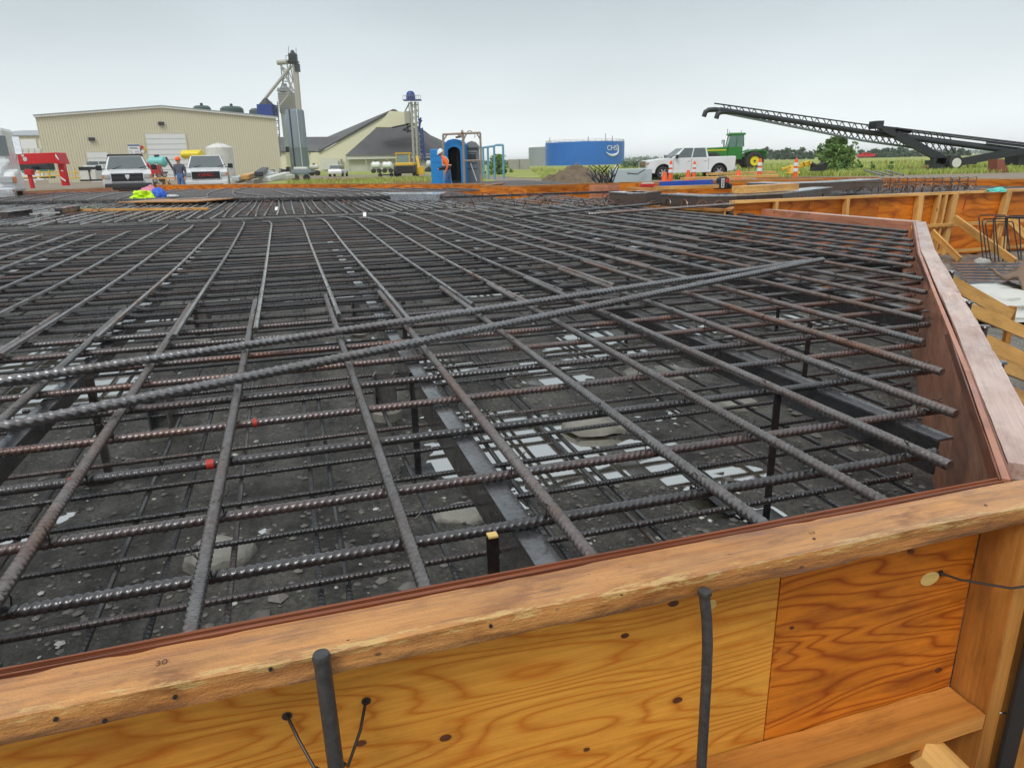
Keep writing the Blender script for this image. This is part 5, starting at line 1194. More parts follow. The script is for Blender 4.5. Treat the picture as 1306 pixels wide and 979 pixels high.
a, b = A(331, 134), A(351.5, 149); mb = MB(); mb.box(((a.x + b.x) / 2, Y, (a.z + b.z) / 2), (b.x - a.x, 4, a.z - b.z)); part('bin', mb, M['navy'], o, world=True)
for px in (332, 351): q = A(px, 149); mb = MB(); mb.tube([(q.x, Y - 1.8, 0), (q.x, Y - 1.8, q.z)], .18, 6); part('leg', mb, M['galv'], o, world=True)
mb = MB(); q = A(338.5, 125); t_ = A(338, 134); mb.tube([q, (q.x, Y, t_.z)], [.3, 1.7], 10); part('inlet', mb, M['dark'], o, world=True)
mb = MB()
for px in (346, 354): p, q = A(px, 130), A(px + 4, 200); mb.tube([p, q], .14, 5)
for k in range(7): p, q = A(346.5 + k * .5, 136 + k * 9), A(355 + k * .5, 136 + k * 9); mb.tube([p, q], .10, 5); q2 = A(346.5 + (k + 1) * .5, 136 + (k + 1) * 9); mb.tube([q, q2], .08, 5)
part('ladder_tower', mb, M['galv'], o, world=True)
o = thing('grain_tower', (A(368, 210).x, Y + 3, 0), 'tall pale tower with a square clad top behind the grey tank', 'tower')
def slabbox(x0, x1, yt, yb, d, mt, nm, par, y):
    a, b = atY(x0, yt, y), atY(x1, yb, y); m = MB(); m.box(((a.x + b.x) / 2, y + d / 2, (a.z + b.z) / 2), (b.x - a.x, d, a.z - b.z)); return part(nm, m, M[mt], par, world=True)
slabbox(354, 373, 117, 144, 3.4, 'tower', 'cladding', o, 168); slabbox(358, 374, 144.2, 187, 3.0, 'tower_low', 'base', o, 168.2); slabbox(364, 380, 187.2, 194, 3, 'dark', 'opening', o, 168.3); slabbox(364, 392, 194.2, 222, 3, 'siding', 'plinth', o, 168.3)
for k in range(1, 9): a, b = atY(353.8, 117 + k * 3, 167.96), atY(373.2, 117 + k * 3, 167.96); mb = MB(); mb.bar(a, b, .06, .10); part('panel_seam', mb, M['galv'], o, world=True)
a = atY(363, 110, 169.5); b = atY(363, 117, 169.5); mb = MB(); mb.tube([b, a], [1.9, .6], 8); mb.tube([a, a + UP * .5], .5, 8); part('cap', mb, M['galv'], o, world=True)
mb = MB()
for k in range(11): q = atY(354 + k * 1.85, 117, 168); mb.tube([q, q + UP * .9], .05, 4)
mb.tube([atY(354, 113, 168), atY(372.5, 113, 168)], .05, 4); part('railing', mb, M['galv'], o, world=True)
o = thing('bucket_elevator', (A(383, 215).x, Y, 0), 'thin grain elevator leg with spouts and a head platform, highest thing on the site', 'grain elevator')
mb = MB(); mb.tube([A(374.5, 77), A(385.5, 205)], .42, 8); mb.tube([A(378, 88), A(388, 205)], .42, 8); part('leg_casing', mb, M['pale_pipe'], o, world=True)
a = A(373.5, 72); mb = MB(); mb.box((a.x, Y, a.z - .5), (1.6, 1.4, 2.0)); mb.tube([a + UP * .4, a + UP * 1.2], [.7, .25], 8); part('head', mb, M['dark'], o, world=True)
a = A(373.5, 79); mb = MB(); mb.box((a.x, Y, a.z), (2.3, 2.0, .2)); mb.box(A(379, 84) + Vector((0, 0, -.4)), (.9, 1.2, 1.6))
for k in range(5): mb.tube([a + Vector((-1.1 + k * .55, -1, 0)), a + Vector((-1.1 + k * .55, -1, 1.1))], .05, 4)
mb.tube([a + Vector((-1.1, -1, 1.1)), a + Vector((1.1, -1, 1.1))], .05, 4); part('platform', mb, M['dark'], o, world=True)
mb = MB(); mb.tube([A(371.5, 84), A(338.5, 125.5)], .33, 8); part('spout', mb, M['pale_pipe'], o, world=True)
mb = MB(); mb.tube([A(353.5, 80), A(368, 79)], .50, 10); part('spout', mb, M['pale_pipe'], o, world=True)
mb = MB(); mb.tube([A(358, 83), A(374, 116)], .24, 6); mb.tube([A(368, 121), A(356, 136)], .2, 6); part('spout', mb, M['pale_pipe'], o, world=True)
mb = MB()
for p, q in (((358, 82), (360, 104)), ((366, 82), (370, 112)), ((370, 82), (377, 118)), ((359, 96), (369, 92)), ((360, 104), (370, 104)), ((358, 84), (368, 92)), ((369, 92), (360, 104)), ((368, 92), (376, 108)), ((376, 98), (369, 112)), ((360, 104), (366, 112)), ((362, 100), (358, 113)), ((377, 118), (370, 112))): mb.tube([A(*p), A(*q)], .11, 5)
part('brace', mb, M['galv'], o, world=True)
for px, py in ((368, 66), (377.5, 68)): mb = MB(); mb.tube([A(px + .5, 78), A(px, py - 7)], .06, 4); part('aerial', mb, M['galv'], o, world=True)
Y = 135; a, b = atY(366, 140.5, Y), atY(389.5, 142, Y); r = (b.x - a.x) / 2; zt = a.z
mb = MB(); mb.lathe([(r, 0), (r, zt * .42), (r * 1.012, zt * .425), (r * 1.012, zt * .435), (r, zt * .44), (r, zt - .25), (r * .9, zt), (0, zt + .2)], n=32)
o = single('grey_tank', mb, M['grey_tank'], 'tall slate grey cylindrical tank standing right of the shed', 'tank', smooth=True); xc = atY(384, 222, Y).x; o.location = (xc, Y, 0)
mb = MB(); mb.tube([(-r * .30, -r * .97, .5), (-r * .30, -r * .97, zt)], .13, 6); part('ladder', mb, M['dark'], o); mb = MB(); mb.tube([(r * .5, -r * .9, .5), (r * .5, -r * .9, zt)], .07, 5); part('pipe', mb, M['offwhite'], o)

# ---- big dark-roofed storage barn
Yb = 240
def A(px, py, y=Yb): return atY(px, py, y)
o = thing('storage_barn', (A(470, 214).x, Yb, 0), 'big storage barn with steep dark roofs and a pale yellow gable', 'building')
ap = A(503, 141); rl = A(409, 194); rr = A(590, 205); zrd = ap.z; dirr = Vector((-72, 207, 0)) * .95
mb = MB(); mb.poly([rl, A(396, 195), A(396, 217), A(600, 217), rr, ap]); part('gable', mb, M['barn'], o, world=True)
mb = MB(); mb.slab([ap + Vector((0, -.5, 0)), rl + Vector((-.5, -.5, -.2)), rl + dirr, ap + dirr], .5); mb.slab([ap + Vector((0, -.5, 0)), ap + dirr, rr + dirr, rr], .5); part('roof', mb, M['roof_dark'], o, world=True)
mb = MB(); p, q = A(335, 193.5, 255), A(402, 192.5, 255); p2, q2 = A(336, 175, 275), A(436, 174.5, 275); mb.slab([p, q, q2, p2], .4); part('roof', mb, M['roof_dark'], o, world=True)
mb = MB(); a, b = A(336, 193, 255.5), A(480, 192, 255.5); mb.box(((a.x + b.x) / 2, 256, a.z / 2), (b.x - a.x, .5, a.z)); part('wall', mb, M['barn'], o, world=True)
slabbox(408, 432, 203, 216, .3, 'offwhite', 'door', o, 239.2)
for k, px in enumerate((434, 441)): slabbox(px, px + 3.5, 203, 216, .3, 'galv', 'panel', o, 239.1)
# hip-roofed front
ho = thing('hip_roof_shed', (A(500, 214, 205).x, 205, 0), 'low pale shed under a broad dark hipped roof in front of the barn', 'building')
e0, e1_, t0, t1 = A(440, 198.5, 200), A(563, 198, 200), A(490, 154, 216), A(506, 153, 216)
bk0, bk1 = e0 + Vector((8, 34, 0)), e1_ + Vector((8, 34, 0))
mb = MB(); mb.poly([e0, e1_, t1, t0]); mb.poly([e1_, bk1, t1]); mb.poly([e0, t0, bk0]); mb.poly([bk0, t0, t1, bk1]); part('roof', mb, M['roof_dark'], ho, world=True)
slabbox(441, 562, 198.6, 201, .4, 'offwhite', 'fascia', ho, 200.3); slabbox(441, 562, 201.1, 217, .4, 'barn_wall', 'wall', ho, 201.5)
for px in (441, 466, 493, 528, 560): slabbox(px, px + 2, 201, 217, .4, 'siding_dark', 'post', ho, 200.2)
mb = MB(); q = [A(477, 162, 199), A(490, 150, 199), A(497, 141.5, 199), A(524, 143.5, 199), A(524, 157, 199), A(497, 162.5, 199)]; mb.prism(q[::-1], (0, 5, 0)); hg = part('conveyor_house', mb, M['barn'], ho, world=True)
slabbox(515.5, 525, 142, 157, 4, 'pale_pipe', 'conveyor_head', ho, 194.5)
mb = MB()
for p, q in (((500, 163), (523, 158)), ((514, 166), (524, 160)), ((514, 166), (528, 168)), ((520, 158), (520, 170))): mb.tube([A(*p, 197), A(*q, 197)], .22, 5)
part('brace', mb, M['boom'], ho, world=True)
# elevator with the blue domed head
Y = 190
def A(px, py, y=190): return atY(px, py, y)
o = thing('grain_elevator', (A(530, 215).x, Y, 0), 'lattice grain elevator with a navy blue domed head beside the dark roof', 'grain elevator')
mb = MB(); a = A(523.5, 128); r = 1.15; mb.lathe([(r, 0), (r, .9), (r * .85, 1.6), (r * .5, 2.0), (0, 2.1)], (a.x + .1, Y, a.z + .1), 18); part('head', mb, M['navy'], o, world=True, smooth=True)
mb = MB(); mb.box((a.x + .5, Y, a.z), (4.4, 2.6, .22)); part('platform', mb, M['navy'], o, world=True)
mb = MB()
for k in range(9): mb.tube([(a.x - 1.7 + k * .55, Y - 1.3, a.z), (a.x - 1.7 + k * .55, Y - 1.3, a.z + 1.0)], .045, 4)
mb.tube([(a.x - 1.7, Y - 1.3, a.z + 1.0), (a.x + 2.7, Y - 1.3, a.z + 1.0)], .05, 4); part('railing', mb, M['galv'], o, world=True)
mb = MB(); mb.tube([A(524.5, 130), A(529, 222)], .32, 8); part('leg_casing', mb, M['pale_pipe'], o, world=True); mb = MB(); mb.tube([A(529.5, 130), A(533.5, 222)], .32, 8); part('leg_casing', mb, M['pale_pipe'], o, world=True)
mb = MB(); L_ = [(519.5, 524), (522.5, 528.5), (534, 538)]
mb.tube([A(533, 130), A(536.5, 216)], .14, 5); mb.tube([A(522.5, 131), A(516.5, 142)], .18, 5); mb.tube([A(521, 131), A(524, 160)], .12, 5)
for k in range(11):
    f = k / 10; y_ = 134 + f * 78; p, q = A(525 + 4 * f, y_), A(533.3 + 3 * f, y_); mb.tube([p, q], .12, 5); q2 = A(533.3 + 3 * f, y_ + 7.8); mb.tube([p, q2], .08, 4)
part('lattice', mb, M['galv'], o, world=True)
mb = MB()
for k in range(6):
    y_ = 167 + k * 6.5; p, q = A(534 + k * .7, y_), A(539.5 + k * .6, y_); mb.tube([p, q], .2, 5); mb.tube([p, A(540 + k * .6, y_ + 6)], .16, 5); mb.tube([A(538.5 + k * .6, y_ - 4), A(539.2 + k * .7, y_ + 5)], .2, 5)
mb.tube([A(533.5, 152), A(538, 155)], .3, 5); mb.tube([A(536.5, 150), A(534.5, 166)], .25, 5); part('ladder_cage', mb, M['navy'], o, world=True)
# ---- blue tank with the co-op emblem, pale tank behind
Y = 300; a, b = atY(695.5, 183, Y), atY(796, 181, Y); r = (b.x - a.x) / 2; zt = a.z
mb = MB(); mb.lathe([(r, -.3), (r, zt), (r * .99, zt), (0, zt + .6)], n=64); bt = single('blue_tank', mb, M['tank_blue'], 'wide bright blue storage tank with a white emblem on its wall', 'tank', smooth=True); bt.location = ((a.x + b.x) / 2, Y, -.3)
mb = MB()
for k in range(40): q = 2 * math.pi * k / 40; d = Vector((r * .985 * math.cos(q), r * .985 * math.sin(q), zt)); mb.tube([d, d + UP * 1.1], .06, 4)
for z in (.6, 1.1): mb.tube([Vector((r * .985 * math.cos(2 * math.pi * k / 40), r * .985 * math.sin(2 * math.pi * k / 40), zt + z)) for k in range(41)], .05, 4)
part('railing', mb, M['galv'], bt)
mb = MB()
for q, h in ((2.9, 2.6), (4.7, 2.2), (5.2, 3.2), (5.45, 2.4)): d = Vector((r * .9 * math.cos(q), r * .9 * math.sin(q), zt)); mb.tube([d, d + UP * h], .10, 4)
part('vent_pipe', mb, M['dark'], bt)
qa = math.asin(((774 - 745) / 943 * Y) / r); ez = atY(774, 190.5, Y).z
ta = text('emblem_letters', 'CHS', 2.5, M['white'], bt, (r * 1.004 * math.sin(qa), -r * 1.004 * math.cos(qa), ez + .5), (rad(90), 0, qa), .05, 1.15)
mb = MB(); mb.tube([Vector(((-2.9 + .35 * k) if k < 18 else 2.9, 0, -1.3 - 1.15 * math.sin(math.pi * min(1, k / 18)) ** .8)) for k in range(18)] + [Vector((3.3, 0, -.6)), Vector((3.2, 0, .9)), Vector((2.6, 0, 1.5))], [.16 + .3 * math.sin(math.pi * k / 20) for k in range(21)], 6); sw = part('emblem_swoosh', mb, M['white'], bt); sw.location = (r * 1.004 * math.sin(qa), -r * 1.004 * math.cos(qa), ez + .3); sw.rotation_euler = (0, 0, qa)
Y = 330; a, b = atY(674, 188.5, Y), atY(720, 187, Y); mb = MB(); r = (b.x - a.x) / 2; mb.lathe([(r, -.3), (r, a.z), (0, a.z + .4)], n=48); o = single('pale_tank', mb, M['roof_grey'], 'pale grey storage tank partly behind the blue one', 'tank', smooth=True); o.location = ((a.x + b.x) / 2, Y, -.3)
Y = 120; slabs = thing('concrete_block', (atY(661, 212, Y).x, Y, 0), 'pale concrete blocks left of the blue tank', 'block'); slabbox(648, 662, 203.5, 216, 2, 'concrete', 'block', slabs, Y); slabbox(662.2, 676, 203, 216, 2, 'concrete', 'block', slabs, Y + .3)
Y = 110; o = thing('small_sign', (atY(786, 215, Y).x, Y, 0), 'small pale sign on a post in the grass before the blue tank', 'sign'); slabbox(784, 788.5, 211, 216.5, .05, 'white', 'panel', o, Y); q = atY(786, 213, Y); mb = MB(); mb.tube([(q.x, Y + .1, 0), (q.x, Y + .1, q.z)], .04, 5); part('post', mb, M['galv'], o, world=True)

# ---- yard things: white tank, pipes, tanks, yellow rails, bin, teal tanks, nurse tanks, loader, car
Y = 84; q = atY(281, 183.5, Y); r = 16.0 / 943 * Y; zt = q.z
mb = MB(); mb.lathe([(r, 0), (r, zt - .42), (r * .93, zt - .30), (r * .4, zt), (0, zt + .04)], n=32); o = single('white_tank', mb, M['offwhite'], 'white upright plastic tank in front of the shed right of the pickups', 'tank', smooth=True); o.location = (atY(284, 222, Y).x, Y, 0)
mb = MB(); mb.lathe([(.3, zt - .02), (.3, zt + .12), (0, zt + .14)], n=12); part('lid', mb, M['offwhite'], o)
Y = 52; o = thing('pipe_stack', (atY(213, 220, Y).x, Y, 0), 'stack of rust brown pipes with pale ends between the two white pickups', 'pipe stack')
rows = [(6, 0), (6, 1), (5, 2), (4, 3), (2, 4)]; r = .17
for n, j in rows:
    for i in range(n):
        c = atY(232, 228, Y) + Vector((-i * r * 2.35 - j * .25 - .3, 0, 0)); z = .28 + j * r * 1.95
        mb = MB(); e = Vector((c.x + random.uniform(-.1, .1), Y - 1.4 + random.uniform(0, .8), z)); mb.tube([e, e + Vector((-1.6, 3.2, 0))], r, 10); P_ = part('pipe', mb, M['plate_steel'], o, world=True, smooth=True)
        if random.random() < .6: mb = MB(); mb.tube([e + Vector((.01, -.02, 0)), e + Vector((0, .02, 0))], r * .7, 10); part('end_cap', mb, M['offwhite'], P_, world=True)
board('timber', atY(175, 227, 47), atY(236, 227.5, 47), .12, .10, M['lumber'], None, label='timber rail lying before the pipe stack between the pickups', cat='timber')
for px in (192, 212, 226): q = atY(px, 231, 47); board('timber', (q.x, 47.05, 0), (q.x, 47.05, atY(px, 227.6, 47).z - .08), .10, .10, M['lumber'], None, up=(0, 1, 0), label='short timber prop under the rail before the pipe stack', cat='timber', group='props under the timber rail')
Y = 74
def nurse(px0, px1, ptop, pbot, mt, lab, Y, name='nurse_tank', wheels=True):
    a, b = atY(px0, ptop, Y), atY(px1, pbot, Y); o = thing(name, ((a.x + b.x) / 2, Y, 0), lab, 'tank'); r = (a.z - b.z) / 2; w = b.x - a.x
    mb = MB(); mb.lathe([(0, -w / 2), (r * .6, -w / 2 + r * .1), (r, -w / 2 + r * .5), (r, w / 2 - r * .5), (r * .6, w / 2 - r * .1), (0, w / 2)], n=20, axis='X'); t_ = part('tank_shell', mb, M[mt], o, smooth=True); t_.location = (0, 0, (a.z + b.z) / 2)
    mb = MB(); mb.box((0, 0, b.z * .6 + .15), (w * .8, r, .15))
    part('frame', mb, M['dark'], o)
    for s in (-1, 1) if wheels else ():
        for x in (-.3, .3): mb = MB(); mb.lathe([(0, -.1), (.36, -.1), (.40, 0), (.36, .1), (0, .1)], n=14, axis='Y'); w_ = part('wheel', mb, M['tyre'], o); w_.location = (x * w, s * r * .8, .40)
    mb = MB(); mb.tube([(0, 0, a.z - .02), (0, 0, a.z + .15)], .22, 10); part('lid', mb, M['dark'], o)
    return o
nurse(188, 214, 200, 213, 'teal', 'teal plastic tank above the pipe stack in front of the tall white door', 66, wheels=False)
nurse(46, 70, 207.5, 220, 'teal', 'pale green tank behind the red outrigger beam', 60, wheels=False)
nurse(26, 46, 210.5, 221, 'teal', 'teal tank behind the red outrigger, left of the pale green one', 60, wheels=False)
nurse(473, 486, 206.5, 215, 'white', 'small white wheeled tank left of the yellow loader', 140); nurse(487, 501, 206.5, 215, 'white', 'small white wheeled tank just left of the yellow loader cab', 140)
nurse(394, 407, 210, 216, 'offwhite', 'pale wheeled tank just right of the tall grey tank', 118)
nurse(543, 551, 204.5, 214, 'offwhite', 'small white tank left of the blue toilet', 140)
Y = 58; o = thing('yellow_railing', (atY(60, 230, Y).x, Y, 0), 'yellow tube railing in front of the shed left of the white bin', 'railing')
mb = MB()
for pts in (((28, 227), (83, 223.5)), ((40, 220.5), (83, 218.5)), ((85, 227.5), (102, 226.5)), ((84, 221), (101, 219.5))): mb.tube([atY(*pts[0], Y), atY(*pts[1], Y)], .045, 5)
part('rail', mb, M['yellow'], o, world=True)
for px, py in ((38, 222), (50, 214.5), (62, 216), (83.5, 212), (95, 213.5)): q = atY(px, py, Y); mb = MB(); mb.tube([q, atY(px + 1.7, 227, Y)], .045, 5); part('rail_post', mb, M['yellow'], o, world=True)
Y = 60; o = thing('waste_bin', (atY(111, 228, Y).x, Y, 0), 'pale bin trailer with a black top beside the small shed door', 'bin'); slabbox(101, 114, 217, 229, 1.2, 'offwhite', 'body', o, Y); slabbox(99.5, 114.5, 213, 217, 1.25, 'black', 'lid', o, Y - .03); slabbox(114.3, 123, 216.5, 229, 1.1, 'offwhite', 'side_box', o, Y + .1); slabbox(102, 123, 229.2, 231, 1.0, 'black', 'base', o, Y)
Y = 62; c = atY(180, 225, Y)
# red machine partly hidden between the left pickup and the pipes
o = thing('red_tank_trailer', (atY(190, 222, 50).x, 50, 0), 'red machine showing between the left pickup and the pipe stack', 'trailer'); slabbox(180, 197, 211, 222, 1.2, 'red_paint', 'body', o, 50); mb = MB(); mb.tube([atY(181, 206, 50), atY(188, 212, 50)], .18, 8); part('hose', mb, M['red_paint'], o, world=True)
# wrapped steel bundles right of the pickups
for i, (x0, y0, x1, y1, mt) in enumerate(((298, 231, 352, 222, 'blanket'), (300, 228.5, 345, 220, 'foam'), (318, 232, 372, 225, 'blanket'), (312, 226, 340, 218.5, 'lumber'), (340, 229, 366, 222, 'offwhite'), (330, 222, 338, 216, 'dark'))):
    p, q = atY(x0, y0, 45 - i * .4), atY(x1, y1, 50 + i * .4); mb = MB(); mb.bar(p, q, .5, .28); single('wrapped_bundle', mb, M[mt], 'long wrapped bundle on the ground left of the grey tank, %s in the heap' % ('frontmost', 'second', 'third', 'topmost', 'rightmost', 'smallest')[i], 'bundle', bevel=.05)
# small dark bits by the grey tank
Y = 70; o = thing('utility_trailer', (atY(386, 222, Y).x, Y, 0), 'low dark trailer with pale sacks in front of the tall grey tank', 'trailer'); slabbox(372, 397, 216.5, 220, 1.4, 'grey_tank', 'bed', o, Y)
for px in (377, 391): q = atY(px, 222, Y); mb = MB(); mb.lathe([(0, -.1), (.32, -.1), (.32, .1), (0, .1)], n=14, axis='Y'); w_ = part('wheel', mb, M['tyre'], o); w_.location = (q.x - o.location.x, -.1, .32)
for px in (378, 386): q = atY(px, 214.8, Y); mb = MB(); mb.box((q.x, Y + .5, q.z), (.7, .6, .25)); part('sack', mb, M['offwhite'], o, world=True, bevel=.08)
Y = 78; o = thing('equipment_heap', (atY(355, 222, Y).x, Y, 0), 'dark small equipment parts lying at the right corner of the shed', 'equipment')
for px, py, w, h, mt in ((346, 219, 5, 5, 'dark'), (353, 221, 7, 4, 'rust'), (362, 219, 6, 6, 'dark'), (367, 217, 5, 8, 'black'), (357, 217.5, 3, 5, 'galv')): slabbox(px - w / 2, px + w / 2, py - h / 2, py + h / 2, .6, mt, 'crate', o, Y)
Y = 100; c = atY(431, 215, Y); cr_ = thing('parked_car', (c.x, Y, 0), 'small white car parked on the verge below the yellow gable', 'car')
mb = MB(); mb.prism([(-.9, -2, .35), (-.9, 2, .35), (-.9, 2.05, .85), (-.9, 1.0, .95), (-.9, -1.9, .95), (-.9, -2.05, .7)], (1.8, 0, 0)); part('body', mb, M['white_paint'], cr_, bevel=.08)
mb = MB(); mb.prism([(-.75, .95, .95), (-.68, .3, 1.45), (-.68, -1.4, 1.45), (-.75, -1.85, .95)], (1.45, 0, 0)); part('glass_house', mb, M['glass'], cr_, bevel=.08); mb = MB(); mb.box((0, -.5, 1.47), (1.3, 1.7, .06)); part('roof', mb, M['white_paint'], cr_, bevel=.03)
for s in (-1, 1):
    for y_ in (-1.3, 1.3): mb = MB(); mb.lathe([(0, -.1), (.32, -.1), (.34, .1), (0, .1)], n=14, axis='X'); w_ = part('wheel', mb, M['tyre'], cr_); w_.location = (s * .85, y_, .33)
# yellow loader seen from behind
Y = 86; c = atY(519, 223, Y); o = thing('wheel_loader', (c.x, Y, 0), 'yellow loader with a glass cab parked left of the blue toilet', 'loader')
mb = MB(); mb.box((0, 0, 1.15), (2.1, 3.2, .8)); part('body', mb, M['yellow'], o, bevel=.08)
mb = MB(); mb.box((-.25, 0, 2.0), (1.5, 1.5, 1.0)); part('cab_glass', mb, M['glass_cab'], o, bevel=.04)
mb = MB(); mb.box((-.25, 0, 2.58), (1.7, 1.7, .14)); [mb.bar((x, y_, 1.5), (x, y_, 2.52), .1, .1) for x in (-1.0, .5) for y_ in (-.76, .76)]; part('cab_frame', mb, M['yellow'], o)
mb = MB(); mb.box((0, -1.65, .8), (2.0, .2, .9)); part('counterweight', mb, M['black'], o, bevel=.05)
mb = MB(); mb.bar((1.5, -.3, .7), (1.2, .6, 2.2), .3, .4); mb.box((1.65, -.5, .65), (.9, 1.0, .9)); part('boom', mb, M['yellow'], o, bevel=.05)
for s in (-1, 1):
    for y_ in (-1.1, 1.1): mb = MB(); mb.lathe([(.2, -.22), (.6, -.22), (.66, -.1), (.66, .1), (.6, .22), (.2, .22)], n=20, axis='X'); w_ = part('wheel', mb, M['tyre'], o, smooth=True); w_.location = (s * 1.05, y_, .66)
mb = MB(); mb.box((-2.2, -1.2, .25), (1.6, .5, .14)); [mb.lathe([(0, -.1), (.24, -.1), (.24, .1), (0, .1)], (x, -1.2, .24), 12, axis='Y') for x in (-2.9, -1.6)]; part('implement', mb, M['black'], o)
# small white car left of the shed door
Y = 62; o = thing('utility_cart', (atY(120, 220, Y).x, Y + 3, 0), 'white utility vehicle half hidden between the bin and the left pickup', 'vehicle'); slabbox(106, 133, 211, 224, 1.8, 'white_paint', 'body', o, Y + 3); slabbox(110, 116, 206.5, 211.2, 1.2, 'glass', 'window', o, Y + 3.1)

# ---- toilets, pipe frames, people
def toilet(px0, px1, ptop, Y, body, lab, open_):
    a, b = atY(px0, ptop, Y), atY(px1, ptop, Y); w = b.x - a.x; xc = (a.x + b.x) / 2; h = a.z; o = thing('portable_toilet', (xc, Y, 0), lab, 'portable toilet', None, -.12 if open_ else .06)
    z1 = h * .90; t = .05; d = w
    mb = MB()
    for s in (-1, 1): mb.box((s * (w / 2 - t / 2), d / 2, z1 / 2), (t, d - .02, z1))
    mb.box((0, d - t / 2, z1 / 2), (w - 2 * t - .004, t, z1)); mb.box((0, d / 2, .06), (w - 2 * t - .01, d - .1, .12)); part('shell', mb, body, o)
    mb = MB()
    dw = w * .30
    for s in (-1, 1): mb.box((s * (dw + (w / 2 - dw) / 2), -.02, z1 / 2), (w / 2 - dw, .06, z1))
    mb.prism([(-w / 2, -.05, z1), (w / 2, -.05, z1), (w * .28, -.05, h * .975), (0, -.05, h), (-w * .28, -.05, h * .975)], (0, .06, 0)); n = 8
    arc = [(dw * math.cos(math.pi * k / n), -.048, z1 * .86 + z1 * .10 * math.sin(math.pi * k / n)) for k in range(n + 1)]
    mb.prism([(dw, -.048, z1 - .002), (-dw, -.048, z1 - .002)] + arc[::-1][0:], (0, .055, 0)); part('front', mb, body, o)
    mb = MB(); mb.prism([(-w / 2 - .02, .0, z1 + .002), (w / 2 + .02, .0, z1 + .002), (w * .28, .0, h * .985), (0, .0, h * 1.01), (-w * .28, .0, h * .985)], (0, d, 0)); part('roof', mb, body if open_ else M['offwhite'], o)
    if open_:
        mb = MB(); mb.box((-w / 2 - dw * 1.0, -.20, z1 * .47), (dw * 2.1, .05, z1 * .90)); dr = part('door', mb, body, o, bevel=.03)
        mb = MB(); [mb.box((-w / 2 - dw, -.23, z1 * f), (dw * 1.6, .02, z1 * .02)) for f in (.66, .8)]; part('door_rib', mb, body, dr)
        mb = MB(); mb.box((0, d - .3, .3), (w - .12, .5, .45)); mb.tube([(.1, d - .5, .6), (.14, d - .55, 1.7)], .10, 8); part('seat_tank', mb, M['black'], o)
        mb = MB(); mb.box((0, d - .07, z1 / 2), (w - .12, .02, z1 * .98)); [mb.box((s * (w / 2 - .062), d / 2, z1 / 2), (.02, d - .15, z1 * .98)) for s in (-1, 1)]; part('inner_lining', mb, M['black'], o)
    else:
        mb = MB(); mb.box((0, -.062, z1 * .48), (dw * 2.2, .03, z1 * .92)); dr = part('door', mb, body, o, bevel=.01)
        mb = MB(); [mb.box((0, -.085, z1 * f), (dw * 2.0, .02, .03)) for f in (.52, .64, .72, .86)]; mb.box((0, -.083, z1 * .78), (dw * 1.7, .015, z1 * .10)); part('door_panel', mb, M['dark'], dr)
        mb = MB(); mb.box((0, -.075, z1 * .95), (w * .8, .03, z1 * .05)); part('vent', mb, M['dark'], o)
    return o
toilet(565, 592, 178, 32.5, M['potty_blue'], 'bright blue portable toilet with its door open beside the worker', True)
toilet(592, 611, 180.5, 33.3, M['potty_grey'], 'grey portable toilet with a white roof right of the blue one', False)
mb = MB(); p = atY(600, 208, 32.9); q = atY(608, 231, 32.9); mb.tube([p, q], .022, 6); single('white_pole', mb, M['white'], 'thin white pole leaning on the grey toilet', 'pole')
Y = 32.2; o = thing('pipe_gantry', (atY(590, 232, Y).x, Y, 0), 'weathered steel pipe frame standing round the toilets', 'frame')
def fp(name, p, q, r=.045): mb = MB(); mb.tube([atY(*p, Y), atY(*q, Y)], r, 8); part(name, mb, M['rusty_pipe'], o, world=True, smooth=True)
fp('post', (565, 172), (567, 236)); fp('post', (590.5, 169.5), (592.5, 236), .055); fp('post', (612.5, 169.5), (614.5, 236)); fp('top_rail', (564.5, 171.5), (612.8, 169.3)); fp('mid_rail', (592, 205), (613, 204.5), .03)
for p, q in (((565, 180), (570, 172)), ((587, 171), (591, 178)), ((595, 170.5), (591.5, 178)), ((608, 170), (612.5, 178)), ((583, 171), (588, 175))): fp('gusset', p, q, .03)
mb = MB(); mb.lathe([(0, -.05), (.09, -.05), (.09, .05), (0, .05)], tuple(atY(589.5, 168.6, Y)), 10, axis='X'); mb.tube([atY(596 + k, 168.5 - 1.6 * math.sin(math.pi * k / 6), Y) for k in range(7)], .02, 5); part('shackle', mb, M['rusty_pipe'], o, world=True)
mb = MB(); [mb.tube([atY(px, 169.8, Y), atY(px + .2, 176, Y)], .012, 4) for px in (585, 605.5)]; mb.tube([atY(581, 175.5, Y), atY(587.5, 174.5, Y)], .04, 6); part('chain', mb, M['dark'], o, world=True)
Y = 60; o = thing('blue_pipe_gantry', (atY(628, 215, Y).x, Y, 0), 'pale blue pipe rack behind the grey toilet', 'frame')
for px, pt in ((616, 189), (622, 187.5), (630, 186.5), (641.5, 185)): q = atY(px, pt, Y); mb = MB(); mb.tube([q, (q.x, Y, 0)], .085, 8); part('post', mb, M['blue_pipe'], o, world=True)
mb = MB(); mb.tube([atY(610, 189, Y), atY(630, 186.5, Y), atY(633, 185, Y), atY(642, 185, Y)], .085, 8); part('top_rail', mb, M['blue_pipe'], o, world=True)

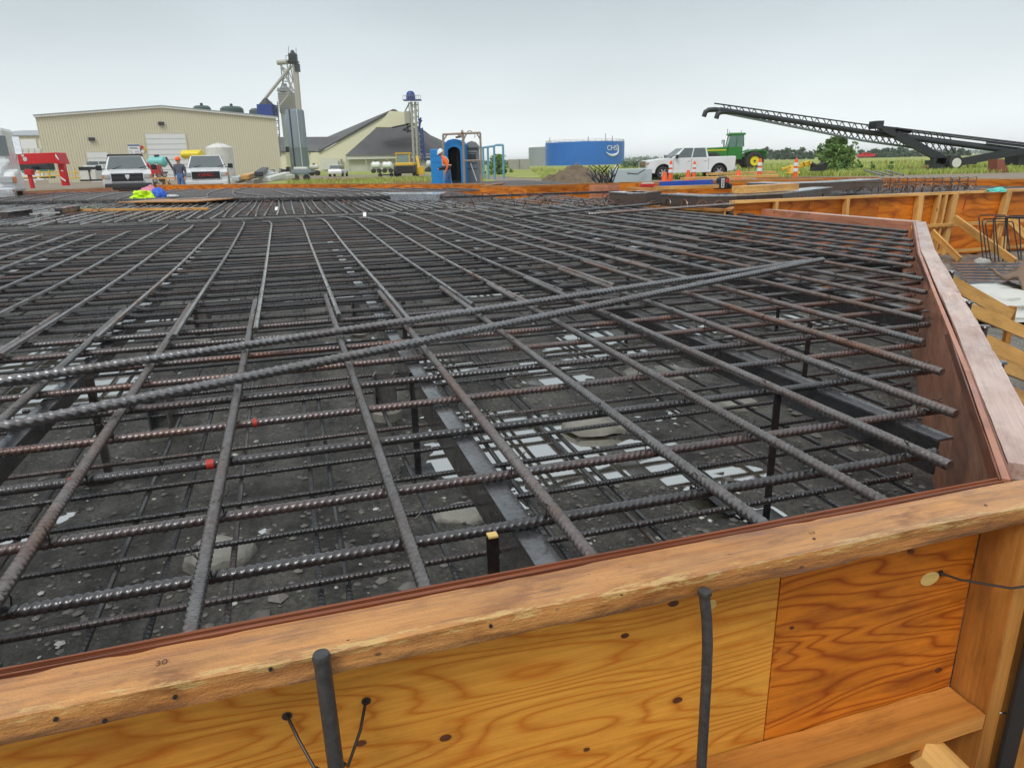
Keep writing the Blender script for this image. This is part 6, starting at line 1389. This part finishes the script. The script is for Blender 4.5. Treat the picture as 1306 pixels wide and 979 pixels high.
def person(loc, rz, lab, J, top, hands=True):
    """J joint name -> point; one skinned body, colours by height; hair/hat etc. are children"""
    t = thing('person', loc, lab, 'person', None, rz); face = J.pop('face', None)
    E = [('pelvis', 'waist'), ('waist', 'chest'), ('chest', 'neck'), ('neck', 'chin'), ('chin', 'head'), ('head', 'crown')]
    for s in 'lr': E += [('chest', 'sh' + s), ('sh' + s, 'el' + s), ('el' + s, 'wr' + s), ('wr' + s, 'pa' + s), ('pelvis', 'hip' + s), ('hip' + s, 'kn' + s), ('kn' + s, 'an' + s), ('an' + s, 'toe' + s)]
    RD = dict(pelvis=.155, waist=.15, chest=.165, neck=.06, chin=.075, head=.098, crown=.07); 
    for s in 'lr': RD.update({'sh' + s: .085, 'el' + s: .056, 'wr' + s: .036, 'pa' + s: .038, 'hip' + s: .105, 'kn' + s: .072, 'an' + s: .055, 'toe' + s: .05})
    for s in 'lr':
        d = (Vector(J['pa' + s]) - Vector(J['wr' + s])).normalized(); sd = d.cross(Vector((0, 0, 1)));
        sd = sd.normalized() if sd.length > .1 else Vector((0, 1, 0))
        for k, (off, ln) in enumerate(((-.027, .065), (-.009, .078), (.009, .074), (.027, .058))):
            n1, n2 = 'f%d%s' % (k, s), 'g%d%s' % (k, s); J[n1] = tuple(Vector(J['pa' + s]) + sd * off + d * .045); J[n2] = tuple(Vector(J[n1]) + d * ln * .8 + sd.cross(d) * .025); E += [('pa' + s, n1), (n1, n2)]; RD[n1] = .010; RD[n2] = .008
        J['th' + s] = tuple(Vector(J['pa' + s]) + sd * .05 + d * .02); E += [('pa' + s, 'th' + s)]; RD['th' + s] = .010
    names = list(J); me = bpy.data.meshes.new('body'); me.from_pydata([J[n] for n in names], [(names.index(a), names.index(b)) for a, b in E], [])
    tmp = bpy.data.objects.new('body_tmp', me); COL.objects.link(tmp); sk = tmp.modifiers.new('s', 'SKIN'); tmp.modifiers.new('d', 'SUBSURF').levels = 2
    for i, n in enumerate(names):
        v = me.skin_vertices[0].data[i]; r = RD[n]; v.radius = (r, r * (.8 if n in ('pelvis', 'waist', 'chest') else 1)); v.use_root = n == 'pelvis'
    dg = bpy.context.evaluated_depsgraph_get(); m2 = bpy.data.meshes.new_from_object(tmp.evaluated_get(dg)); m2.name = 'body'
    bpy.data.objects.remove(tmp)
    m2.materials.clear()
    for k in (M['skin'], top, M['jeans'], M['black']): m2.materials.append(k)
    hp = Vector(J['waist']).z - .04; nk = Vector(J['neck']).z
    for p in m2.polygons:
        c = p.center; p.use_smooth = True
        dw = min((c - Vector(J['pal'])).length, (c - Vector(J['par'])).length); dn = min((c - Vector(J[a + s])).length for a in ('wr', 'el') for s in 'lr')
        p.material_index = 3 if c.z < .11 else 0 if (c.z > nk - .01 or dw < .095) else 2 if (c.z < hp and dn > .11) else 1
    b = bpy.data.objects.new('body', m2); COL.objects.link(b); b.parent = t
    f = (Vector(J['toel']) - Vector(J['anl'])); f.z = 0; f = Vector(face or tuple(f)).normalized(); h = Vector(J['head']); side = f.cross(UP).normalized(); up = (Vector(J['crown']) - Vector(J['chin'])).normalized()
    mb = MB(); mb.tube([h + f * .085 + up * .02, h + f * .118 - up * .03, h + f * .09 - up * .04], [.010, .017, .012], 6); part('nose', mb, M['skin'], t, smooth=True)
    for s in (-1, 1): mb = MB(); mb.lathe([(0, -.012), (.011, -.006), (.011, .006), (0, .012)], tuple(h + f * .09 + side * s * .035 + up * .02), 8); part('eye', mb, M['dark'], t); mb = MB(); mb.tube([h + side * s * .095 - up * .03, h + side * s * .105 + up * .03], .018, 6); part('ear', mb, M['skin'], t)
    mb = MB(); mb.tube([h + f * .092 - up * .065 - side * .025, h + f * .097 - up * .066, h + f * .092 - up * .065 + side * .025], .007, 6); part('mouth', mb, M['pink'], t)
    return t, h, f, side, up
def hat(t, h, f, side, up, mt, brim=.16):
    mb = MB(); Rm = Matrix((f, side, up)).transposed(); pr = [(brim, .045), (.128, .05), (.128, .09), (.105, .15), (.06, .185), (0, .195)]
    m = MB(); m.lathe(pr, n=18); mb.add([h + Rm @ Vector((p.x * (1.12 if p.x > 0 else 1), p.y, p.z - .01)) for p in m.v], m.f); return part('hard_hat', mb, mt, t, smooth=True)
# worker in orange walking left past the blue toilet, head bowed, arms in front
c = atY(571, 232, 31.2)
J = dict(pelvis=(.10, 0, .98), waist=(.06, 0, 1.14), chest=(-.02, 0, 1.38), neck=(-.12, 0, 1.53), chin=(-.17, 0, 1.58), head=(-.20, 0, 1.67), crown=(-.20, 0, 1.74),
         shl=(-.03, -.20, 1.44), ell=(.10, -.27, 1.18), wrl=(.03, -.30, .97), pal=(-.02, -.30, .90), shr=(-.03, .20, 1.44), elr=(-.05, .27, 1.16), wrr=(-.24, .16, 1.06), par=(-.31, .13, 1.04),
         hipl=(.10, -.10, .92), knl=(-.10, -.11, .52), anl=(-.02, -.11, .09), toel=(-.19, -.12, .05), hipr=(.10, .10, .92), knr=(.16, .11, .51), anr=(.38, .11, .12), toer=(.24, .12, .05), face=(-.8, -.25, -.5))
z0 = 0.0
t, h, f, sd, up = person((c.x - .05, 31.2, z0), 0, 'worker in orange hi vis shirt, white hard hat and jeans before the blue toilet', J, M['hivis_orange'])
hat(t, h, f, sd, Vector((-.25, 0, 1)).normalized(), M['white'])
mb = MB(); mb.tube([(-.26, -.10, 1.06), (.0, -.235, 1.09), (.22, -.14, 1.10)], [.07, .09, .06], 8); part('tool_belt', mb, M['black'], t, smooth=True)
mb = MB()
for z_, x_ in ((1.19, .05),): mb.tube([(x_ + .175 * math.cos(q), .19 * math.sin(q), z_) for q in [k * math.pi / 8 for k in range(17)]], .022, 6)
for s in (-1, 1): mb.tube([(.10, s * .10, 1.2), (.11, s * .11, 1.40), (.0, s * .12, 1.54), (-.15, s * .10, 1.40), (-.13, s * .09, 1.2)], .018, 6)
part('reflective_band', mb, M['offwhite'], t, smooth=True)
# man by the right hand pickup
c = atY(231, 230, 35.0)
J = dict(pelvis=(0, 0, .96), waist=(0, 0, 1.12), chest=(0, .0, 1.36), neck=(0, 0, 1.52), chin=(0, -.02, 1.58), head=(0, -.02, 1.66), crown=(0, -.02, 1.73),
         shl=(.20, 0, 1.43), ell=(.26, .02, 1.15), wrl=(.24, -.06, .92), pal=(.24, -.08, .84), shr=(-.20, 0, 1.43), elr=(-.26, .02, 1.15), wrr=(-.24, -.06, .92), par=(-.24, -.08, .84),
         hipl=(.09, 0, .90), knl=(.11, -.02, .50), anl=(.11, .02, .09), toel=(.12, -.15, .05), hipr=(-.09, 0, .90), knr=(-.11, .01, .50), anr=(-.11, .05, .09), toer=(-.13, -.12, .05))
t, h, f, sd, up = person((c.x, 35.0, 0), 0, 'man in grey sweatshirt, blue jeans and orange hat standing beside the right white pickup', J, M['sweater'])
hat(t, h, f, sd, up, M['hivis_orange'], .14)

# ================================================================== CONVEYOR BOOM
Y = 58
def A(px, py, d=0.0): return atY(px, py, Y + d)
cv = thing('conveyor', (atY(1205, 208, Y).x, Y, 0), 'long black tubular auger conveyor with a lattice boom reaching left over the field', 'conveyor')
ptop = lambda x: 134.5 + (x - 912) * (201.5 - 134.5) / (1330 - 912) - 5 * math.sin(math.pi * (x - 912) / 420)
def ybot(x): return 142 + (x - 918) * .145 if x < 1160 else 177 + (x - 1160) * .15
ytube = lambda x: 141 + (x - 924) * .154 if x < 1100 else 168.1 + (x - 1100) * .131
ytop = lambda x: 132 + (x - 911) * .141 if x < 1100 else 158.6 + (x - 1100) * .122
ybt = lambda x: 143 + (x - 918) * .2 if x < 1100 else 179.4 + (x - 1100) * .14
for d in (-1, 1.2):
    tb = MB(); tb.tube([A(x, ytube(x), d) for x in (918, 1000, 1100, 1200, 1420)], .19, 12); part('auger_tube', tb, M['boom'], cv, world=True, smooth=True)
    tb = MB(); q = [A(926, 140, d), A(915, 139, d), A(907, 139.5, d), A(903, 142, d), A(901, 148, d)]; q = [p + (Vector((-.2, 0, -.05)) if d > 0 else Vector((.75, 0, -.2))) for p in q]; tb.tube(q, .19, 10); part('spout', tb, M['boom'], cv, world=True, smooth=True)
    ch = MB(); ch.tube([A(x, ytop(x), d * .9) for x in range(911, 1420, 12)], .055, 5); part('top_chord', ch, M['boom'], cv, world=True)
    ch = MB(); ch.tube([A(x, ybt(x), d) for x in range(918, 1216, 12)], .085, 6); part('bottom_chord', ch, M['boom_light'], cv, world=True)
    ch = MB()
    for i, x in enumerate(range(922, 1212, 8)):
        ch.tube([A(x, ytube(x), d), A(x + 8, ybt(x + 8), d)], .045, 4); ch.tube([A(x, ybt(x), d), A(x + 8, ytube(x + 8), d)], .04, 4)
        ch.tube([A(x, ytop(x), d * .9), A(x + 5, ytube(x + 5), d)], .035, 4)
        if i % 2: ch.tube([A(x, ytop(x), d * .9), A(x - 5, ytube(x - 5), d)], .035, 4)
    part('lattice', ch, M['boom'], cv, world=True)
ch = MB()
for i, x in enumerate(range(918, 1210, 9)): ch.tube([A(x, ybt(x), -1), A(x + 4, ybt(x + 4), 1.2)], .04, 4); ch.tube([A(x, ytop(x), -.9), A(x + 5, ytop(x + 5), 1.1)], .04, 4)
part('cross_brace', ch, M['boom_light'], cv, world=True)
ch = MB()
for dy in (-12.5, -9.5, -4.5): ch.tube([A(1118, 160.5 + (dy + 12.5) * .8, -.6), A(1420, 160.5 + (302) * .118 + (dy + 12.5) * 1.2, -.6)], .06, 5)
part('stay_cable', ch, M['boom'], cv, world=True)
mb = MB(); mb.bar(A(1119, 161, -1.6), A(1144, 173, -1.6), .3, .32); mb.bar(A(1142, 171.5, -1.6), A(1207, 206, -1.6), .40, .55); part('lift_arm', mb, M['boom'], cv, world=True)
mb = MB(); mb.box(A(1117.5, 159.5, -1.4), (.55, 1.2, .55)); part('arm_head', mb, M['boom'], cv, world=True)
mb = MB(); mb.bar(A(1124, 163.5, -1.4), A(1160, 168.5, -1.4), .5, .16); mb.bar(A(1140, 165, -1.4), A(1160, 168.0, -1.4), .5, .3); part('winch_deck', mb, M['boom'], cv, world=True)
mb = MB(); mb.bar(A(1222, 207, -1.6), A(1285, 195.5, -1.6), .35, .55); mb.bar(A(1284, 196, -1.6), A(1330, 190, -1.6), .3, .45); part('draw_arm', mb, M['boom'], cv, world=True)
mb = MB(); mb.bar(A(1192, 204, -1.6), A(1225, 208, -1.6), .6, .5); mb.box(A(1196, 206, -1.6) - UP * .25, (.9, .6, 1.0)); mb.box(A(1212, 207, .5), (2.6, 2.6, .35)); part('axle_frame', mb, M['boom'], cv, world=True)
for px, d, mt in ((1218, -2.0, 'offwhite'), (1208, 1.4, 'boom'), (1214, 2.6, 'boom')):
    q = A(px, 209, d); mb = MB(); mb.lathe([(.2, -.18), (.50, -.18), (.55, -.08), (.55, .08), (.50, .18), (.2, .18)], n=20, axis='Y'); w_ = part('wheel', mb, M['tyre'], cv, smooth=True); w_.location = Vector((q.x, q.y, .55)) - cv.location
    mb = MB(); mb.lathe([(0, -.21), (.34, -.21), (.36, -.15), (.36, .15)], n=16, axis='Y'); part('rim', mb, M[mt], w_)
mb = MB(); [mb.bar(A(1258, 181.5 + k, -1.2 + k * .2), A(1420, 201 + k * 1.6, -1.2 + k * .2), .12, .10) for k in (0, 2.2, 4.4, 6.6)]; mb.box(A(1304, 202, -.6) + UP * .05, (1.7, 1.6, 1.1)); part('hopper', mb, M['boom'], cv, world=True)
# rusty box at the right, yellow implement, dark hoses, bars on the form
Y = 46; a = atY(1279, 203, Y); b = atY(1290, 219.5, Y); o = thing('rusty_hopper', (a.x, Y, 0), 'rusty red steel wedge box standing at the right edge of the field', 'box')
mb = MB(); z1, z0 = a.z, max(0, b.z); x0, x1, x2 = atY(1272, 219, Y).x, atY(1276, 203, Y).x, atY(1287, 219, Y).x
mb.prism([(x0, Y, z0), (x2 - .05, Y, z0), (atY(1284, 203, Y).x, Y + .3, z1), (x1, Y + .3, z1)], (0, .9, 0)); mb.add([(x2, Y, z0), (atY(1291, 219, Y).x, Y + .9, z0), (atY(1285, 203, Y).x, Y + .4, z1)], [(0, 1, 2)]); part('shell', mb, M['rust_box'], o, world=True)
Y = 48; o = thing('yellow_implement', (atY(1018, 220, Y).x, Y, 0), 'yellow farm implement lying in the grass behind the right tall cone', 'implement')
mb = MB(); mb.slab([atY(1001, 221, Y), atY(1021, 221.5, Y), atY(1018, 210, Y + .5), atY(1008, 210, Y + .5)], .1); part('deck', mb, M['yellow'], o, world=True)
mb = MB()
for p, q in (((997, 216), (1008, 213)), ((1017, 213), (1036, 208.5)), ((1020, 210), (1032, 206)), ((1024, 207), (1026, 213)), ((1031, 206), (1033, 212))): mb.tube([atY(*p, Y), atY(*q, Y)], .09, 6)
part('frame', mb, M['yellow'], o, world=True)
mb = MB(); mb.tube([atY(1034, 209, Y), atY(1041, 213, Y), atY(1047, 210.5, Y), atY(1052, 207.5, Y)], .16, 8); mb.box(atY(1044, 214, Y), (.9, .5, .4)); single('black_hose', mb, M['black'], 'black hoses lying in the grass beside the yellow implement', 'hose')
for i, (x0, y0, x1, y1) in enumerate(((1102, 217, 1126, 224), (1116, 218, 1138, 224), (1130, 217.5, 1152, 223.5))): mb = MB(); mb.tube([atY(x0, y0, 26), atY(x1, y1, 24)], .03, 6); single('rebar', mb, M['rebar_far'], 'dark bar sticking up over the far right form, %s of three' % ('leftmost', 'middle', 'rightmost')[i], 'rebar', 'loose bars lying on top')
Y = 300; o = thing('red_implement', (atY(1110, 199, Y).x, Y, 0), 'low red farm implement far off at the tree line right of the bush', 'implement'); slabbox(1096, 1116, 196.5, 199.5, 2, 'red_paint', 'frame', o, Y); slabbox(1102, 1110, 195, 197, 2, 'red_paint', 'hitch', o, Y)

# ================================================================== VEGETATION
def leaves(mb, c, n, s, rx, ry, rz):
    for _ in range(n):
        while True:
            p = Vector((random.uniform(-1, 1), random.uniform(-1, 1), random.uniform(-1, 1)))
            if p.length < 1: break
        p = c + Vector((p.x * rx, p.y * ry, p.z * rz)); a = Vector((random.gauss(0, 1), random.gauss(0, 1), random.gauss(0, .6))).normalized(); b = a.cross(Vector((random.gauss(0, 1), random.gauss(0, 1), random.gauss(0, 1)))).normalized(); q = s * random.uniform(.6, 1.4)
        mb.add([p - a * q, p + b * q * .45, p + a * q, p - b * q * .45], [(0, 1, 2, 3)])
def bush(name, px, pbase, ptop, wpx, Y, lab, cat, nclump, nleaf, s, mt='leaf', trunk=True, group=None):
    c = atY(px, pbase, Y); top = atY(px, ptop, Y).z; w = wpx / 943 * Y / 2; o = thing(name, (c.x, Y, 0), lab, cat, group); mb = MB(); tk_ = MB()
    for k in range(nclump):
        a = random.random() * 6.283; f = random.random() ** .6; z = random.uniform(.08, 1.0) ; prof = math.sqrt(max(0.05, 1 - (max(0, z - .35) / .68) ** 2)) * (.82 + .3 * noise.noise(Vector((math.cos(a) * 2, math.sin(a) * 2, z * 3 + px))))
        q = Vector((math.cos(a) * f * w * prof, math.sin(a) * f * w * .8 * prof, z * top * (.93 + .1 * noise.noise(Vector((a, px, 0))))))
        r = w * random.uniform(.12, .24); leaves(mb, q, nleaf, s, r, r, r * .8)
        if trunk and k % 3 == 0: tk_.tube([(0, 0, 0), (q.x * .4, q.y * .4, q.z * .5), tuple(q)], [.10 * top / 4, .05 * top / 4, .015], 5)
    part('crown', mb, M[mt], o)
    if trunk: part('trunk', tk_, M['bark'], o)
    return o
bush('bush', 1064, 211, 174.5, 56, 58, 'big bright green willow bush in the field under the conveyor boom', 'bush', 150, 42, .13)
bush('tree', 1087, 205, 178, 18, 75, 'thin sparse tree just right of the big bush', 'tree', 26, 16, .12)
bush('shrub', 636, 214, 196, 34, 85, 'green shrub behind the pale blue pipe rack', 'shrub', 60, 26, .18)
bush('shrub', 612, 214, 203, 16, 85, 'small green shrub partly behind the grey toilet', 'shrub', 24, 22, .18)
for k, (px, w, t) in enumerate(((1095, 14, 203), (1112, 12, 206), (1136, 10, 206))): bush('weed_clump', px, 214, t, w, 52, 'leafy weed clump in the field right of the bush, %s of three' % ('leftmost', 'middle', 'rightmost')[k], 'weeds', 16, 20, .08, trunk=False)
# distinct trees along the far tree line, and the woods that read as one mass
k = 0
for x0, x1, yt, step in ((952, 1036, 190, 5.2), (1098, 1172, 190.5, 5.2), (1172, 1235, 191, 9)):
    px = x0
    while px < x1:
        top = yt + random.uniform(-2.0, 2.5) + (2.5 if px < x0 + 8 or px > x1 - 8 else 0); k += 1
        bush('tree', px, 200, top, random.uniform(8, 12), 420 + random.uniform(-20, 40), 'dark green tree in the far tree line beyond the field', 'tree', 18, 9, 1.25, 'leaf_far', group='trees along the far field edge'); px += step * random.uniform(.7, 1.3)
wd = MB()
for i in range(900):
    px = random.uniform(590, 1400); Y = random.uniform(1300, 1700); q = atY(px, 202, Y); x = q.x; leaves(wd, Vector((x, Y, random.uniform(.5, 5.5) * (1 + .6 * noise.noise(Vector((px * .03, 0, 0)))))), 7, 3.2, 9, 9, 3)
for i in range(160):
    px = random.uniform(600, 690); q = atY(px, 205, 900); leaves(wd, Vector((q.x, 900, random.uniform(.3, 3.5))), 6, 2.2, 6, 6, 2)
structure('woods', wd, M['leaf_far'], kind='stuff')
# crops: darker row beyond the tank
cp = MB()
for i in range(2600):
    px = random.uniform(795, 960); Y = random.uniform(120, 230); q = atY(px, 205, Y); leaves(cp, Vector((q.x, Y, .55)), 3, .35, .5, .5, .5)
structure('crop_field', cp, M['leaf_far'], kind='stuff')
gr = MB(); gd = MB()
def blade(mb, x, y, h):
    a = random.random() * 6.28; l = Vector((random.gauss(0, .25), random.gauss(0, .25), 1)) * h; w = h * .07 + .012
    d = Vector((math.cos(a) * w, math.sin(a) * w, 0)); p = Vector((x, y, 0)); mb.add([p - d, p + d, p + l * .6 + d * .6, p + l], [(0, 1, 2, 3)])
for i in range(26000):
    y = 46 + 90 * random.random() ** 2.2; x = random.uniform(.02, .80) * y + 1.5
    if y < 47 and x < 20: continue
    n = noise.noise(Vector((x * .12, y * .12, 0))); blade(gd if n > .5 else gr, x, y, random.uniform(.12, .34) * (1 + n) * (1 + (y - 46) / 120))
for i in range(7000):
    y = random.uniform(43, 76); x = random.uniform(-.30, -.03) * y
    n = noise.noise(Vector((x * .25, y * .25, 4))); blade(gd if n > .15 or y < 45.5 else gr, x, y, random.uniform(.12, .35))
structure('grass', gr, M['grass'], kind='stuff'); structure('dry_grass', gd, M['grass_dry'], kind='stuff')

# ================================================================== HAZE
hz = MB(); hz.box((0, 2450, 14), (8200, 5300, 31)); hzm = bpy.data.materials.new('haze_air'); hzm.use_nodes = True; ht = hzm.node_tree; ht.nodes.clear()
ho_ = ht.nodes.new('ShaderNodeOutputMaterial'); hv = ht.nodes.new('ShaderNodeVolumePrincipled'); hv.inputs['Color'].default_value = (.975, .985, .99, 1); hv.inputs['Density'].default_value = .00024; ht.links.new(hv.outputs[0], ho_.inputs['Volume'])
structure('haze', hz, hzm, kind='stuff')
